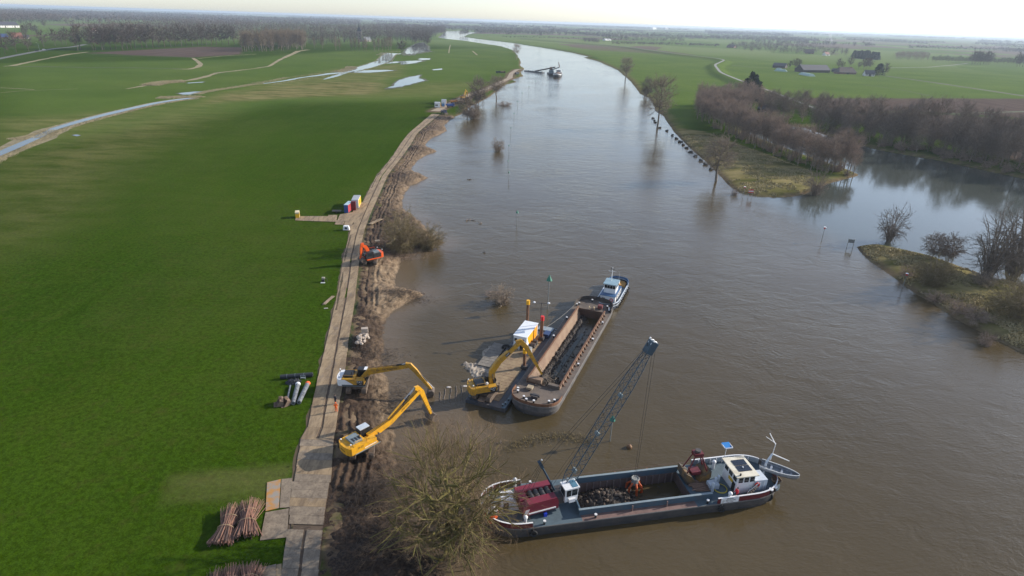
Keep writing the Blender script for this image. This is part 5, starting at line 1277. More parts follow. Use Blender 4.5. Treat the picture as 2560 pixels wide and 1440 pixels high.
def tyre(label, loc, R=.45, r=.16, axis='y', rope=1.0):
    t = thing('fender_tyre', label, 'tyre', loc, 0); MB().ring((0, 0, 0), R, r, axis, 14, 6).build('tyre', flat('tyre', (.02, .02, .02), .9), t, True)
    if rope: MB().tube((0, 0, R), (0, 0, R + rope), .025, .025, 5).build('rope', flat('rope', (.3, .25, .18), .9), t)
    return t
def rel(t, x, y, z):
    c, s = math.cos(t.rotation_euler[2]), math.sin(t.rotation_euler[2])
    return (t.location[0] + x * c - y * s, t.location[1] + x * s + y * c, t.location[2] + z)
def rubble(name, parent, x0, x1, y0, y1, zb, hfn, mat, n=60, seed=1):
    rs2 = np.random.RandomState(seed); xs = np.linspace(x0, x1, n); ys = np.linspace(y0, y1, max(10, int(n * abs(y1 - y0) / abs(x1 - x0)))); X, Y = np.meshgrid(xs, ys, indexing='ij')
    Z = zb + hfn(X, Y) * (1 + 0 * X) + rs2.normal(0, .14, X.shape) * (hfn(X, Y) > .05) + (fbm(X * 1.1 + 9, Y * 1.1, seed) - .45) * .5
    return npmesh(name, np.stack([X.ravel(), Y.ravel(), Z.ravel()], 1), gridf(*X.shape), mat, parent, kind='stuff')

# ---- crane ship
SH = math.atan2(7.37, 35.47); so = np.array([1.02, 56.39]); sd = np.array([math.cos(SH), math.sin(SH)]); sn = np.array([-math.sin(SH), math.cos(SH)])
S0, N0 = 16.75, 4.0
ship = thing('crane_ship', 'long black crane ship with maroon bulwarks and white wheelhouse moored at the bank', 'ship', (*(so + sd * S0 + sn * N0), 0), SH)
def L_(px, py, z):
    p = at(px, py, z)[:2] - so; return p @ sd - S0, p @ sn - N0, z
H1 = Hull(41.9, 7.9, 5.0, 5.0, 2.2, 2.4, 1.6, -1.2, .45, .35, .10, .8)
H1.side(HULLK, ship)
HX0, HX1, HY = -7.5, 8.45, 2.75
H1.deck(DECKB, ship, -20.15, HX0, name='foredeck'); H1.deck(DECKB, ship, HX1, 21.75, name='aft_deck')
H1.deck(RUSTD, ship, HX0, HX1, None, -HY, 'side_deck'); H1.deck(RUSTD, ship, HX0, HX1, HY, None, 'side_deck')
h = MB()
h.b2((HX0, -HY, -.6), (HX1, HY, -.5)).build('hold_floor', HOLDW, ship)
for a, b, nm in (((HX0, -HY - .02), (HX1, -HY + .05), 'a'), ((HX0, HY - .05), (HX1, HY + .02), 'b'), ((HX0 - .02, -HY), (HX0 + .05, HY), 'c'), ((HX1 - .05, -HY), (HX1 + .02, HY), 'd')):
    MB().b2((*a, -.5), (*b, 1.62)).build('hold_wall', HOLDW, ship)
cm = MB().b2((HX0 - .2, -HY - .2, 1.6), (11.0, -HY, 2.55)).build('hatch_coaming', COAM, ship)
MB().b2((HX0 - .2, HY, 1.6), (HX1 + .2, HY + .2, 2.55)).build('hatch_coaming', COAM, ship)
MB().b2((HX0 - .2, -HY, 1.6), (HX0, HY, 2.55)).build('hatch_coaming', COAM, ship)
MB().b2((HX1, -HY, 1.6), (HX1 + .12, HY, 1.75)).build('hatch_coaming', COAM, ship)
MB().b2((HX0 - .3, -HY - .3, 2.551), (11.0, -HY + .02, 2.60)).build('coaming_cap', flat('coaming_cap', (.22, .27, .29), .6), ship)
MB().b2((HX0 - .3, HY - .02, 2.551), (HX1 + .2, HY + .3, 2.60)).build('coaming_cap', flat('coaming_cap', (.22, .27, .29), .6), ship)
st = flat('hold_stiffener', (.20, .15, .14), .85, 0, .4)
for i in range(16):
    x = HX0 + .6 + i * .98; MB().b2((x, HY - .14, -.4), (x + .16, HY - .052, 1.55)).build('hold_stiffener', st, ship)
H1.rail(-20.15, -14.1, .75, .09, MAROON, ship, 'bow_bulwark'); H1.rail(-20.15, -14.1, .06, .2, WHP, ship, 'bulwark_cap', z0=.751, out=.05)
H1.rail(11.3, 21.75, .85, .09, MAROON, ship, 'stern_bulwark', (-1,)); H1.rail(11.3, 21.75, .85, .09, flat('bulwark_pale', (.36, .42, .46), .6), ship, 'stern_bulwark', (1,)); H1.rail(11.3, 21.75, .06, .2, WHP, ship, 'bulwark_cap', z0=.851, out=.05)
H1.rail(-20.15, 21.75, .16, .12, flat('rubbing_strake', (.16, .15, .14), .8, 0, .4), ship, 'rubbing_strake', z0=-.17, out=.07)
MB().prism([(20.6 + 1.9 * math.cos(a), 2.9 * math.sin(a)) for a in np.linspace(-1.57, 1.57, 12)], 1.35, 1.5).build('stern_platform', DECKB, ship)
for i in range(9):
    x = 12.3 + i * .95; w_ = H1.w(x); MB().b2((x, w_ - .32, H1.z(x)), (x + .07, w_ - .1, H1.z(x) + .8)).build('bulwark_stay', WHP, ship)
for i in range(6):
    x = -19.6 + i * 1.0 + .5; w_ = H1.w(x); MB().b2((x, w_ - .32, H1.z(x)), (x + .07, w_ - .1, H1.z(x) + .7)).build('bulwark_stay', WHP, ship)
for px, py in ((1313, 1311), (1826, 1256), (1286, 1213), (1782, 1171)):
    x, y, z = L_(px, py, 1.6); y = math.copysign(min(abs(y), H1.w(x) - .35), y); postball(ship, x, y, 1.6, 1.0)
for px, py in ((1361, 1311), (1492, 1302), (1325, 1212), (1449, 1203), (1775, 1268)):
    x, y, z = L_(px, py, 1.6); y = math.copysign(min(abs(y), H1.w(x) - .3), y); bollard(ship, x, y, H1.z(x))
bollard(ship, *L_(1926, 1232, 1.9)[:2], 1.85, .22, .6); bollard(ship, *L_(1936, 1226, 1.9)[:2], 1.85, .22, .6)
for px, py in ((1587, 1291), (1674, 1279)):
    x, y, z = L_(px, py, 1.6); MB().cyl((x, -HY - .55, 1.6), .09, .9, 8).build('side_post', RUSTD, ship)
for px, py in ((1533, 1190), (1612, 1180)):
    x, y, z = L_(px, py, 1.6); MB().b2((x, HY + .5, 1.6), (x + .3, HY + .7, 2.4)).build('side_post', RUST, ship)
MB().tube((HX0, HY + .95, 2.4), (11, HY + .95, 2.4), .02, .02, 4).build('safety_wire', RUSTD, ship)
rubble('silt_spill', ship, -1.5, 8.0, -3.85, -HY - .25, 1.60, lambda X, Y: np.clip(.10 + .12 * np.sin(X * 5.1) * np.cos(X * 2.3 + 1) + .03 * np.sin(Y * 7), 0, .3) * np.clip((X + 1.5), 0, 1) * np.clip(8 - X, 0, 1) * .6 - .28, SILL, 90, 4)
# name board on the stern bulwark
x0 = 11.75; yb = -H1.w(12.5) - .02
MB().b2((x0, yb - .05, 1.62), (x0 + 2.6, yb - .02, 2.44)).build('name_board', WHP, ship)
for s_, z in (('STABIEL', 2.28), ('L 40 x 6 x 2.50', 2.03), ('Ton 350', 1.77)): text(s_, .30 if z != 2.03 else .27, on_side(x0 + 1.3, yb - .06, z), MAROON if z < 2 else BLK, ship, 'board_lettering')
# wheelhouse
wx0, wx1, wy0, wy1 = 14.6, 17.3, -2.6, .9
wh = MB().prism([(wx0, wy0), (wx1, wy0), (wx1, wy1), (wx0, wy1)], 1.6, 4.55, [(wx0 + .05, wy0 + .05), (wx1 - .05, wy0 + .05), (wx1 - .05, wy1 - .05), (wx0 + .05, wy1 - .05)]).build('wheelhouse', WHP, ship)
rf = MB().b2((wx0 - .35, wy0 - .3, 4.552), (wx1 + .25, wy1 + .3, 4.70)).build('wheelhouse_roof', flat('roof_cream', (.72, .66, .52), .6, 0, .4, (.40, .33, .22), .9), wh)
for k in (0, 1): MB().b2((wx0 + .55, wy0 + .75 + k * 1.2, 4.71), (wx1 - .2, wy0 + 1.85 + k * 1.2, 4.76)).build('solar_panel', flat('solar_dark', (.012, .018, .035), .2), rf)
MB().ball((wx1 - 1.3, wy0 + 1.4, 4.86), .12, 8, 6).build('roof_dome', WHP, rf); MB().cyl((wx0 + .3, wy0 + .05, 4.70), .12, .3, 8).build('roof_vent', BLK, rf)
for i in range(3): MB().b2((wx0 + .25 + i * .85, wy0 - .03, 3.45), (wx0 + .85 + i * .85, wy0 + .04, 4.25)).build('window', GLS, wh)
for i in range(3): MB().b2((wx0 - .04, wy0 + .25 + i * 1.1, 3.45), (wx0 + .03, wy0 + 1.0 + i * 1.1, 4.25)).build('window', GLS, wh)
MB().b2((wx0 - .05, wy0 + .9, 2.7), (wx0 - .02, wy0 + 2.0, 3.2)).build('sign_plate', flat('amber_sign', (.62, .38, .02), .5), wh)
dr = MB().b2((wx0 - .05, wy0 + .3, 1.65), (wx0 + .0, wy0 + 1.0, 3.1)).build('door', BLK, wh)
MB().ball((wx0 - .09, wy0 + .9, 2.3), .05, 6, 4).build('door_handle', RAM, dr)
eb = MB().b2((wx1 + .005, wy0 - .1, 1.6), (wx1 + 1.9, wy0 + 1.9, 3.55)).build('engine_casing', flat('casing_grey', (.52, .57, .62), .5, 0, .2), ship)
for i in range(3): MB().b2((wx1 + .2 + i * .6, wy0 - .14, 1.9), (wx1 + .35 + i * .6, wy0 - .102, 3.3)).build('casing_rib', WHP, eb)
sx = MB()
for i in range(6): sx.b2((wx0 + 1.4 + i * .22, wy0 - .85, 1.6 + i * .27), (wx0 + 1.75 + i * .22, wy0 - .2, 1.66 + i * .27))
sx.build('stair_steps', DARKST, ship, kind='stuff'); hr = MB()
hr.path([(wx0 + 1.3, wy0 - .9, 1.6), (wx0 + 1.3, wy0 - .9, 2.6), (wx0 + 2.9, wy0 - .9, 4.1)], .035, 5); hr.build('stair_rail', WHP, ship)
lb = MB(); lb.ring((wx1 + .3, wy0 - .22, 2.95), .32, .09, 'y', 14, 6); lb.build('lifebuoy', flat('lifebuoy_red', (.65, .04, .03), .5), ship)
MB().cyl((wx0 + .3, wy1 + .7, 4.3), .04, 2.1, 6).build('sign_pole', WHP, ship)
bs = MB().box((wx0 + .3, wy1 + .7, 6.45), (1.15, 1.15, .05), M=Matrix.Rotation(RAD(12), 3, 'X')).build('blue_sign', flat('sign_blue', (.02, .20, .52), .4, 0, .05), ship)
fr_ = MB()
for a, b in (((-.62, -.62), (.62, -.55)), ((-.62, .55), (.62, .62)), ((-.62, -.62), (-.55, .62)), ((.55, -.62), (.62, .62))): fr_.b2((wx0 + .3 + a[0], wy1 + .7 + a[1], 6.40), (wx0 + .3 + b[0], wy1 + .7 + b[1], 6.52))
fr_.build('sign_frame', WHP, bs)
for i, (px, py) in enumerate(((1786, 1215), (1793, 1210), (1780, 1228), (1829, 1205), (1834, 1208))):
    x, y, z = L_(px, py, 1.6); v = MB().cyl((x, y, 1.6), .13 if i > 2 else .2, 1.3, 10).build('vent_pipe', flat('casing_grey', (.52, .57, .62), .5, 0, .2), ship)
    MB().ball((x, y, 2.95), .22 if i < 3 else .14, 8, 6).build('vent_cowl', flat('casing_grey', (.52, .57, .62), .5, 0, .2), v)
bx_ = L_(1781, 1218, 1.6); MB().b2((bx_[0] - .7, bx_[1] - .5, 1.6), (bx_[0] + .7, bx_[1] + .6, 2.4)).build('deck_locker', flat('casing_grey', (.52, .57, .62), .5, 0, .2), ship)
# stern mast, davit
x, y, z = L_(1912, 1195, 2); mb_ = MB(); mb_.path([(x, y + .5, 1.8), (x + .1, y + .6, 4.2), (x + 1.0, y + .9, 5.4)], .16, 6); dv = mb_.build('davit_arm', flat('casing_grey', (.52, .57, .62), .5, 0, .2), ship)
MB().tube((x + 1.0, y + .9, 5.4), (x + 3.4, y + .2, 4.4), .09, .07, 6).build('davit_jib', WHP, dv)
MB().path([(x + 1.2, y + 1.2, 4.0), (x + 1.9, y + 1.8, 6.4), (x + .8, y + 2.7, 7.0)], .04, 5).build('mast', WHP, ship); MB().tube((x + 1.9, y + 1.8, 6.2), (x + 1.5, y + 3.0, 7.3), .06, .06, 6).build('radar_bar', WHP, ship)
# tyre fenders along the near side
for px, lb in ((1325, 'tyre hung from the crane ship bow quarter near the tree'), (1826, 'tyre hung below the name board of the crane ship')):
    x = L_(px, 1300, 1.0)[0]; tyre(lb, rel(ship, x, -4.12, .75), .4, .15, 'y', 1.1)
tyre('large tyre at the stern corner of the crane ship', rel(ship, 19.4, -3.2, .9), .62, .2, 'y', .6)
# steering cabin at the bow
x, y, z = L_(1262, 1268, 1.6); cb = MB().add([(x - .6, y - .8, 1.62), (x + 2.2, y - .8, 1.62), (x + .9, y - .8, 3.6), (x - .6, y - .8, 3.6), (x - .6, y + .8, 1.62), (x + 2.2, y + .8, 1.62), (x + .9, y + .8, 3.6), (x - .6, y + .8, 3.6)], [(0, 1, 2, 3), (7, 6, 5, 4), (3, 2, 6, 7), (1, 5, 6, 2), (0, 3, 7, 4), (0, 4, 5, 1)]).build('companionway', WHP, ship)
MB().b2((x - .35, y - .83, 1.75), (x + .35, y - .805, 3.1)).build('door_opening', GLS, cb)
# loose things on her decks
x, y, z = L_(1229, 1298, 1.7); bb = thing('big_bag', 'orange bulk bag with pale top on the crane ship bow', 'bag', rel(ship, x, y, 1.7), .2)
MB().prism([(.8 * math.cos(a), .8 * math.sin(a)) for a in np.linspace(0, 6.28, 11)[:-1]], 0, 1.3, [(.9 * math.cos(a), .9 * math.sin(a)) for a in np.linspace(0, 6.28, 11)[:-1]]).build('bag_body', flat('bag_orange', (.80, .12, .015), .6, 0, .15), bb)
rubble('bag_top', bb, -.75, .75, -.75, .75, 1.25, lambda X, Y: np.clip(.4 - .3 * (X * X + Y * Y), 0, 1), flat('bag_white', (.6, .58, .55), .8), 12, 2)['kind'] = ''
def hose(label, loc, R, turns, col, tail=None):
    t = thing('coiled_hose', label, 'hose', loc); c = MB()
    for k in range(turns): c.ring((0, 0, .05 + k * .05), R - k * .06, .045, 'z', 20, 5)
    c.build('coil', col, t, kind='stuff')
    if tail: MB().path(tail, .04, 5).build('loose_end', col, t)
HY_ = flat('hose_yellow', (.62, .50, .06), .5, 0, .1)
x, y, z = L_(1246, 1229, 1.6); hose('yellow hose coiled on the crane ship foredeck', rel(ship, x, y, 1.68), .9, 3, HY_, [(.9, 0, .05), (2.0, .6, .05), (3.6, .9, .05)])
x, y, z = L_(1800, 1222, 1.6); hose('yellow hose looped beside the wheelhouse', rel(ship, x, y, 1.62), .95, 2, HY_)
x, y, z = L_(1363, 1290, 1.6); jc = thing('jerrycan', 'blue plastic can on the crane ship deck', 'can', rel(ship, x, y, 1.61), .3)
MB().b2((-.22, -.16, 0), (.22, .16, .5)).build('can_body', flat('blue_plastic', (.02, .06, .55), .4), jc); MB().path([(-.12, 0, .5), (-.12, 0, .6), (.12, 0, .6), (.12, 0, .5)], .03, 5).build('handle', flat('blue_plastic', (.02, .06, .55), .4), jc)
x, y, z = L_(1748, 1216, 1.6); tp = thing('timber_stack', 'loose brown timber lying behind the clamshell grab', 'timber', rel(ship, x, y, 1.62), SH)
for i in range(14):
    MB().box((rnd.uniform(-.2, .2), -1.0 + i * .15, .08 + .1 * (i % 3)), (rnd.uniform(2.2, 3.0), .14, .09), rnd.uniform(-.12, .12)).build('plank', flat('old_wood', (.26, .16, .11), .9, 0, .4), tp)
person('person in bright red jacket standing on the crane ship deck', (*rel(ship, *L_(1839, 1245, 1.6)[:2], 0)[:2], 1.62), RAD(200), REDC, NAVY, arm=.22, hair=(.04, .03, .02))
x, y, z = L_(1940, 1204, 2.0); wt = thing('deck_tub', 'round brown tub on the crane ship stern', 'tub', rel(ship, x, y, 1.9), 0); MB().ring((0, 0, .45), .62, .12, 'z', 16, 6).build('rim', flat('tub_brown', (.16, .11, .07), .9), wt); MB().cyl((0, 0, 0), .5, .45, 14, .62).build('tub_wall', flat('tub_brown', (.16, .11, .07), .9), wt)
# hold cargo
rubble('rubble_cargo', ship, HX0 + .2, HX1 - .2, -HY + .1, HY - .1, -.5, lambda X, Y: 1.35 * np.exp(-((X + 2.5) / 3.4) ** 2) * np.clip(1.1 - .12 * (Y - .2) ** 2, 0, 1) + .25, SPOIL, 110, 8)
STN = [flat('rubble_pale', (.22, .155, .105), .9, 0, .4), flat('rubble_brown', (.10, .068, .048), .9, 0, .4)]
def stone(r, mat, parent, loc, seed, name='rubble_stone'):
    rs2 = np.random.RandomState(seed); b = MB().ball((0, 0, 0), r, 6, 4, .7); b.v = [tuple(np.array(v) * rs2.uniform(.7, 1.25, 3)) for v in b.v]
    return b.build(name, mat, parent, loc=loc)
for i in range(60):
    x = rnd.gauss(-2.4, 2.3); y = rnd.uniform(-HY + .3, HY - .5); x = max(HX0 + .5, min(HX1 - .6, x))
    z = -.5 + 1.35 * math.exp(-((x + 2.5) / 3.4) ** 2) * (1.1 - .12 * (y - .2) ** 2) + .35
    stone(rnd.uniform(.12, .3), STN[0 if i % 6 == 0 else 1], ship, (x, y, z), i)
# ---- the crane on her deck
slew = so + sd * 4.6 + sn * 3.5
gp = at(1573, 1212, 1.5); CAZ = RAD(21.5)
cr = thing('deck_crane', 'maroon slewing crane with blue lattice boom and white cab on the ship deck', 'crane', (slew[0], slew[1], 1.6), CAZ)
MB().cyl((0, 0, 0), 1.15, .7, 20).build('pedestal', BLK, cr)
hs = MB(); hs.side([(-3.3, .75), (1.6, .75), (1.6, 1.9), (1.3, 2.55), (-2.6, 2.55), (-3.3, 2.2)], -1.75, -.65); hs.side([(-3.3, .75), (1.6, .75), (1.6, 2.5), (-3.3, 2.6)], .75, 1.75); hs.side([(-3.3, .75), (-2.3, .75), (-2.3, 2.6), (-3.3, 2.4)], -.66, .76); hs.b2((-2.31, -.66, .75), (1.6, .76, 1.3)); hs.build('machinery_house', CRED, cr)
for i in range(4): MB().tube((-1.6 + i * .8, -.62, 2.15), (-1.6 + i * .8, .70, 2.15), .36, .36, 14).build('winch_drum', DARKST, cr)
MB().b2((-2.6, -1.84, 1.0), (1.2, -1.755, 1.16)).build('white_stripe', WHP, cr)
for i in range(4): MB().box((-3.1 + i * .14, -1.76, 1.35), (.07, .02, .9), M=Matrix.Rotation(RAD(25), 3, 'Y')).build('hazard_stripe', WHP, cr)
dg = MB(); dg.b2((1.6, -1.2, .8), (3.0, 1.0, 1.9)); dg.build('boom_hinge_frame', DARKST, cr)
# cab
kb = MB().side([(2.55, 1.2), (4.35, 1.2), (4.45, 3.2), (2.55, 3.2)], -1.6, -.15).build('crane_cab', WHP, cr)
MB().b2((2.45, -1.7, 3.2), (4.55, -.05, 3.36)).build('cab_roof', WHP, kb); MB().b2((3.6, -1.55, 3.365), (4.4, -.2, 3.40)).build('roof_window', flat('roof_glass', (.10, .22, .30), .2), kb)
for a, b in ((2.75, 3.4), (3.5, 4.3)): MB().b2((a, -1.63, 2.05), (b, -1.603, 3.05)).build('window', GLS, kb)
MB().add([(4.40, -1.5, 2.0), (4.40, -.25, 2.0), (4.47, -.25, 3.1), (4.47, -1.5, 3.1)], [(0, 1, 2, 3)]).build('windscreen', GLS, kb)
MB().b2((2.53, -1.45, 2.0), (2.546, -.3, 3.0)).build('window', GLS, kb)
MB().b2((3.0, -1.95, 1.3), (3.9, -1.605, 1.8)).build('air_conditioner', WHP, kb)
def loc_pt(px, py): 
    d = _f * FPX + _R * (px - 1280) + _U * (720 - py); n_ = np.array([-math.sin(CAZ), math.cos(CAZ), 0]); o = np.array([0, 0, CAM_H]); t_ = n_ @ (np.array([slew[0], slew[1], 0]) - o) / (n_ @ d); p = o + d * t_
    return ((p[0] - slew[0]) * math.cos(CAZ) + (p[1] - slew[1]) * math.sin(CAZ), p[2] - 1.6)
tip = loc_pt(1626, 868); f0 = (2.7, 1.5)
bd_ = Vector((tip[0] - f0[0], 0, tip[1] - f0[1])); BL = bd_.length; bd_.normalize(); bn = Vector((-bd_.z, 0, bd_.x))
def bp(s, u, v): return Vector((f0[0], 0, f0[1])) + bd_ * s + Vector((0, u, 0)) + bn * v
wf = lambda s: .62 * min(1, .35 + s / (BL * .18)) * min(1, .45 + (BL - s) / (BL * .35))
ch = []
bm = None
for u in (-1, 1):
    for v in (-1, 1):
        ss = np.linspace(0, BL, 9); o = MB().path([bp(s, u * wf(s), v * wf(s)) for s in ss], .055, 5).build('boom_chord', NAVB, cr)
        bm = bm or o
lc = MB(); nb = 22
for i in range(nb):
    s0, s1 = BL * i / nb, BL * (i + 1) / nb; w0, w1 = wf(s0), wf(s1)
    for a, b in (((-1, -1), (1, -1)), ((1, -1), (1, 1)), ((1, 1), (-1, 1)), ((-1, 1), (-1, -1))):
        q = (a, b) if i % 2 else (b, a)
        lc.tube(bp(s0, q[0][0] * w0, q[0][1] * w0), bp(s1, q[1][0] * w1, q[1][1] * w1), .028, .028, 4, False); lc.tube(bp(s1, a[0] * w1, a[1] * w1), bp(s1, b[0] * w1, b[1] * w1), .022, .022, 4, False)
lc.build('boom_lacing', NAVB, cr, kind='stuff')
for s in (.16, .42, .68):
    MB().box(bp(BL * s, 0, 0), (.5, .7, .3), M=Matrix.Rotation(-math.atan2(bd_.z, bd_.x), 3, 'Y')).build('rope_guide', GRP, cr)
hdk = MB().box(bp(BL, 0, 0), (1.7, 1.0, 1.0), M=Matrix.Rotation(-math.atan2(bd_.z, bd_.x), 3, 'Y')).build('boom_head', NAVB, cr)
for u in (-.3, .3): MB().ring(bp(BL + .5, u, .0), .45, .09, 'y', 14, 5).build('head_sheave', WHP, hdk)
MB().cyl(tuple(bp(BL, 0, .6)), .05, .5, 6).build('lamp_post', BLK, hdk); 
tp_ = bp(BL + .3, 0, .4); MB().ball((tp_.x, 0, tp_.z + .9), .14, 8, 6).build('lamp', WHP, hdk)
ap = loc_pt(1354, 1165)
MB().tube((1.9, .3, 1.9), (ap[0], .3, ap[1]), .16, .13, 6).build('gantry_mast', NAVB, cr)
MB().box((ap[0], .3, ap[1]), (.4, .5, 1.1), M=Matrix.Rotation(RAD(-25), 3, 'Y')).build('gantry_head', NAVB, cr); MB().ball((ap[0] + .1, .3, ap[1] + .7), .12, 8, 6).build('gantry_lamp', WHP, cr)
CAB = flat('wire_rope', (.05, .045, .04), .7)
def wire(a, b, r=.022, nm='wire_rope', par=None): return MB().tube(a, b, r, r, 4, False).build(nm, CAB, par or cr)
for u in (-.25, .25):
    wire((ap[0], .3 + u, ap[1]), tuple(bp(BL * .98, u, .5))); wire((ap[0], .3 + u, ap[1]), (-2.6, .3 + u * 2, 2.5)); wire((ap[0] + .1, .3 + u, ap[1] - .2), (-1.9, .3 + u * 2, 2.5))
    wire((.6, u, 2.3), tuple(bp(BL * .99, u, .1)), .016)
# hanging ropes and cactus grab
cs, sn_ = math.cos(CAZ), math.sin(CAZ); hp = bp(BL + .5, 0, -.4)
gl = hp.x
gtop = -.1
for u in (-.3, .3): wire((gl, u, hp.z), (gl - .1, u * .6, gtop + .8), .020, 'hoist_rope')
gw = (slew[0] + gl * cs, slew[1] + gl * sn_, 1.6 + gtop)
gb = thing('cactus_grab', 'orange tined grab hanging from the crane into the hold', 'grab', gw, CAZ)
MB().cyl((0, 0, -.25), .55, .9, 10, .42).build('grab_head', flat('grab_grey', (.24, .24, .22), .7), gb)
MB().ring((0, 0, .62), .5, .14, 'z', 8, 5).build('head_ring', flat('grab_grey', (.24, .24, .22), .7), gb)
GO = flat('grab_orange', (.58, .10, .018), .55, 0, .3, (.2, .06, .03), 1.2)
for i in range(6):
    a = i * math.pi / 3 + .3; c, s = math.cos(a), math.sin(a); g = MB(); pts = [(.45, 0), (1.0, -.5), (1.15, -1.3), (.75, -2.1)]
    for (r0, z0), (r1, z1) in zip(pts[:-1], pts[1:]): g.tube((c * r0, s * r0, z0), (c * r1, s * r1, z1), .19, .14, 5)
    g.build('grab_tine', GO, gb)
# clamshell on deck behind the hold
x, y, z = L_(1733, 1192, 1.8); cg = thing('clamshell_grab', 'open dark clamshell grab with maroon frame parked on the crane ship', 'grab', rel(ship, x, y, 1.65), SH)
for s in (-1, 1):
    P = [(s * .2, .1), (s * 1.5, 0), (s * 2.0, .9), (s * 1.9, 1.9), (s * 1.0, 1.3), (s * .5, .7)]
    if s < 0: P = P[::-1]
    sh_ = MB(); n = len(P); vs = [(a, yy, b) for yy in (-1.2, 1.2) for a, b in P]; fs = [tuple(range(n)), tuple(reversed(range(n, 2 * n)))] + [(i, n + i, n + (i + 1) % n, (i + 1) % n) for i in range(n)]
    sh_.add(vs, fs).build('grab_shell', flat('clam_dark', (.055, .045, .035), .8, 0, .6, (.30, .15, .03), .6), cg)
    for yy in (-.7, .7): MB().tube((s * 1.5, yy, 1.5), (s * .45, yy * .5, 4.2), .11, .10, 6).build('grab_arm', MAROON, cg)
MB().box((0, 0, 4.3), (1.3, 1.1, .5)).build('grab_top', MAROON, cg); MB().cyl((0, 0, 4.55), .4, .35, 10).build('grab_sheave', DARKST, cg); MB().b2((-.7, -.6, 1.0), (.7, .6, 1.5)).build('lower_block', MAROON, cg)
# dinghy on the davit
x, y, z = L_(1945, 1178, 3.2); dn_ = thing('dinghy', 'small grey boat slung over the stern of the crane ship', 'boat', rel(ship, x, y - .2, 3.1), SH - RAD(42))
HD = Hull(5.2, 1.9, .3, 3.2, 3, 1.8, .62, -.1, 0, .15, .35); gm = flat('aluminium', (.36, .38, .41), .4, .5, .2)
HD.side(gm, dn_); HD.deck(flat('boat_floor', (.20, .22, .24), .6), dn_, -2.6, 2.6, name='boat_floor', dz=-.42); HD.rail(-2.6, 2.6, .07, .12, flat('gunwale', (.55, .56, .56), .5), dn_, 'gunwale', out=.03)
for a in (-1.2, .2, 1.4): MB().b2((a, -HD.w(a) + .1, .36), (a + .28, HD.w(a) - .1, .42)).build('thwart', gm, dn_)
MB().b2((-2.85, -.2, .35), (-2.45, .2, 1.15)).build('outboard_motor', BLK, dn_)

# ---- hopper barge
bg_ = thing('hopper_barge', 'open rusty hopper barge lying alongside the work pontoon', 'barge', (11.55, 103.6, 0), RAD(68.9))
H2 = Hull(45.0, 8.5, 3.9, 3.6, 2.3, 2.6, 1.75, -1.0, .45, .35, .10)
BHULL = flat('barge_hull', (.075, .072, .075), .8, 0, .6, (.17, .15, .135), .6)
H2.side(BHULL, bg_)
bx0, bx1, by = -15.6, 17.2, 3.0
H2.deck(BDECK, bg_, -22.5, bx0, name='foredeck'); H2.deck(BDECK, bg_, bx1, 22.5, name='aft_deck'); H2.deck(BDECK, bg_, bx0, bx1, None, -by, 'side_deck'); H2.deck(BDECK, bg_, bx0, bx1, by, None, 'side_deck')
MB().b2((bx0, -by + .9, -.62), (bx1, by - .9, -.5)).build('hold_floor', SPOIL, bg_)
for s in (-1, 1):
    m_ = MB().add([(bx0, s * by, 1.76), (bx1, s * by, 1.76), (bx1, s * (by - 1.0), -.5), (bx0, s * (by - 1.0), -.5)], [(0, 1, 2, 3)]).build('hopper_side', BRN, bg_)
    MB().b2((bx0, s * by - .1, 1.752), (bx1, s * by + .1, 2.35)).build('hatch_coaming', BRN, bg_)
    MB().b2((bx0, s * by - .16, 2.351), (bx1, s * by + .16, 2.41)).build('coaming_cap', RUST, bg_)
for x, d in ((bx0, .12), (bx1, -.12)):
    MB().b2((x, -by, -.5), (x + d, by, 2.0)).build('hopper_end', flat('hopper_end_rust', (.11, .06, .04), .9, 0, .5), bg_)
for i in range(22):
    x = bx0 + 1.4 + i * 1.42; MB().add([(x, -by - .1, 2.3), (x + .1, -by - .1, 2.3), (x + .1, -by - .1, 1.77), (x, -by - .1, 1.77), (x, -by - .62, 1.77), (x + .1, -by - .62, 1.77)], [(0, 1, 2, 3), (0, 3, 4), (1, 5, 2), (0, 4, 5, 1)]).build('coaming_bracket', RUST, bg_)
MB().box((-15.0, 1.6, 1.6), (1.0, 2.4, 2.2)).build('hopper_step', BRN, bg_); MB().box((-15.3, -1.9, 2.0), (.7, 2.0, .7)).build('hopper_step', BDECK, bg_)
H2.rail(-22.5, -17.8, .55, .1, RUST, bg_, 'bow_bulwark'); H2.rail(17.9, 22.5, .9, .1, flat('stern_dark', (.04, .038, .036), .8, 0, .4, (.12, .08, .06)), bg_, 'stern_bulwark')
H2.rail(-22.5, 22.5, .2, .12, flat('barge_strake', (.20, .18, .16), .85, 0, .4), bg_, 'rubbing_strake', z0=-.22, out=.08)
for x, y in ((-20.3, -2.7), (-19.5, -3.4), (-20.8, 1.6), (-19.4, 3.2), (-18.6, 3.5), (-21.4, -.4), (-21.5, .9), (19.2, 3.4), (18.4, 3.7), (20.0, -2.9), (19.2, -3.5), (18.4, -3.7), (21.6, 1.0), (-6.5, -3.8), (4.0, -3.8), (12, -3.8), (11, 3.8), (2, 3.8)): bollard(bg_, x, y, H2.z(x), .15, .45)
wn = MB(); wn.b2((-20.3, -.6, 1.9), (-19.3, .5, 2.5)); wn.tube((-19.8, -.9, 2.4), (-19.8, .8, 2.4), .22, .22, 10); wn.build('anchor_winch', DARKST, bg_)
MB().b2((-18.0, 1.2, 1.95), (-17.0, 2.2, 2.35)).build('deck_locker', flat('locker_tan', (.38, .30, .20), .8), bg_)
MB().b2((18.6, -2.0, 1.9), (19.6, -1.0, 2.7)).build('deck_locker', flat('locker_maroon', (.16, .04, .04), .8), bg_)
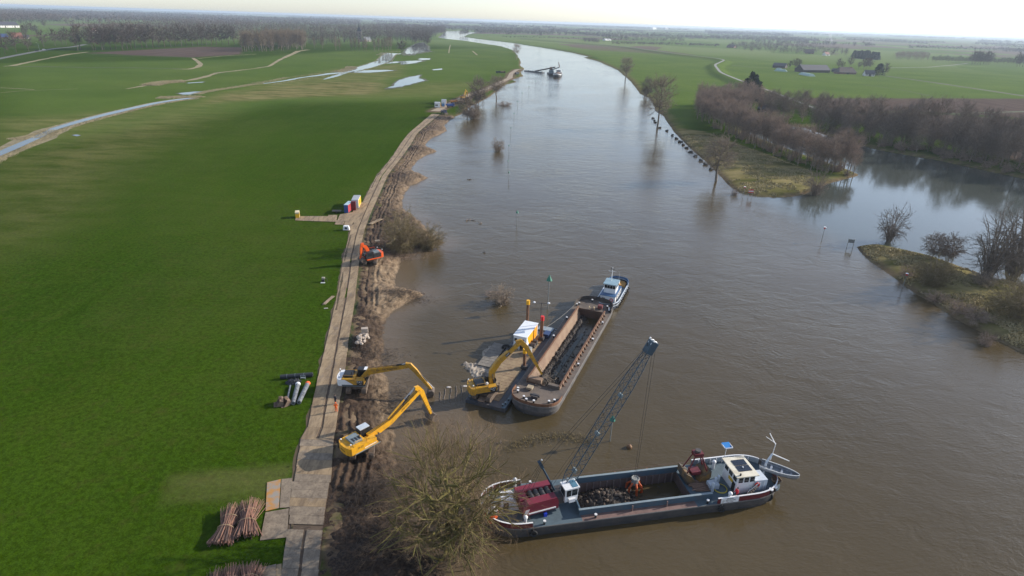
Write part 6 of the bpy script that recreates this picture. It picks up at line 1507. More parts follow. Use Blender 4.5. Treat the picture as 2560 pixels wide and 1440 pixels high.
for x, y in ((17.8, .6), (18.0, -.4)): MB().box((x, y, 2.15), (.9, .12, .5), .5).build('loose_plate', flat('plate_pale', (.70, .52, .30), .7), bg_)
rubble('dredged_spoil', bg_, bx0 + .15, bx1 - .15, -by + .75, by - .75, -.5, lambda X, Y: .35 + 1.6 * np.exp(-((X + 14) / 2.6) ** 2) * np.clip(1.1 - .15 * Y * Y, 0, 1) + .5 * np.exp(-((Y - 1.6) / .8) ** 2), SPOIL, 190, 12)
MB().add([(-9, -.5, .10), (9, -.75, .10), (9.5, .0, .10), (-2, .35, .10), (-9.5, .1, .10)], [(0, 1, 2, 3, 4)]).build('bilge_water', WPOND, bg_)
# branches and roots dropped at the near end of the hold
rb = MB()
for i in range(220):
    p = Vector((rnd.gauss(-14, 1.1), rnd.uniform(-1.8, 2.2), rnd.uniform(.4, 2.3))); d = Vector((rnd.gauss(0, 1), rnd.gauss(0, 1), rnd.gauss(0, .7))).normalized() * rnd.uniform(.5, 1.4); rb.tube(p, p + d, .035, .015, 3, False)
rb.build('root_tangle', BK['brown'], bg_, kind='stuff')

# ---- work pontoon
pn = thing('work_pontoon', 'dark work pontoon with tan wooden deck carrying an excavator and a site hut', 'pontoon', (1.46, 99.0, 0), RAD(69.6))
PD = flat('pontoon_steel', (.060, .068, .08), .7, 0, .5, (.14, .11, .09), .6); WD = flat('deck_timber', (.31, .22, .125), .9, 0, .5, (.16, .10, .06), .7)
MB().prism([(-15.3, -3.55), (15.4, -3.55), (15.4, 3.6), (-15.3, 3.6)], -.5, .75, [(-15.5, -3.65), (15.5, -3.65), (15.5, 3.65), (-15.5, 3.65)]).build('pontoon_hull', PD, pn)
for i in range(26):
    x = -13.8 + i * .98; y1 = 2.9 if x < 5 else 2.9
    MB().b2((x, -1.9, .756), (x + .93, y1, .82 + rnd.uniform(0, .02))).build('deck_plank', WD, pn)
MB().b2((-15.3, -3.6, .752), (15.3, -2.9, .80)).build('side_walkway', flat('walkway_blue', (.13, .18, .215), .7, 0, .3), pn)
for x, y in ((-15, 3.0), (-14.4, 3.2), (-14.9, -3.0), (-14.2, -3.2), (-13, -3.3), (-3.2, -3.3), (-2.4, -3.3), (14.3, -3.2), (13.4, -3.3), (4, -3.3)): bollard(pn, x, y, .8, .13, .35, GRP)
for (x, y, zt, lbn) in ((-2.1, -2.15, 5.0, 'a'), (12.6, 2.6, 7.6, 'b'), (9.6, -1.6, 6.2, 'c')):
    sp_ = MB().tube((x, y, -3), (x, y, zt - .9), .30, .30, 10).build('spud_pile', RUST, pn)
    MB().tube((x, y, zt - .9), (x, y, zt), .38, .38, 12).build('spud_cap', flat('cap_yellow', (.85, .42, .01), .5, 0, .1) if lbn != 'c' else flat('cap_red', (.7, .03, .03), .5), sp_)
    MB().b2((x - .5, y - .5, .82), (x + .5, y + .5, 1.5)).build('spud_guide', DARKST, pn)
MB().b2((-15.2, .2, .83), (-13.0, 1.5, 1.05)).build('ramp_plate', flat('ramp_wood', (.36, .24, .16), .9, 0, .5), pn)
for i in range(2): MB().tube((6.0 + i * 1.3, -1.5, 1.3), (6.0 + i * 1.3, -.5, 1.3), .5, .5, 14).build('winch_drum', DARKST, pn)
MB().b2((2.4, -1.6, .83), (3.9, -.6, 2.1)).build('fuel_tank', flat('tank_dirty', (.34, .34, .33), .7, 0, .5), pn)
MB().b2((10.6, -2.7, .83), (12.4, -1.6, 1.7)).build('tool_box', flat('box_navy', (.03, .06, .16), .5), pn)
MB().b2((13.5, -2.6, .83), (15.2, .6, 1.0)).build('end_walkway', flat('walkway_grey', (.30, .35, .38), .7, 0, .3), pn)
lm = MB().tube((10.6, -.9, .8), (10.6, -.9, 8.6), .09, .07, 8).build('lamp_mast', DARKST, pn); MB().tube((10.2, .5, 8.5), (11.0, -2.3, 8.5), .05, .05, 6).build('lamp_crossbar', DARKST, lm)
for a, b in ((10.2, .5), (11.0, -2.3)): MB().ball((a, b, 8.62), .28, 10, 6, .6).build('floodlight', WHP, lm)
MB().add([(9.2, -1.95, 5.4), (9.2, -2.0, 6.6), (8.5, -2.15, 6.5), (8.2, -2.2, 5.3)], [(0, 1, 2, 3), (3, 2, 1, 0)]).build('flag', flat('flag_red', (.70, .02, .03), .7), pn)
ht = thing('site_hut', 'white and orange cabin on the work pontoon', 'cabin', rel(pn, 7.6, 1.1, .86), RAD(69.6))
MB().b2((-3.3, -1.35, 0), (3.3, 1.35, 2.75)).build('wall', WHP, ht); MB().b2((-3.42, -1.47, 2.751), (3.42, 1.47, 2.86)).build('roof', flat('hut_roof', (.80, .82, .84), .4, 0, .1), ht)
MB().add([(-2.3, -1.356, 1.3), (-1.1, -1.356, .15), (3.1, -1.356, .15), (3.1, -1.356, 2.7), (-3.0, -1.356, 2.7)], [(0, 1, 2, 3, 4)]).build('orange_panel', flat('hut_orange', (.90, .36, .01), .5, 0, .06), ht)
dd_ = MB().b2((-3.34, -.85, .05), (-3.305, .0, 2.2)).build('doorway', BLK, ht); MB().b2((-3.9, .0, .05), (-3.31, .05, 2.2)).build('door_leaf', WHP, ht)
MB().b2((-3.34, .65, 1.6), (-3.305, 1.2, 2.2)).build('window', GLS, ht); MB().b2((-3.36, .6, 1.5), (-3.341, 1.25, 1.56)).build('sill', GRP, ht)
tyre('large tyre hung on the pontoon side beside the site hut', rel(pn, 4.0, 3.9, .5), .7, .26, 'y', 0)
# excavator 3 stands on the pontoon
def mk3():
    t, hw, f = excavator('tracked_excavator', 'yellow excavator on the pontoon lowering a grab into the barge', (-3.85, 87.3), .84, RAD(19.6), RAD(69.6), YEL,
        [(.85, 3.0), (.95, 5.4), (2.2, 7.2), (5.7, 10.1)], [(5.1, 10.35), (5.8, 10.45), (7.0, 9.1), (10.15, 3.2)], [.75, 1.05, .95, .6], [.5, .9, .8, .32], orange_peel, cw=YEL, hood=BLK, cabroof=BLK)
    MB().b2((.25, -hw - .012, f + .3), (1.3, -hw - .002, f + 1.08)).build('black_panel', BLK, t)
    text('CAT', .48, on_side(.72, -hw - .02, f + .82), WHP, t, 'logo'); text('330D', .2, on_side(.85, -hw - .02, f + .46), WHP, t, 'model_number')
    a = math.atan2(10.1 - 7.2, 5.7 - 2.2); MB().box((3.6, -.318, 8.35 - .84), (.95, .012, .5), M=Matrix.Rotation(-a, 3, 'Y')).build('boom_badge', BLK, t); text('CAT', .40, on_side(3.6, -.33, 8.35 - .84, -1, a), WHP, t, 'boom_logo')
    MB().ball((-.2, -.9, f + 1.6), .28, 8, 6).build('air_filter', WHP, t)
mk3()
# wooden raft and torn fabric beside the pontoon
rf_ = thing('timber_raft', 'loose flat timber raft floating beside the pontoon', 'raft', (-3.4, 101.6, .1), RAD(72))
for i in range(9): MB().b2((-4.6 + i * 1.02, -1.35, .0), (-3.64 + i * 1.02, 1.35, .38 + rnd.uniform(0, .03))).build('raft_board', flat('raft_wood', (.22, .19, .155), .9, 0, .5), rf_)
def fabric(label, pts, seed, mat, hmax):
    P = A(pts, .1); lo = P.min(0); hi = P.max(0); c = (lo + hi) / 2; n = 46
    X, Y = np.meshgrid(np.linspace(lo[0], hi[0], n), np.linspace(lo[1], hi[1], n), indexing='ij'); d = sdf(X.ravel(), Y.ravel(), P).reshape(X.shape)
    d = d + (fbm(X * 1.3, Y * 1.3, seed) - .47) * 2.4
    rid = 1 - np.abs(fbm(X * .9, Y * .9, seed + 5, 3) * 2 - .9) * 4
    Z = np.clip(d, -.5, .5) * .25 + np.clip(rid, 0, 1) * hmax * .45 * (d > 0)
    o = npmesh('torn_fabric', np.stack([(X - c[0]).ravel(), (Y - c[1]).ravel(), Z.ravel()], 1), gridf(n, n), mat, smooth=True); o.location = (c[0], c[1], 0.02); tag(o, label, 'fabric'); return o
FB = flat('pale_fabric', (.40, .34, .27), .9, 0, .5, (.10, .072, .05), 1.4)
fabric('crumpled pale fabric floating between pontoon corner and raft', [(1158, 908), (1180, 905), (1215, 915), (1238, 925), (1215, 940), (1188, 955), (1178, 935), (1162, 920)], 3, FB, .5)
fabric('strip of pale fabric drifting along the raft edge', [(1206, 880), (1222, 866), (1245, 866), (1236, 885), (1222, 905), (1210, 900)], 6, FB, .4)
for i, (px, py) in enumerate(((1163, 965), (1122, 968))): 
    o = stone(.45, flat('fabric_white', (.55, .50, .45), .9), None, tuple(at(px, py, .05)), 50 + i, 'fabric_scrap'); o.scale = (1.0, .7, .25); tag(o, ['pale scrap of fabric afloat at the pontoon corner', 'pale scrap of fabric afloat beside the drowned stakes'][i], 'fabric')

# ---- tug
tg = thing('tugboat', 'blue and white tugboat pushing at the far end of the hopper barge', 'tugboat', (24.0, 130.9, 0), RAD(69.2))
H3 = Hull(17.6, 5.1, 5.0, 3.2, 1.9, 2.6, .85, -.9, .75, .15, .15)
TB = flat('tug_hull', (.045, .055, .075), .5, 0, .3); BLU = flat('tug_blue', (.035, .10, .22), .5, 0, .2); TD = flat('tug_deck', (.15, .20, .245), .7, 0, .25)
H3.side(TB, tg); H3.deck(TD, tg, -8.8, 8.8); H3.rail(-8.8, 8.8, .55, .09, TB, tg, 'bulwark'); H3.rail(-8.8, 8.8, .07, .22, flat('tug_rail', (.62, .68, .74), .5), tg, 'bulwark_cap', z0=.551, out=.05); H3.rail(-8.8, 8.8, .12, .1, flat('tug_rail', (.62, .68, .74), .5), tg, 'rubbing_strake', z0=-.12, out=.06)
dk = MB().b2((-5.2, -1.75, .9), (1.6, 1.75, 2.6)).build('deckhouse', WHP, tg); MB().b2((-5.3, -1.85, 2.601), (1.7, 1.85, 2.68)).build('deckhouse_roof', BLU, dk)
for i in range(3): MB().b2((-2.4 + i * 1.3, -1.79, 1.5), (-1.8 + i * 1.3, -1.752, 2.2)).build('porthole_window', GLS, dk)
MB().b2((-4.0, -1.79, .95), (-3.4, -1.752, 2.3)).build('door', BLK, dk)
wk = MB().prism([(-3.6, -1.35), (-.4, -1.35), (-.4, 1.35), (-3.6, 1.35)], 2.68, 4.9, [(-3.75, -1.4), (-.5, -1.4), (-.5, 1.4), (-3.75, 1.4)]).build('wheelhouse', WHP, tg)
MB().b2((-4.0, -1.6, 4.901), (-.3, 1.6, 5.06)).build('wheelhouse_roof', flat('roof_paleblue', (.24, .36, .42), .5), wk)
for i in range(4): MB().b2((-3.80, -1.25 + i * .64, 3.95), (-3.735, -.70 + i * .64, 4.72)).build('window', GLS, wk)
for i in range(3): MB().b2((-3.4 + i * .95, -1.43, 3.95), (-2.65 + i * .95, -1.385, 4.72)).build('window', GLS, wk)
MB().ring((-5.24, -.9, 1.75), .34, .09, 'x', 14, 6).build('lifebuoy', flat('lifebuoy_red', (.65, .04, .03), .5), tg)
ms = MB().tube((-1.6, .2, 5.0), (-1.6, .2, 8.4), .09, .06, 6).build('mast', WHP, tg); MB().tube((-1.6, -.7, 7.4), (-1.6, 1.1, 7.4), .04, .04, 5).build('mast_yard', WHP, ms); MB().box((-1.6, .2, 8.0), (.25, .9, .12)).build('radar_bar', BLK, ms)
MB().tube((.2, -1.2, 2.7), (.2, -1.2, 6.6), .025, .02, 4).build('aerial', WHP, tg)
MB().prism([(5.3, -2.0), (7.2, -1.9), (8.2, -1.2), (8.2, 1.2), (7.2, 1.9), (5.3, 2.0)], .9, 1.35).build('stern_grating', flat('tug_wood', (.42, .22, .05), .7, 0, .2), tg); MB().b2((5.6, -.4, 1.36), (6.4, .5, 1.9)).build('stern_locker', WHP, tg)
MB().box((3.4, .2, 1.3), (1.2, .9, .7)).build('towing_winch', flat('winch_pale', (.35, .42, .46), .5), tg); H3.rail(5.5, 8.8, .6, .12, BLU, tg, 'stern_bulwark', z0=.63)
MB().b2((-7.0, .4, .95), (-6.3, 1.1, 2.6)).build('push_post', BLK, tg)
text('MARIA', .45, on_side(-6.2, -2.62, 1.35), WHP, tg, 'name_lettering')
for i in range(8):
    x = -5.6 + i * 1.65; tyre('small black tyre in the row along the tug side', rel(tg, x, -H3.w(x) - .16, .55), .28, .11, 'y', 0)['group'] = 'tyres along the tug side'
# mooring lines
def line(label, a, b, r=.03, sag=.4):
    a = Vector(a); b = Vector(b); t = thing('mooring_line', label, 'rope', a)
    pts = [(a + (b - a) * k / 8) - Vector((0, 0, sag * 4 * (k / 8) * (1 - k / 8))) - a for k in range(9)]; MB().path(pts, r, 4).build('rope', flat('rope_pale', (.42, .38, .32), .9), t)
line('pale mooring line from the pontoon end to the barge stern', rel(pn, 14.5, -1.0, 1.2), rel(bg_, 19.0, 3.6, 2.6))
line('pale line from the barge stern to the near side of the tug', rel(bg_, 21.4, 1.0, 2.6), rel(tg, -3.5, 2.5, 1.6), .03, .15)
line('pale line from the barge quarter to the tug bow', rel(bg_, 20.0, -2.9, 2.3), rel(tg, -6.0, -2.2, 1.7), .03, .15)
# ------------------------------------------------------------------ containers and cabins by the mat road
def container(name, label, pa, pb, depth, h, wall, parts, cat='container', z=1.47, roofm=None):
    a = at(*pa, z); b = at(*pb, z); L = np.hypot(*(b - a)[:2]); rz = math.atan2(b[1] - a[1], b[0] - a[0])
    t = thing(name, label, cat, ((a[0] + b[0]) / 2, (a[1] + b[1]) / 2, z), rz)
    MB().b2((-L / 2, 0, 0), (L / 2, depth, h)).build('wall', wall, t); MB().b2((-L / 2 - .03, -.03, h + .001), (L / 2 + .03, depth + .03, h + .08)).build('roof', roofm or wall, t)
    parts(t, L, depth, h); return t
CBL = flat('container_blue', (.025, .085, .30), .5, 0, .2); CRD = flat('container_red', (.42, .045, .05), .5, 0, .2); CDR = flat('container_maroon', (.16, .014, .022), .5, 0, .15); PBL = flat('pale_blue_roof', (.42, .55, .60), .5, 0, .2)
def corr(t, L, d, h, mat, n=8):
    for i in range(n): MB().b2((-L / 2 + L * (i + .2) / n, -.05, .1), (-L / 2 + L * (i + .65) / n, -.001, h - .1)).build('wall_rib', mat, t)
def p_blue(t, L, d, h):
    corr(t, L, d, h, CBL, 5)
    MB().b2((L / 2 + .001, .05, .1), (L / 2 + .06, d - .05, h - .1)).build('door', CRD, t)
    MB().box((L / 2 + .5, d + .1, h / 2), (1.1, .07, h - .2), .6).build('door', CDR, t)
    for y in (.3, .7): MB().tube((L / 2 + .09, d * y, .15), (L / 2 + .09, d * y, h - .15), .03, .03, 5).build('lock_bar', GRP, t)
c = container('storage_container', 'blue storage container with red doors beside the mat road', (861, 532), (871, 532.5), 4.6, 2.6, CBL, p_blue, roofm=PBL)
def p_red(t, L, d, h):
    for i in range(3): MB().b2((-L / 2 + .1 + i * L / 3, -.04, .1), (-L / 2 + .1 + i * L / 3 + L / 5, -.001, h - .1)).build('door_panel', CDR, t)
container('storage_container', 'narrow dark red container between the blue container and the cabin', (879, 526), (890, 526), .7, 2.9, CDR, p_red)
def p_cab(t, L, d, h):
    MB().b2((L / 2 + .001, .3, .2), (L / 2 + .05, d - .2, h - .2)).build('yellow_panel', flat('panel_yellow', (.85, .48, .01), .5), t)
    w_ = MB().b2((L / 2 + .051, d * .4, .9), (L / 2 + .07, d * .6, 1.8)).build('window', GLS, t)
    MB().b2((-L / 2 + .3, -.05, .3), (-L / 2 + 1.1, -.001, 2.2)).build('door', WHP, t)
container('site_cabin', 'white portable cabin with yellow side behind the containers', (880, 520), (897, 520), 6.0, 2.7, WHP, p_cab, 'cabin', roofm=flat('cabin_roof_grey', (.36, .38, .40), .6))
def p_gen(t, L, d, h):
    MB().b2((-L / 2, -.02, 0), (L / 2, -.001, h * .75)).build('yellow_panel', flat('panel_yellow', (.85, .48, .01), .5), t)
    MB().b2((L / 2 + .001, .2, .3), (L / 2 + .03, d * .8, h - .4)).build('louvre', flat('louvre_amber', (.55, .33, .02), .5), t)
container('generator_box', 'yellow generator box with cream lid at the end of the side track', (739, 545), (749, 544.5), 2.3, 1.7, flat('cream_paint', (.74, .62, .38), .6), p_gen, 'generator')
t = thing('water_tank', 'white tank with round opening on a mat beside the road', 'tank', (*at(866, 574, 1.5)[:2], 1.5), .1)
MB().prism([(-.95, -.6), (.95, -.6), (.95, .6), (-.95, .6)], 0, 1.2, [(-.75, -.55), (.75, -.55), (.75, .55), (-.75, .55)]).build('tank_body', WHP, t); MB().ring((0, -.6, .62), .34, .05, 'y', 14, 5).build('opening_ring', GRP, t); MB().tube((0, -.60, .62), (0, -.63, .62), .3, .3, 14).build('opening', BLK, t)
# trailer drawbar behind the container
t = thing('flat_trailer', 'small low trailer parked in the shade behind the blue container', 'trailer', (*at(842, 531, 1.45)[:2], 1.45), .1)
MB().b2((-1.4, -.8, .5), (1.4, .8, .65)).build('load_bed', flat('trailer_wood', (.16, .13, .10), .9), t); MB().tube((1.4, 0, .5), (3.2, 0, .45), .05, .05, 5).build('drawbar', GRP, t)
for s in (-1, 1): MB().ring((0, s * .9, .33), .24, .1, 'y', 12, 5).build('wheel', BLK, t)
def flatplank(label, a, b, w_, z, mat=None, name='loose_mat', cat='mat'):
    p = at(*a, z); q = at(*b, z); L = np.hypot(*(q - p)[:2]); o = MB().box((0, 0, 0), (L, w_, .12)).build(name, mat or MAT['mat']); o.location = [float(x) for x in (p + q) / 2]; o.rotation_euler = (0, 0, math.atan2(q[1] - p[1], q[0] - p[0])); tag(o, label, cat); return o
flatplank('single tan mat lying askew on the mud right of the road', (925, 560), (953, 547), 1.3, 1.75)
pl_ = thing('pallet', 'grey wooden pallet lying on the mud near the orange excavator', 'pallet', (*at(943, 603, 1.9)[:2], 2.0), .4)
for i in range(5): MB().b2((-.6 + i * .27, -.6, .1), (-.42 + i * .27, .6, .13)).build('slat', flat('pallet_wood', (.34, .28, .21), .9), pl_)
for i in range(3): MB().b2((-.6, -.6 + i * .55, .0), (.66, -.5 + i * .55, .1)).build('bearer', flat('pallet_wood', (.34, .28, .21), .9), pl_)
# ------------------------------------------------------------------ materials laid out on the grass
zg = 1.42
def gpt(px, py, z=zg): return at(px, py, z)
def roll(label, a, b, r, mat, ends=None, name='fabric_roll', cat='roll'):
    p = gpt(*a, zg + r); q = gpt(*b, zg + r); t = thing(name, label, cat, ((p + q) / 2)); v = Vector((q - p) / 2)
    b_ = MB().tube(-v, v, r, r * 1.05, 14).build('roll_body', mat, t); MB().tube(-v * 1.03, v * 1.03, r * .35, r * .35, 8).build('core_tube', BLK, t)
    bd2 = MB()
    for k in (-.6, -.1, .45): MB().tube(v * k, v * (k + .02), r * 1.09, r * 1.09, 14).build('tie_band', GRP, b_)
    if ends: MB().tube(v * .86, v * 1.02, r * 1.12, r * 1.15, 14).build('end_cover', ends, t)
    return t
BLKF = flat('black_geotextile', (.020, .023, .030), .7, 0, .2, (.05, .05, .055), 2); GRF = flat('grey_wrap', (.20, .21, .22), .5, 0, .6, (.06, .06, .07), 2.5)
roll('long black geotextile roll lying across, above the others', (701, 942), (782, 936), .38, BLKF)
roll('slim dark pipe lying left of the wrapped rolls', (718, 1003), (726, 964), .16, GRF)
roll('grey wrapped roll in the middle of the stack on the grass', (733, 1008), (745, 960), .36, GRF, WHP)
roll('grey wrapped roll with orange end cover', (747, 1006), (770, 958), .36, GRF, flat('cover_orange', (.9, .13, .03), .6))
t = thing('tarpaulin_heap', 'crumpled black tarpaulin next to the wrapped rolls', 'tarpaulin', gpt(735, 956)); rubble('tarp_sheet', t, -1.4, 1.2, -.9, .9, -.1, lambda X, Y: np.clip(.65 - .3 * X * X - .5 * Y * Y, 0, 1), BLKF, 22, 6)['kind'] = ''
t = thing('hose_rack', 'small metal stand between the black roll and the wrapped rolls', 'stand', gpt(758, 948)); MB().path([(-.4, 0, 0), (-.4, 0, .8), (.4, 0, .8), (.4, 0, 0)], .04, 5).build('frame', GRP, t); MB().b2((-.4, -.2, .3), (.4, .2, .36)).build('shelf', GRP, t)
def loose_bucket(label, px, py, rz, w_):
    t = thing('excavator_bucket', label, 'bucket', gpt(px, py), rz)
    P = [(0, .0), (.9, .0), (1.25, .35), (1.2, .9), (.7, 1.05)]; n = len(P); vs = [(x, y, z) for y in (-w_ / 2, w_ / 2) for x, z in P]
    MB().add(vs, [(i, i + 1, n + i + 1, n + i) for i in range(n - 1)] + [tuple(range(n)), tuple(reversed(range(n, 2 * n)))]).build('bucket_shell', flat('bucket_brown', (.24, .16, .11), .8, 0, .4), t)
    for i in range(5): MB().box((-.15, -w_ / 2 + w_ * (i + .5) / 5, .05), (.4, .12, .1)).build('tooth', flat('bucket_brown', (.24, .16, .11), .8, 0, .4), t)
    for y in (-.2, .2): MB().b2((.55, y - .05, .95), (1.0, y + .05, 1.35)).build('lug', flat('bucket_brown', (.24, .16, .11), .8, 0, .4), t)
loose_bucket('toothed brown digger bucket lying on the grass below the rolls', 690, 1012, RAD(20), 1.5)
loose_bucket('second brown digger bucket with lugs up, next to the slim pipe', 706, 1014, RAD(40), 1.4)
t = thing('pump_set', 'small pump on a stand with white base tray on the grass', 'pump', gpt(808, 706), .1)
MB().b2((-.5, -.55, 0), (.5, -.15, .12)).build('base_tray', WHP, t); MB().b2((-.3, -.1, 0), (.3, .5, .7)).build('pump_body', BLK, t); MB().b2((-.35, .3, .7), (.35, .8, 1.1)).build('pump_hood', flat('hood_tan', (.40, .36, .28), .8), t); MB().path([(.3, .4, .9), (.9, .5, .6), (1.0, .2, .05)], .05, 5).build('hose', BLK, t)
t = thing('pole_bundle', 'bundle of rough wooden poles lying on the grass by the road', 'poles', gpt(821, 752), RAD(78))
for i in range(9): MB().tube((-2.2 + rnd.uniform(-.3, .3), (i % 5) * .16 - .35, .1 + .14 * (i // 5)), (2.2 + rnd.uniform(-.3, .3), (i % 5) * .16 - .35 + rnd.uniform(-.3, .3), .1 + .14 * (i // 5)), .08, .06, 6).build('pole', flat('pole_wood', (.26, .20, .14), .9, 0, .3), t)
flatplank('short pale plank on the grass below the pole bundle', (810, 771), (820, 770.5), .25, 1.5, flat('pale_plank', (.55, .50, .42), .8), 'plank', 'plank')
# willow bundles
WLW = flat('willow_rods', (.38, .20, .135), .8, 0, .5, (.15, .09, .07), 1.2); WLD = flat('willow_butts', (.15, .10, .08), .9, 0, .5, None, 1.2)
def bundle(label, px, py, L, wd, h, rz, seed, n=150):
    r2 = random.Random(seed); t = thing('willow_bundle', label, 'brushwood', gpt(px, py), rz)
    rods = []
    for i in range(n):
        u = r2.uniform(-1, 1); v = r2.uniform(0, 1) ** .7; y = u * wd / 2 * (1 - .25 * v); z = .1 + v * h * (1 - .45 * u * u)
        k = r2.uniform(1.0, 1.75)
        a = Vector((-L / 2 + r2.uniform(-.35, .35), y * k * 1.0 + r2.uniform(-.25, .25), max(.05, z * .75 + r2.uniform(-.1, .1)))); b = Vector((L / 2 + r2.uniform(-.5, .5), y * k + r2.uniform(-.5, .5), max(.06, z + r2.uniform(-.15, .25))))
        mdl = (a + b) / 2; mdl.y = y * .75
        m_ = MB(); m_.tube(a, mdl, .045, .038, 4, False); m_.tube(mdl, b, .038, .018, 4, False); m_.build('willow_rod', WLD if r2.random() < .25 else WLW, t)
    for x in (-L * .12, L * .2): 
        bd3 = MB(); pts = [(x, wd * .42 * math.cos(a), max(.03, h * .52 + h * .50 * math.sin(a))) for a in np.linspace(0, 6.28, 14)]; bd3.path(pts, .03, 4); bd3.build('binding_wire', flat('wire_tan', (.5, .36, .2), .7), t)
bundle('willow rod bundle lying next to the rusty road plate', 620, 1306, 5.4, 2.5, 1.3, RAD(107), 1)
bundle('willow rod bundle lying on the grass side of the pair', 570, 1320, 5.4, 2.3, 1.2, RAD(96), 2)
bundle('willow rod bundle at the near end of the yard beside a road plate', 622, 1475, 5.2, 2.2, 1.25, RAD(104), 3)
bundle('willow rod bundle at the near end, between two others', 578, 1478, 5.2, 1.9, 1.1, RAD(106), 4)
bundle('small willow rod bundle at the near outer edge of the yard', 538, 1484, 4.8, 1.3, 1.0, RAD(108), 5, 90)
# ------------------------------------------------------------------ stones and stumps on the bank
t = thing('rock_heap', 'heap of pale concrete lumps and stones on the churned bank', 'rubble', gz(905, 850), 0)
for i in range(34):
    a = rnd.uniform(0, 6.28); q = rnd.random() ** .6 * 1.5; stone(rnd.uniform(.25, .5), flat('concrete_lump', (.44, .36, .29), .9, 0, .4), t, (q * math.cos(a) * .8, q * math.sin(a) * 1.4, .2 + .9 * (1 - q / 1.6)), 100 + i, 'stone')
MB().box((.1, 2.1, 1.0), (1.3, .9, 1.1), .2).build('concrete_block', flat('concrete_lump', (.44, .36, .29), .9, 0, .4), t)
def brush(name, px, py, rx, ry, h, n, mat, label, seed, hang=False):
    r2 = np.random.RandomState(seed); p = gz(px, py); q = r2.normal(0, .5, (n, 2)) * [rx, ry]; x = p[0] + q[:, 0]; y = p[1] + q[:, 1]
    z = bank_z(x, y)[0]; z = np.maximum(z, 0) + r2.uniform(0, h, n) * np.exp(-(q[:, 0] / rx) ** 2 - (q[:, 1] / ry) ** 2)
    d = r2.normal(0, 1, (n, 3)) * [1, 1, .35]; d /= np.linalg.norm(d, axis=1)[:, None]; L = r2.uniform(.4, 1.5, n)[:, None]
    P0 = np.stack([x, y, z], 1) - p; S = [(a, b, .022, .012) for a, b in zip(P0, P0 + d * L)]; v, f = seg_arrays(S, 3); o = npmesh(name, v, f, mat, kind='stuff'); o.location = [float(k) for k in p]; return o
brush('brushwood', 955, 1235, 5.5, 4.0, .9, 1500, BK['wood'], '', 1); brush('brushwood', 1015, 743, 6, 3, .6, 700, BK['wood'], '', 2); brush('brushwood', 905, 850, 3, 3, .4, 260, BK['wood'], '', 3); brush('brushwood', 930, 885, 6, 4, .3, 700, BK['wood'], '', 4); brush('brushwood', 975, 1010, 4, 6, .25, 600, BK['wood'], '', 5); brush('brushwood', 1000, 640, 7, 4, .6, 600, BK['red'], '', 6); brush('brushwood', 960, 1330, 8, 5, .25, 700, BK['wood'], '', 7); brush('brushwood', 1000, 1180, 5, 5, .4, 700, BK['wood'], '', 8)
# drowned stakes and drifting debris
for i, (a, b) in enumerate((((1100, 980), (1101, 1005)), ((1113, 972), (1110, 1009)), ((1127, 966), (1126, 1007)), ((1141, 965), (1140, 1010)), ((1154, 963), (1155, 1008)))):
    p = at(*a, .05); q = at(*b, .03); t = thing('drowned_stake', 'dark stake lying in the shallows between the digger buckets and the pontoon', 'stake', (p + q) / 2, 0, 'row of drowned stakes'); v = Vector((q - p) / 2); MB().path([-v, -v * .3 + Vector((.1, 0, .03)), v * .4 + Vector((-.08, 0, .02)), v], .05, 5).build('stake_shaft', BK['dark'], t)
for i, (px, py, lb, r) in enumerate(((1573, 1119, 'round brown buoy drifting near the hanging grab ropes', .45), (1252, 1108, 'dark log end poking out of the shallows near the big tree', .35), (1175, 449, 'dark driftwood in the flooded river off the left bank', .9), (1172, 551, 'dark tangle of driftwood off the bush point', 1.0), (1205, 559, 'small clump of twigs beside the driftwood tangle', .6), (1210, 632, 'pale scrap drifting near the bush point', .3), (1055, 735, 'dark stump at the tip of the mud spit', .7))):
    t = thing('driftwood' if i else 'mooring_buoy', lb, 'driftwood' if i else 'buoy', at(px, py, 0))
    if i == 0: MB().ball((0, 0, .1), r, 10, 8).build('float', flat('buoy_brown', (.20, .10, .04), .7), t, True); MB().ring((0, 0, .55), .12, .03, 'x', 10, 5).build('eye', DARKST, t)
    else:
        for k in range(6): MB().tube((rnd.gauss(0, r), rnd.gauss(0, r * .5), -.1), (rnd.gauss(0, r), rnd.gauss(0, r * .5), rnd.uniform(.1, .5)), .10 * r + .05, .05, 5).build('branch', BK['dark'], t)
rb = MB(); r2 = random.Random(9)
for i in range(700):
    f_ = r2.random(); p = at(1270 + 215 * f_, 1122 - 22 * math.sin(f_ * 3) - 12 * f_, 0); p = Vector(p) + Vector((r2.gauss(0, .6), r2.gauss(0, .7), 0)); rb.tube(p, p + Vector((r2.gauss(0, .15), r2.gauss(0, .15), r2.uniform(.15, .5))), .03, .012, 3, False)
rb.build('drowned_reeds', BK['olive'], kind='stuff')
# basalt heads along the right shore
for i, (px, py) in enumerate(((1631, 296), (1636, 302), (1640, 307), (1651, 320), (1681, 339), (1690, 347), (1699, 355), (1708, 363), (1718, 371), (1728, 381), (1739, 391), (1751, 402), (1762, 412), (1777, 424), (1668, 328))):
    t = thing('shore_boulder', 'dark round boulder in the line standing in the water off the right bank', 'boulder', at(px, py, 0), i, 'boulders along the right bank'); stone(1.0 if i > 3 else .8, flat('basalt', (.035, .035, .035), .8), t, (0, 0, .35), 300 + i, 'stone'); stone(.9, flat('basalt', (.035, .035, .035), .8), t, (.9, .3, .1), 330 + i, 'stone')
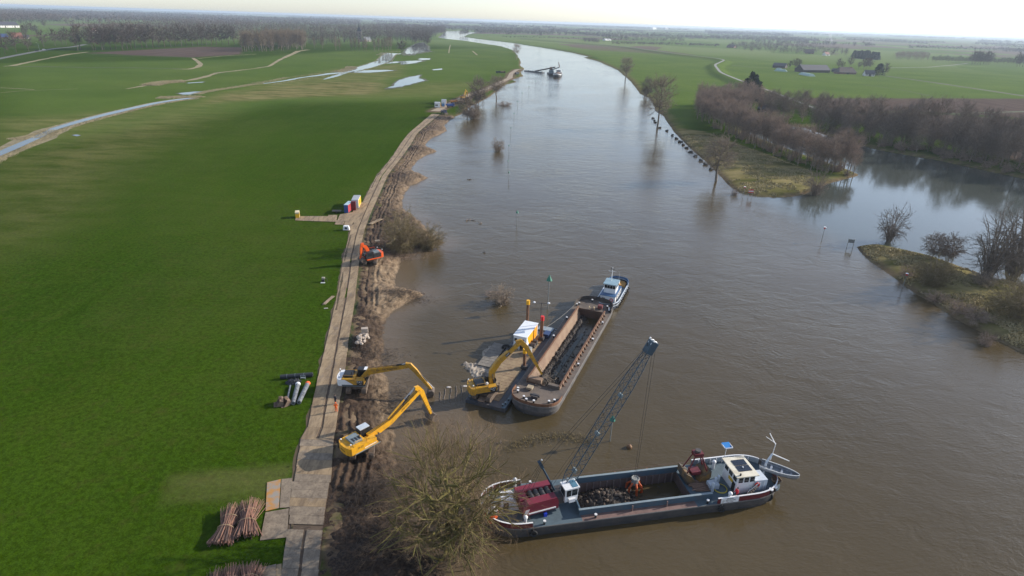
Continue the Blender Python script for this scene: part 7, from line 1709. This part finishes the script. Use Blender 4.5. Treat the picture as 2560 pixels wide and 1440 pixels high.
# ------------------------------------------------------------------ beacons and signs
GRN = flat('beacon_green', (.01, .16, .10), .5); RED = flat('beacon_red', (.62, .05, .04), .5, 0, .05)
def beacon(label, px, py, top, colr, kind, group=None):
    p = at(px, py, 0); lo, hi = 0., 30.
    for _ in range(40):
        m_ = (lo + hi) / 2; q = np.array([p[0], p[1], m_]) - np.array([0, 0, CAM_H]); yy = 720 - (q @ _U) * FPX / (q @ _f)
        lo, hi = (m_, hi) if yy > top else (lo, m_)
    hgt = lo; t = thing('river_beacon', label, 'beacon', p, 0, group); th = .06 + hgt * .008
    MB().tube((0, 0, -1), (0, 0, hgt), th, th * .8, 6).build('pole', flat('beacon_pole', (.22, .23, .22), .6), t); s = hgt * .07 + .12
    if kind == 'cone': MB().tube((0, 0, hgt - .2), (0, 0, hgt - .2 + 2.2 * s), s * 1.1, .03, 10).build('top_cone', colr, t)
    else: MB().tube((0, 0, hgt - .1), (0, 0, hgt + s * 1.3), s * .35, s * 1.1, 10).build('top_basket', colr, t); MB().tube((0, 0, hgt + s * 1.31), (0, 0, hgt + s * 1.5), s * 1.1, s * 1.0, 10).build('basket_lid', WHP, t)
beacon('green topped beacon in the river behind the crane boom', 1525, 1103, 1048, GRN, 'cone'); beacon('green topped beacon in the river behind the pontoon lamp mast', 1369, 772, 699, GRN, 'cone'); beacon('green topped beacon in open water off the bush point', 1292, 566, 531, GRN, 'cone')
for px, py, tp in ((1272, 449, 431), (1272, 380, 364), (1277, 335, 320), (1285, 299, 284), (1294, 268, 254), (1305, 248, 233), (1322, 230, 217), (1338, 215, 203), (1357, 200, 190), (1270, 415, 402)): beacon('thin beacon in the long row up the left side of the river', px, py, tp, GRN, 'cone', 'beacons up the river')
beacon('red topped beacon where the inlet opens into the river', 2054, 602, 572, RED, 'basket'); beacon('red topped beacon at the spit shore', 2257, 718, 688, RED, 'basket'); beacon('red topped beacon at the headland beside the striped sign', 1857, 494, 470, RED, 'basket')
t = thing('entry_sign', 'red and white striped sign board at the headland shore', 'sign', at(1875, 492, 0.4), .1)
for k, cc in enumerate((RED, WHP, RED)): MB().b2((-1.0, -.05, 1.6 + k * .42), (1.0, .05, 2.01 + k * .42)).build('stripe_panel', cc, t)
for s in (-.7, .7): MB().tube((s, .1, -.6), (s, .1, 2.4), .06, .06, 6).build('post', GRP, t)
t = thing('notice_board', 'grey notice board on posts in the water at the spit tip', 'sign', at(2124, 620, 0), RAD(-20))
MB().box((0, 0, 2.2), (1.6, .08, 1.1)).build('board', flat('board_back', (.22, .22, .21), .7, 0, .4), t)
for s in (-.8, .8): MB().tube((s, .08, -1), (s, .08, 2.9), .07, .07, 6).build('post', flat('post_wood', (.35, .30, .24), .9), t)
# ------------------------------------------------------------------ far machines, cabins and vessels
def small_cabin(label, px, py, rz, L, W_, h, panel, extra=None):
    t = thing('site_cabin', label, 'cabin', at(px, py, 1.5), rz)
    MB().b2((-L / 2, -W_ / 2, 0), (L / 2, W_ / 2, h)).build('wall', WHP, t); MB().b2((-L / 2 - .06, -W_ / 2 - .06, h), (L / 2 + .06, W_ / 2 + .06, h + .12)).build('roof', flat('cabin_roof_grey', (.36, .38, .40), .6), t)
    MB().b2((L / 2 + .001, -W_ / 2 + .1, .1), (L / 2 + .05, W_ / 2 - .1, h - .1)).build('yellow_panel', panel, t)
    w_ = MB().b2((-L / 2 + .5, -W_ / 2 - .05, 1.0), (-L / 2 + 2.2, -W_ / 2 - .001, 2.0)).build('window', GLS, t); MB().b2((-L / 2 + 1.3, -W_ / 2 - .07, 1.0), (-L / 2 + 1.4, -W_ / 2 - .051, 2.0)).build('window_bar', WHP, w_)
YP = flat('panel_yellow', (.85, .48, .01), .5)
small_cabin('white cabin with yellow side at the far end of the mat road', 1094, 267, RAD(6), 4.0, 6.0, 3.0, YP); small_cabin('second white cabin with yellow side and blue door up the mat road', 1110, 261, RAD(6), 3.6, 7.0, 3.2, YP)
MB().b2((-1, -1, 0), (1, 1, 2.3)).build('toilet_wall', flat('toilet_blue', (.03, .16, .50), .5)).name = 'toilet_wall'
o = bpy.data.objects['toilet_wall']; t = thing('portable_toilet', 'blue portable toilet between the two far cabins', 'toilet', at(1108, 266, 1.5), .1); o.parent = t; MB().b2((-1.05, -1.05, 2.301), (1.05, 1.05, 2.5)).build('toilet_roof', PBL, t); MB().b2((-.5, -1.04, .1), (.5, -1.001, 2.0)).build('door', flat('toilet_door', (.05, .22, .6), .5), t)
def truck(name, label, cat, px, py, rz, bodyc, kind, z=1.5):
    t = thing(name, label, cat, at(px, py, z), rz)
    for x in (-2.0, 1.7):
        for s in (-1, 1): w_ = MB().tube((x, s * .75, .6), (x, s * 1.15, .6), .6, .6, 12).build('wheel', flat('tyre', (.02, .02, .02), .9), t); MB().tube((x, s * 1.151, .6), (x, s * 1.17, .6), .3, .3, 8).build('rim', GRP, w_)
    MB().b2((-2.8, -.7, .55), (2.6, .7, 1.0)).build('chassis', BLK, t)
    cbx = 1.2; cb = MB().side([(cbx, 1.0), (cbx + 1.5, 1.0), (cbx + 1.4, 1.8), (cbx + 1.0, 2.7), (cbx, 2.7)], -.95, .95).build('cab', bodyc, t)
    MB().add([(cbx + 1.42, -.8, 1.85), (cbx + 1.42, .8, 1.85), (cbx + 1.05, .8, 2.6), (cbx + 1.05, -.8, 2.6)], [(0, 1, 2, 3)]).build('windscreen', GLS, cb)
    for s in (-1, 1): MB().b2((cbx + .15, s * .955, 1.8), (cbx + .95, s * .97, 2.55)).build('window', GLS, cb)
    if kind == 'dump': MB().prism([(-3.0, -1.1), (1.0, -1.1), (1.0, 1.1), (-3.0, 1.1)], 1.05, 2.3, [(-3.5, -1.3), (1.1, -1.3), (1.1, 1.3), (-3.5, 1.3)]).build('dump_body', bodyc, t)
    elif kind == 'loader':
        MB().b2((-2.7, -.8, 1.0), (1.15, .8, 1.9)).build('engine_cover', bodyc, t)
        for s in (-.7, .7): MB().path([(.5, s, 1.6), (2.6, s, 2.0), (4.0, s, .6)], .12, 5).build('lift_arm', bodyc, t)
        MB().side([(3.8, .1), (4.9, .1), (4.3, .3), (3.9, 1.0)], -1.2, 1.2).build('loader_bucket', BKT, t)
    else: MB().b2((-3.2, -1.1, 1.02), (1.1, 1.1, 2.4)).build('load_box', bodyc, t)
BLV = flat('vehicle_blue', (.02, .06, .25), .5)
truck('dump_truck', 'blue dump truck parked beside the far cabins', 'truck', 1127, 268, RAD(30), BLV, 'dump'); truck('wheel_loader', 'dark blue loader with red cab on the far end of the mat road', 'loader', 1110, 284, RAD(-60), flat('loader_navy', (.05, .055, .10), .5), 'loader')
truck('dump_truck', 'orange dump truck behind the blue one up the haul track', 'truck', 1136, 258, RAD(35), flat('truck_orange', (.55, .22, .04), .5), 'dump'); truck('farm_truck', 'dark green truck on the meadow near the far jetty', 'truck', 1246, 183, RAD(5), flat('truck_green', (.025, .045, .03), .6), 'box'); truck('farm_truck', 'small brown truck on the meadow next to the dark green one', 'truck', 1258, 183, RAD(10), flat('truck_brown', (.20, .12, .06), .6), 'box'); truck('flat_lorry', 'dark lorry parked at the haul track bend', 'truck', 1293, 186, RAD(50), flat('lorry_grey', (.06, .07, .08), .6), 'dump')
def digger_far(label, px, py, az, paint):
    p = at(px, py, 1.5); excavator('tracked_excavator', label, p[:2], 1.5, az, az + .3, paint, [(.6, 3.0), (2.0, 6.0), (3.5, 7.5), (5.2, 7.2)], [(4.8, 7.6), (5.4, 7.3), (5.8, 6.0), (6.2, 2.6)], [.7, 1.0, .9, .6], [.45, .8, .7, .35], bucket(1.4, 1.1, RAD(-100)), hood=BLK)
digger_far('small yellow excavator working on the far haul track', 1158, 248, RAD(60), YEL)
MB().tube((0, 0, -.5), (0, 0, 9), .35, .3, 8).build('marker_pole', flat('pole_yellow', (.75, .45, .02), .5)).location = tuple(at(1164, 254, 1.3)); tag(bpy.data.objects['marker_pole'], 'tall yellow pole beside the far haul track trees', 'pole')
# floating conveyor line, crane pontoon and motor barge far up the river
t = thing('conveyor_pontoon', 'long grey floating conveyor reaching from the bank to the far vessels', 'conveyor', at(1335, 180, 0), math.atan2(*(at(1358, 181, 0) - at(1312, 176, 0))[[1, 0]]))
MB().b2((-16, -2.2, -.4), (17, 2.2, 1.0)).build('float', flat('float_grey', (.14, .145, .15), .8), t); MB().tube((2, 0, 1.2), (34, 3, 8.0), .8, .8, 8).build('conveyor_belt', DARKST, t)
for x in (-10, -2, 6, 13): MB().b2((x, -1.6, 1.0), (x + 2.0, 1.6, 1.7)).build('float_hatch', GRP, t)
t = thing('crane_pontoon', 'squat dark crane pontoon with raised arm far up the river', 'pontoon', at(1378, 186, 0), RAD(95))
MB().b2((-10, -4, -.4), (10, 4, 1.8)).build('pontoon_hull', BLK, t); MB().b2((-3, -2.5, 1.8), (5, 2.5, 5.0)).build('machine_house', GRP, t); MB().b2((3.0, -1.5, 5.0), (6.0, 1.5, 8.2)).build('crane_cab', flat('cab_brown', (.20, .13, .09), .7), t); MB().tube((2, 0, 5), (-6, -9, 9), .6, .5, 6).build('crane_boom', DARKST, t); MB().tube((-6, -9, 9), (-7, -7.5, 15), .55, .45, 6).build('crane_stick', RUST, t)
t = thing('motor_barge', 'white bowed motor barge lying beside the far crane pontoon', 'barge', at(1394, 190, 0), RAD(-97))
HB = Hull(46, 9.5, 5, 7, 2.2, 1.9, 2.2, -1, .3, 1.2, .1); HB.side(BLK, t); HB.deck(BDECK, t, -23, 23); HB.rail(14, 23, 1.0, .12, WHP, t, 'bow_bulwark'); HB.rail(-23, 14, .5, .12, WHP, t, 'side_rail')
MB().b2((-13, -3.2, 2.2), (13, 3.2, 3.4)).build('hatch_coaming', DARKST, t); MB().b2((-20, -2.8, 2.2), (-15, 2.8, 6.0)).build('wheelhouse', WHP, t); MB().b2((-15.01, -2.4, 4.2), (-14.95, 2.4, 5.4)).build('window', GLS, t)
rubble('sand_cargo', t, -12, 12, -3, 3, 3.2, lambda X, Y: 1.4 * np.clip(1 - (X / 12) ** 2, 0, 1) * np.clip(1 - (Y / 3) ** 2, 0, 1), flat('sand_cargo', (.18, .12, .09), .9), 30, 3)
# cars and lamps on the country road
def car(label, px, py, rz, paint):
    t = thing('car', label, 'car', at(px, py, 1.55), rz); MB().side([(-2.1, .3), (2.1, .3), (2.15, .8), (1.1, .95), (.5, 1.45), (-1.2, 1.45), (-1.9, 1.0), (-2.15, .9)], -.88, .88).build('body', paint, t)
    MB().side([(-1.5, 1.0), (.95, 1.0), (.45, 1.38), (-1.15, 1.38)], -.89, .89).build('side_windows', GLS, t)
    for x in (-1.3, 1.3):
        for s in (-1, 1): MB().tube((x, s * .7, .32), (x, s * .9, .32), .32, .32, 10).build('wheel', BLK, t)
    for s in (-.6, .6): MB().b2((2.12, s - .2, .6), (2.17, s + .2, .75)).build('headlight', WHP, t)
car('white car on the country road at the wood edge', 110, 125, RAD(33), WHP); car('dark car on the country road by the trees', 92, 128, RAD(33), BLK)
t = thing('street_lamp', 'slim lamp post beside the country road', 'lamp', pz(100, 129)); MB().tube((0, 0, 0), (0, 0, 11), .16, .1, 6).build('post', GRP, t); MB().tube((0, 0, 11), (-1.8, 0, 11.5), .09, .07, 5).build('arm', GRP, t); MB().b2((-2.4, -.2, 11.4), (-1.7, .2, 11.6)).build('lamp_head', WHP, t)
# ------------------------------------------------------------------ the large bare tree at the near bank
S, Tw = tree_mesh(777, 18.5, .06, 10.0, 54, 9, 8, 7, 1.7, .018, up=.9, stems=1, droop=.0, thick=2.1)
hp_ = gz(1122, 1390); ht_ = thing('bare_tree', 'large mossy bare tree spreading over the near bank beside the crane ship bow', 'tree', (hp_[0], hp_[1], hp_[2] - .3), 0)
v, f = seg_arrays(S, 6, .018); npmesh('trunk', v, f, BK['moss'], ht_); v, f = tri_arrays(Tw, 3); npmesh('crown', v, f, bark('twig_hero', (.17, .118, .072), (.26, .18, .11)), ht_)
# ------------------------------------------------------------------ air
def build_haze():
    mt = bpy.data.materials.new('haze'); mt.use_nodes = True
    t = mt.node_tree; t.nodes.clear()
    o = t.nodes.new('ShaderNodeOutputMaterial'); v = t.nodes.new('ShaderNodeVolumePrincipled')
    v.inputs['Color'].default_value = (0.74, 0.86, 1.0, 1); v.inputs['Density'].default_value = HAZE_D
    v.inputs['Anisotropy'].default_value = 0.25
    t.links.new(v.outputs[0], o.inputs['Volume'])
    MB().b2((-53000, -500, -4.5), (53000, 33000, 66)).build('haze', mt, kind='stuff')
HAZE_D = 8.0e-5
build_haze()
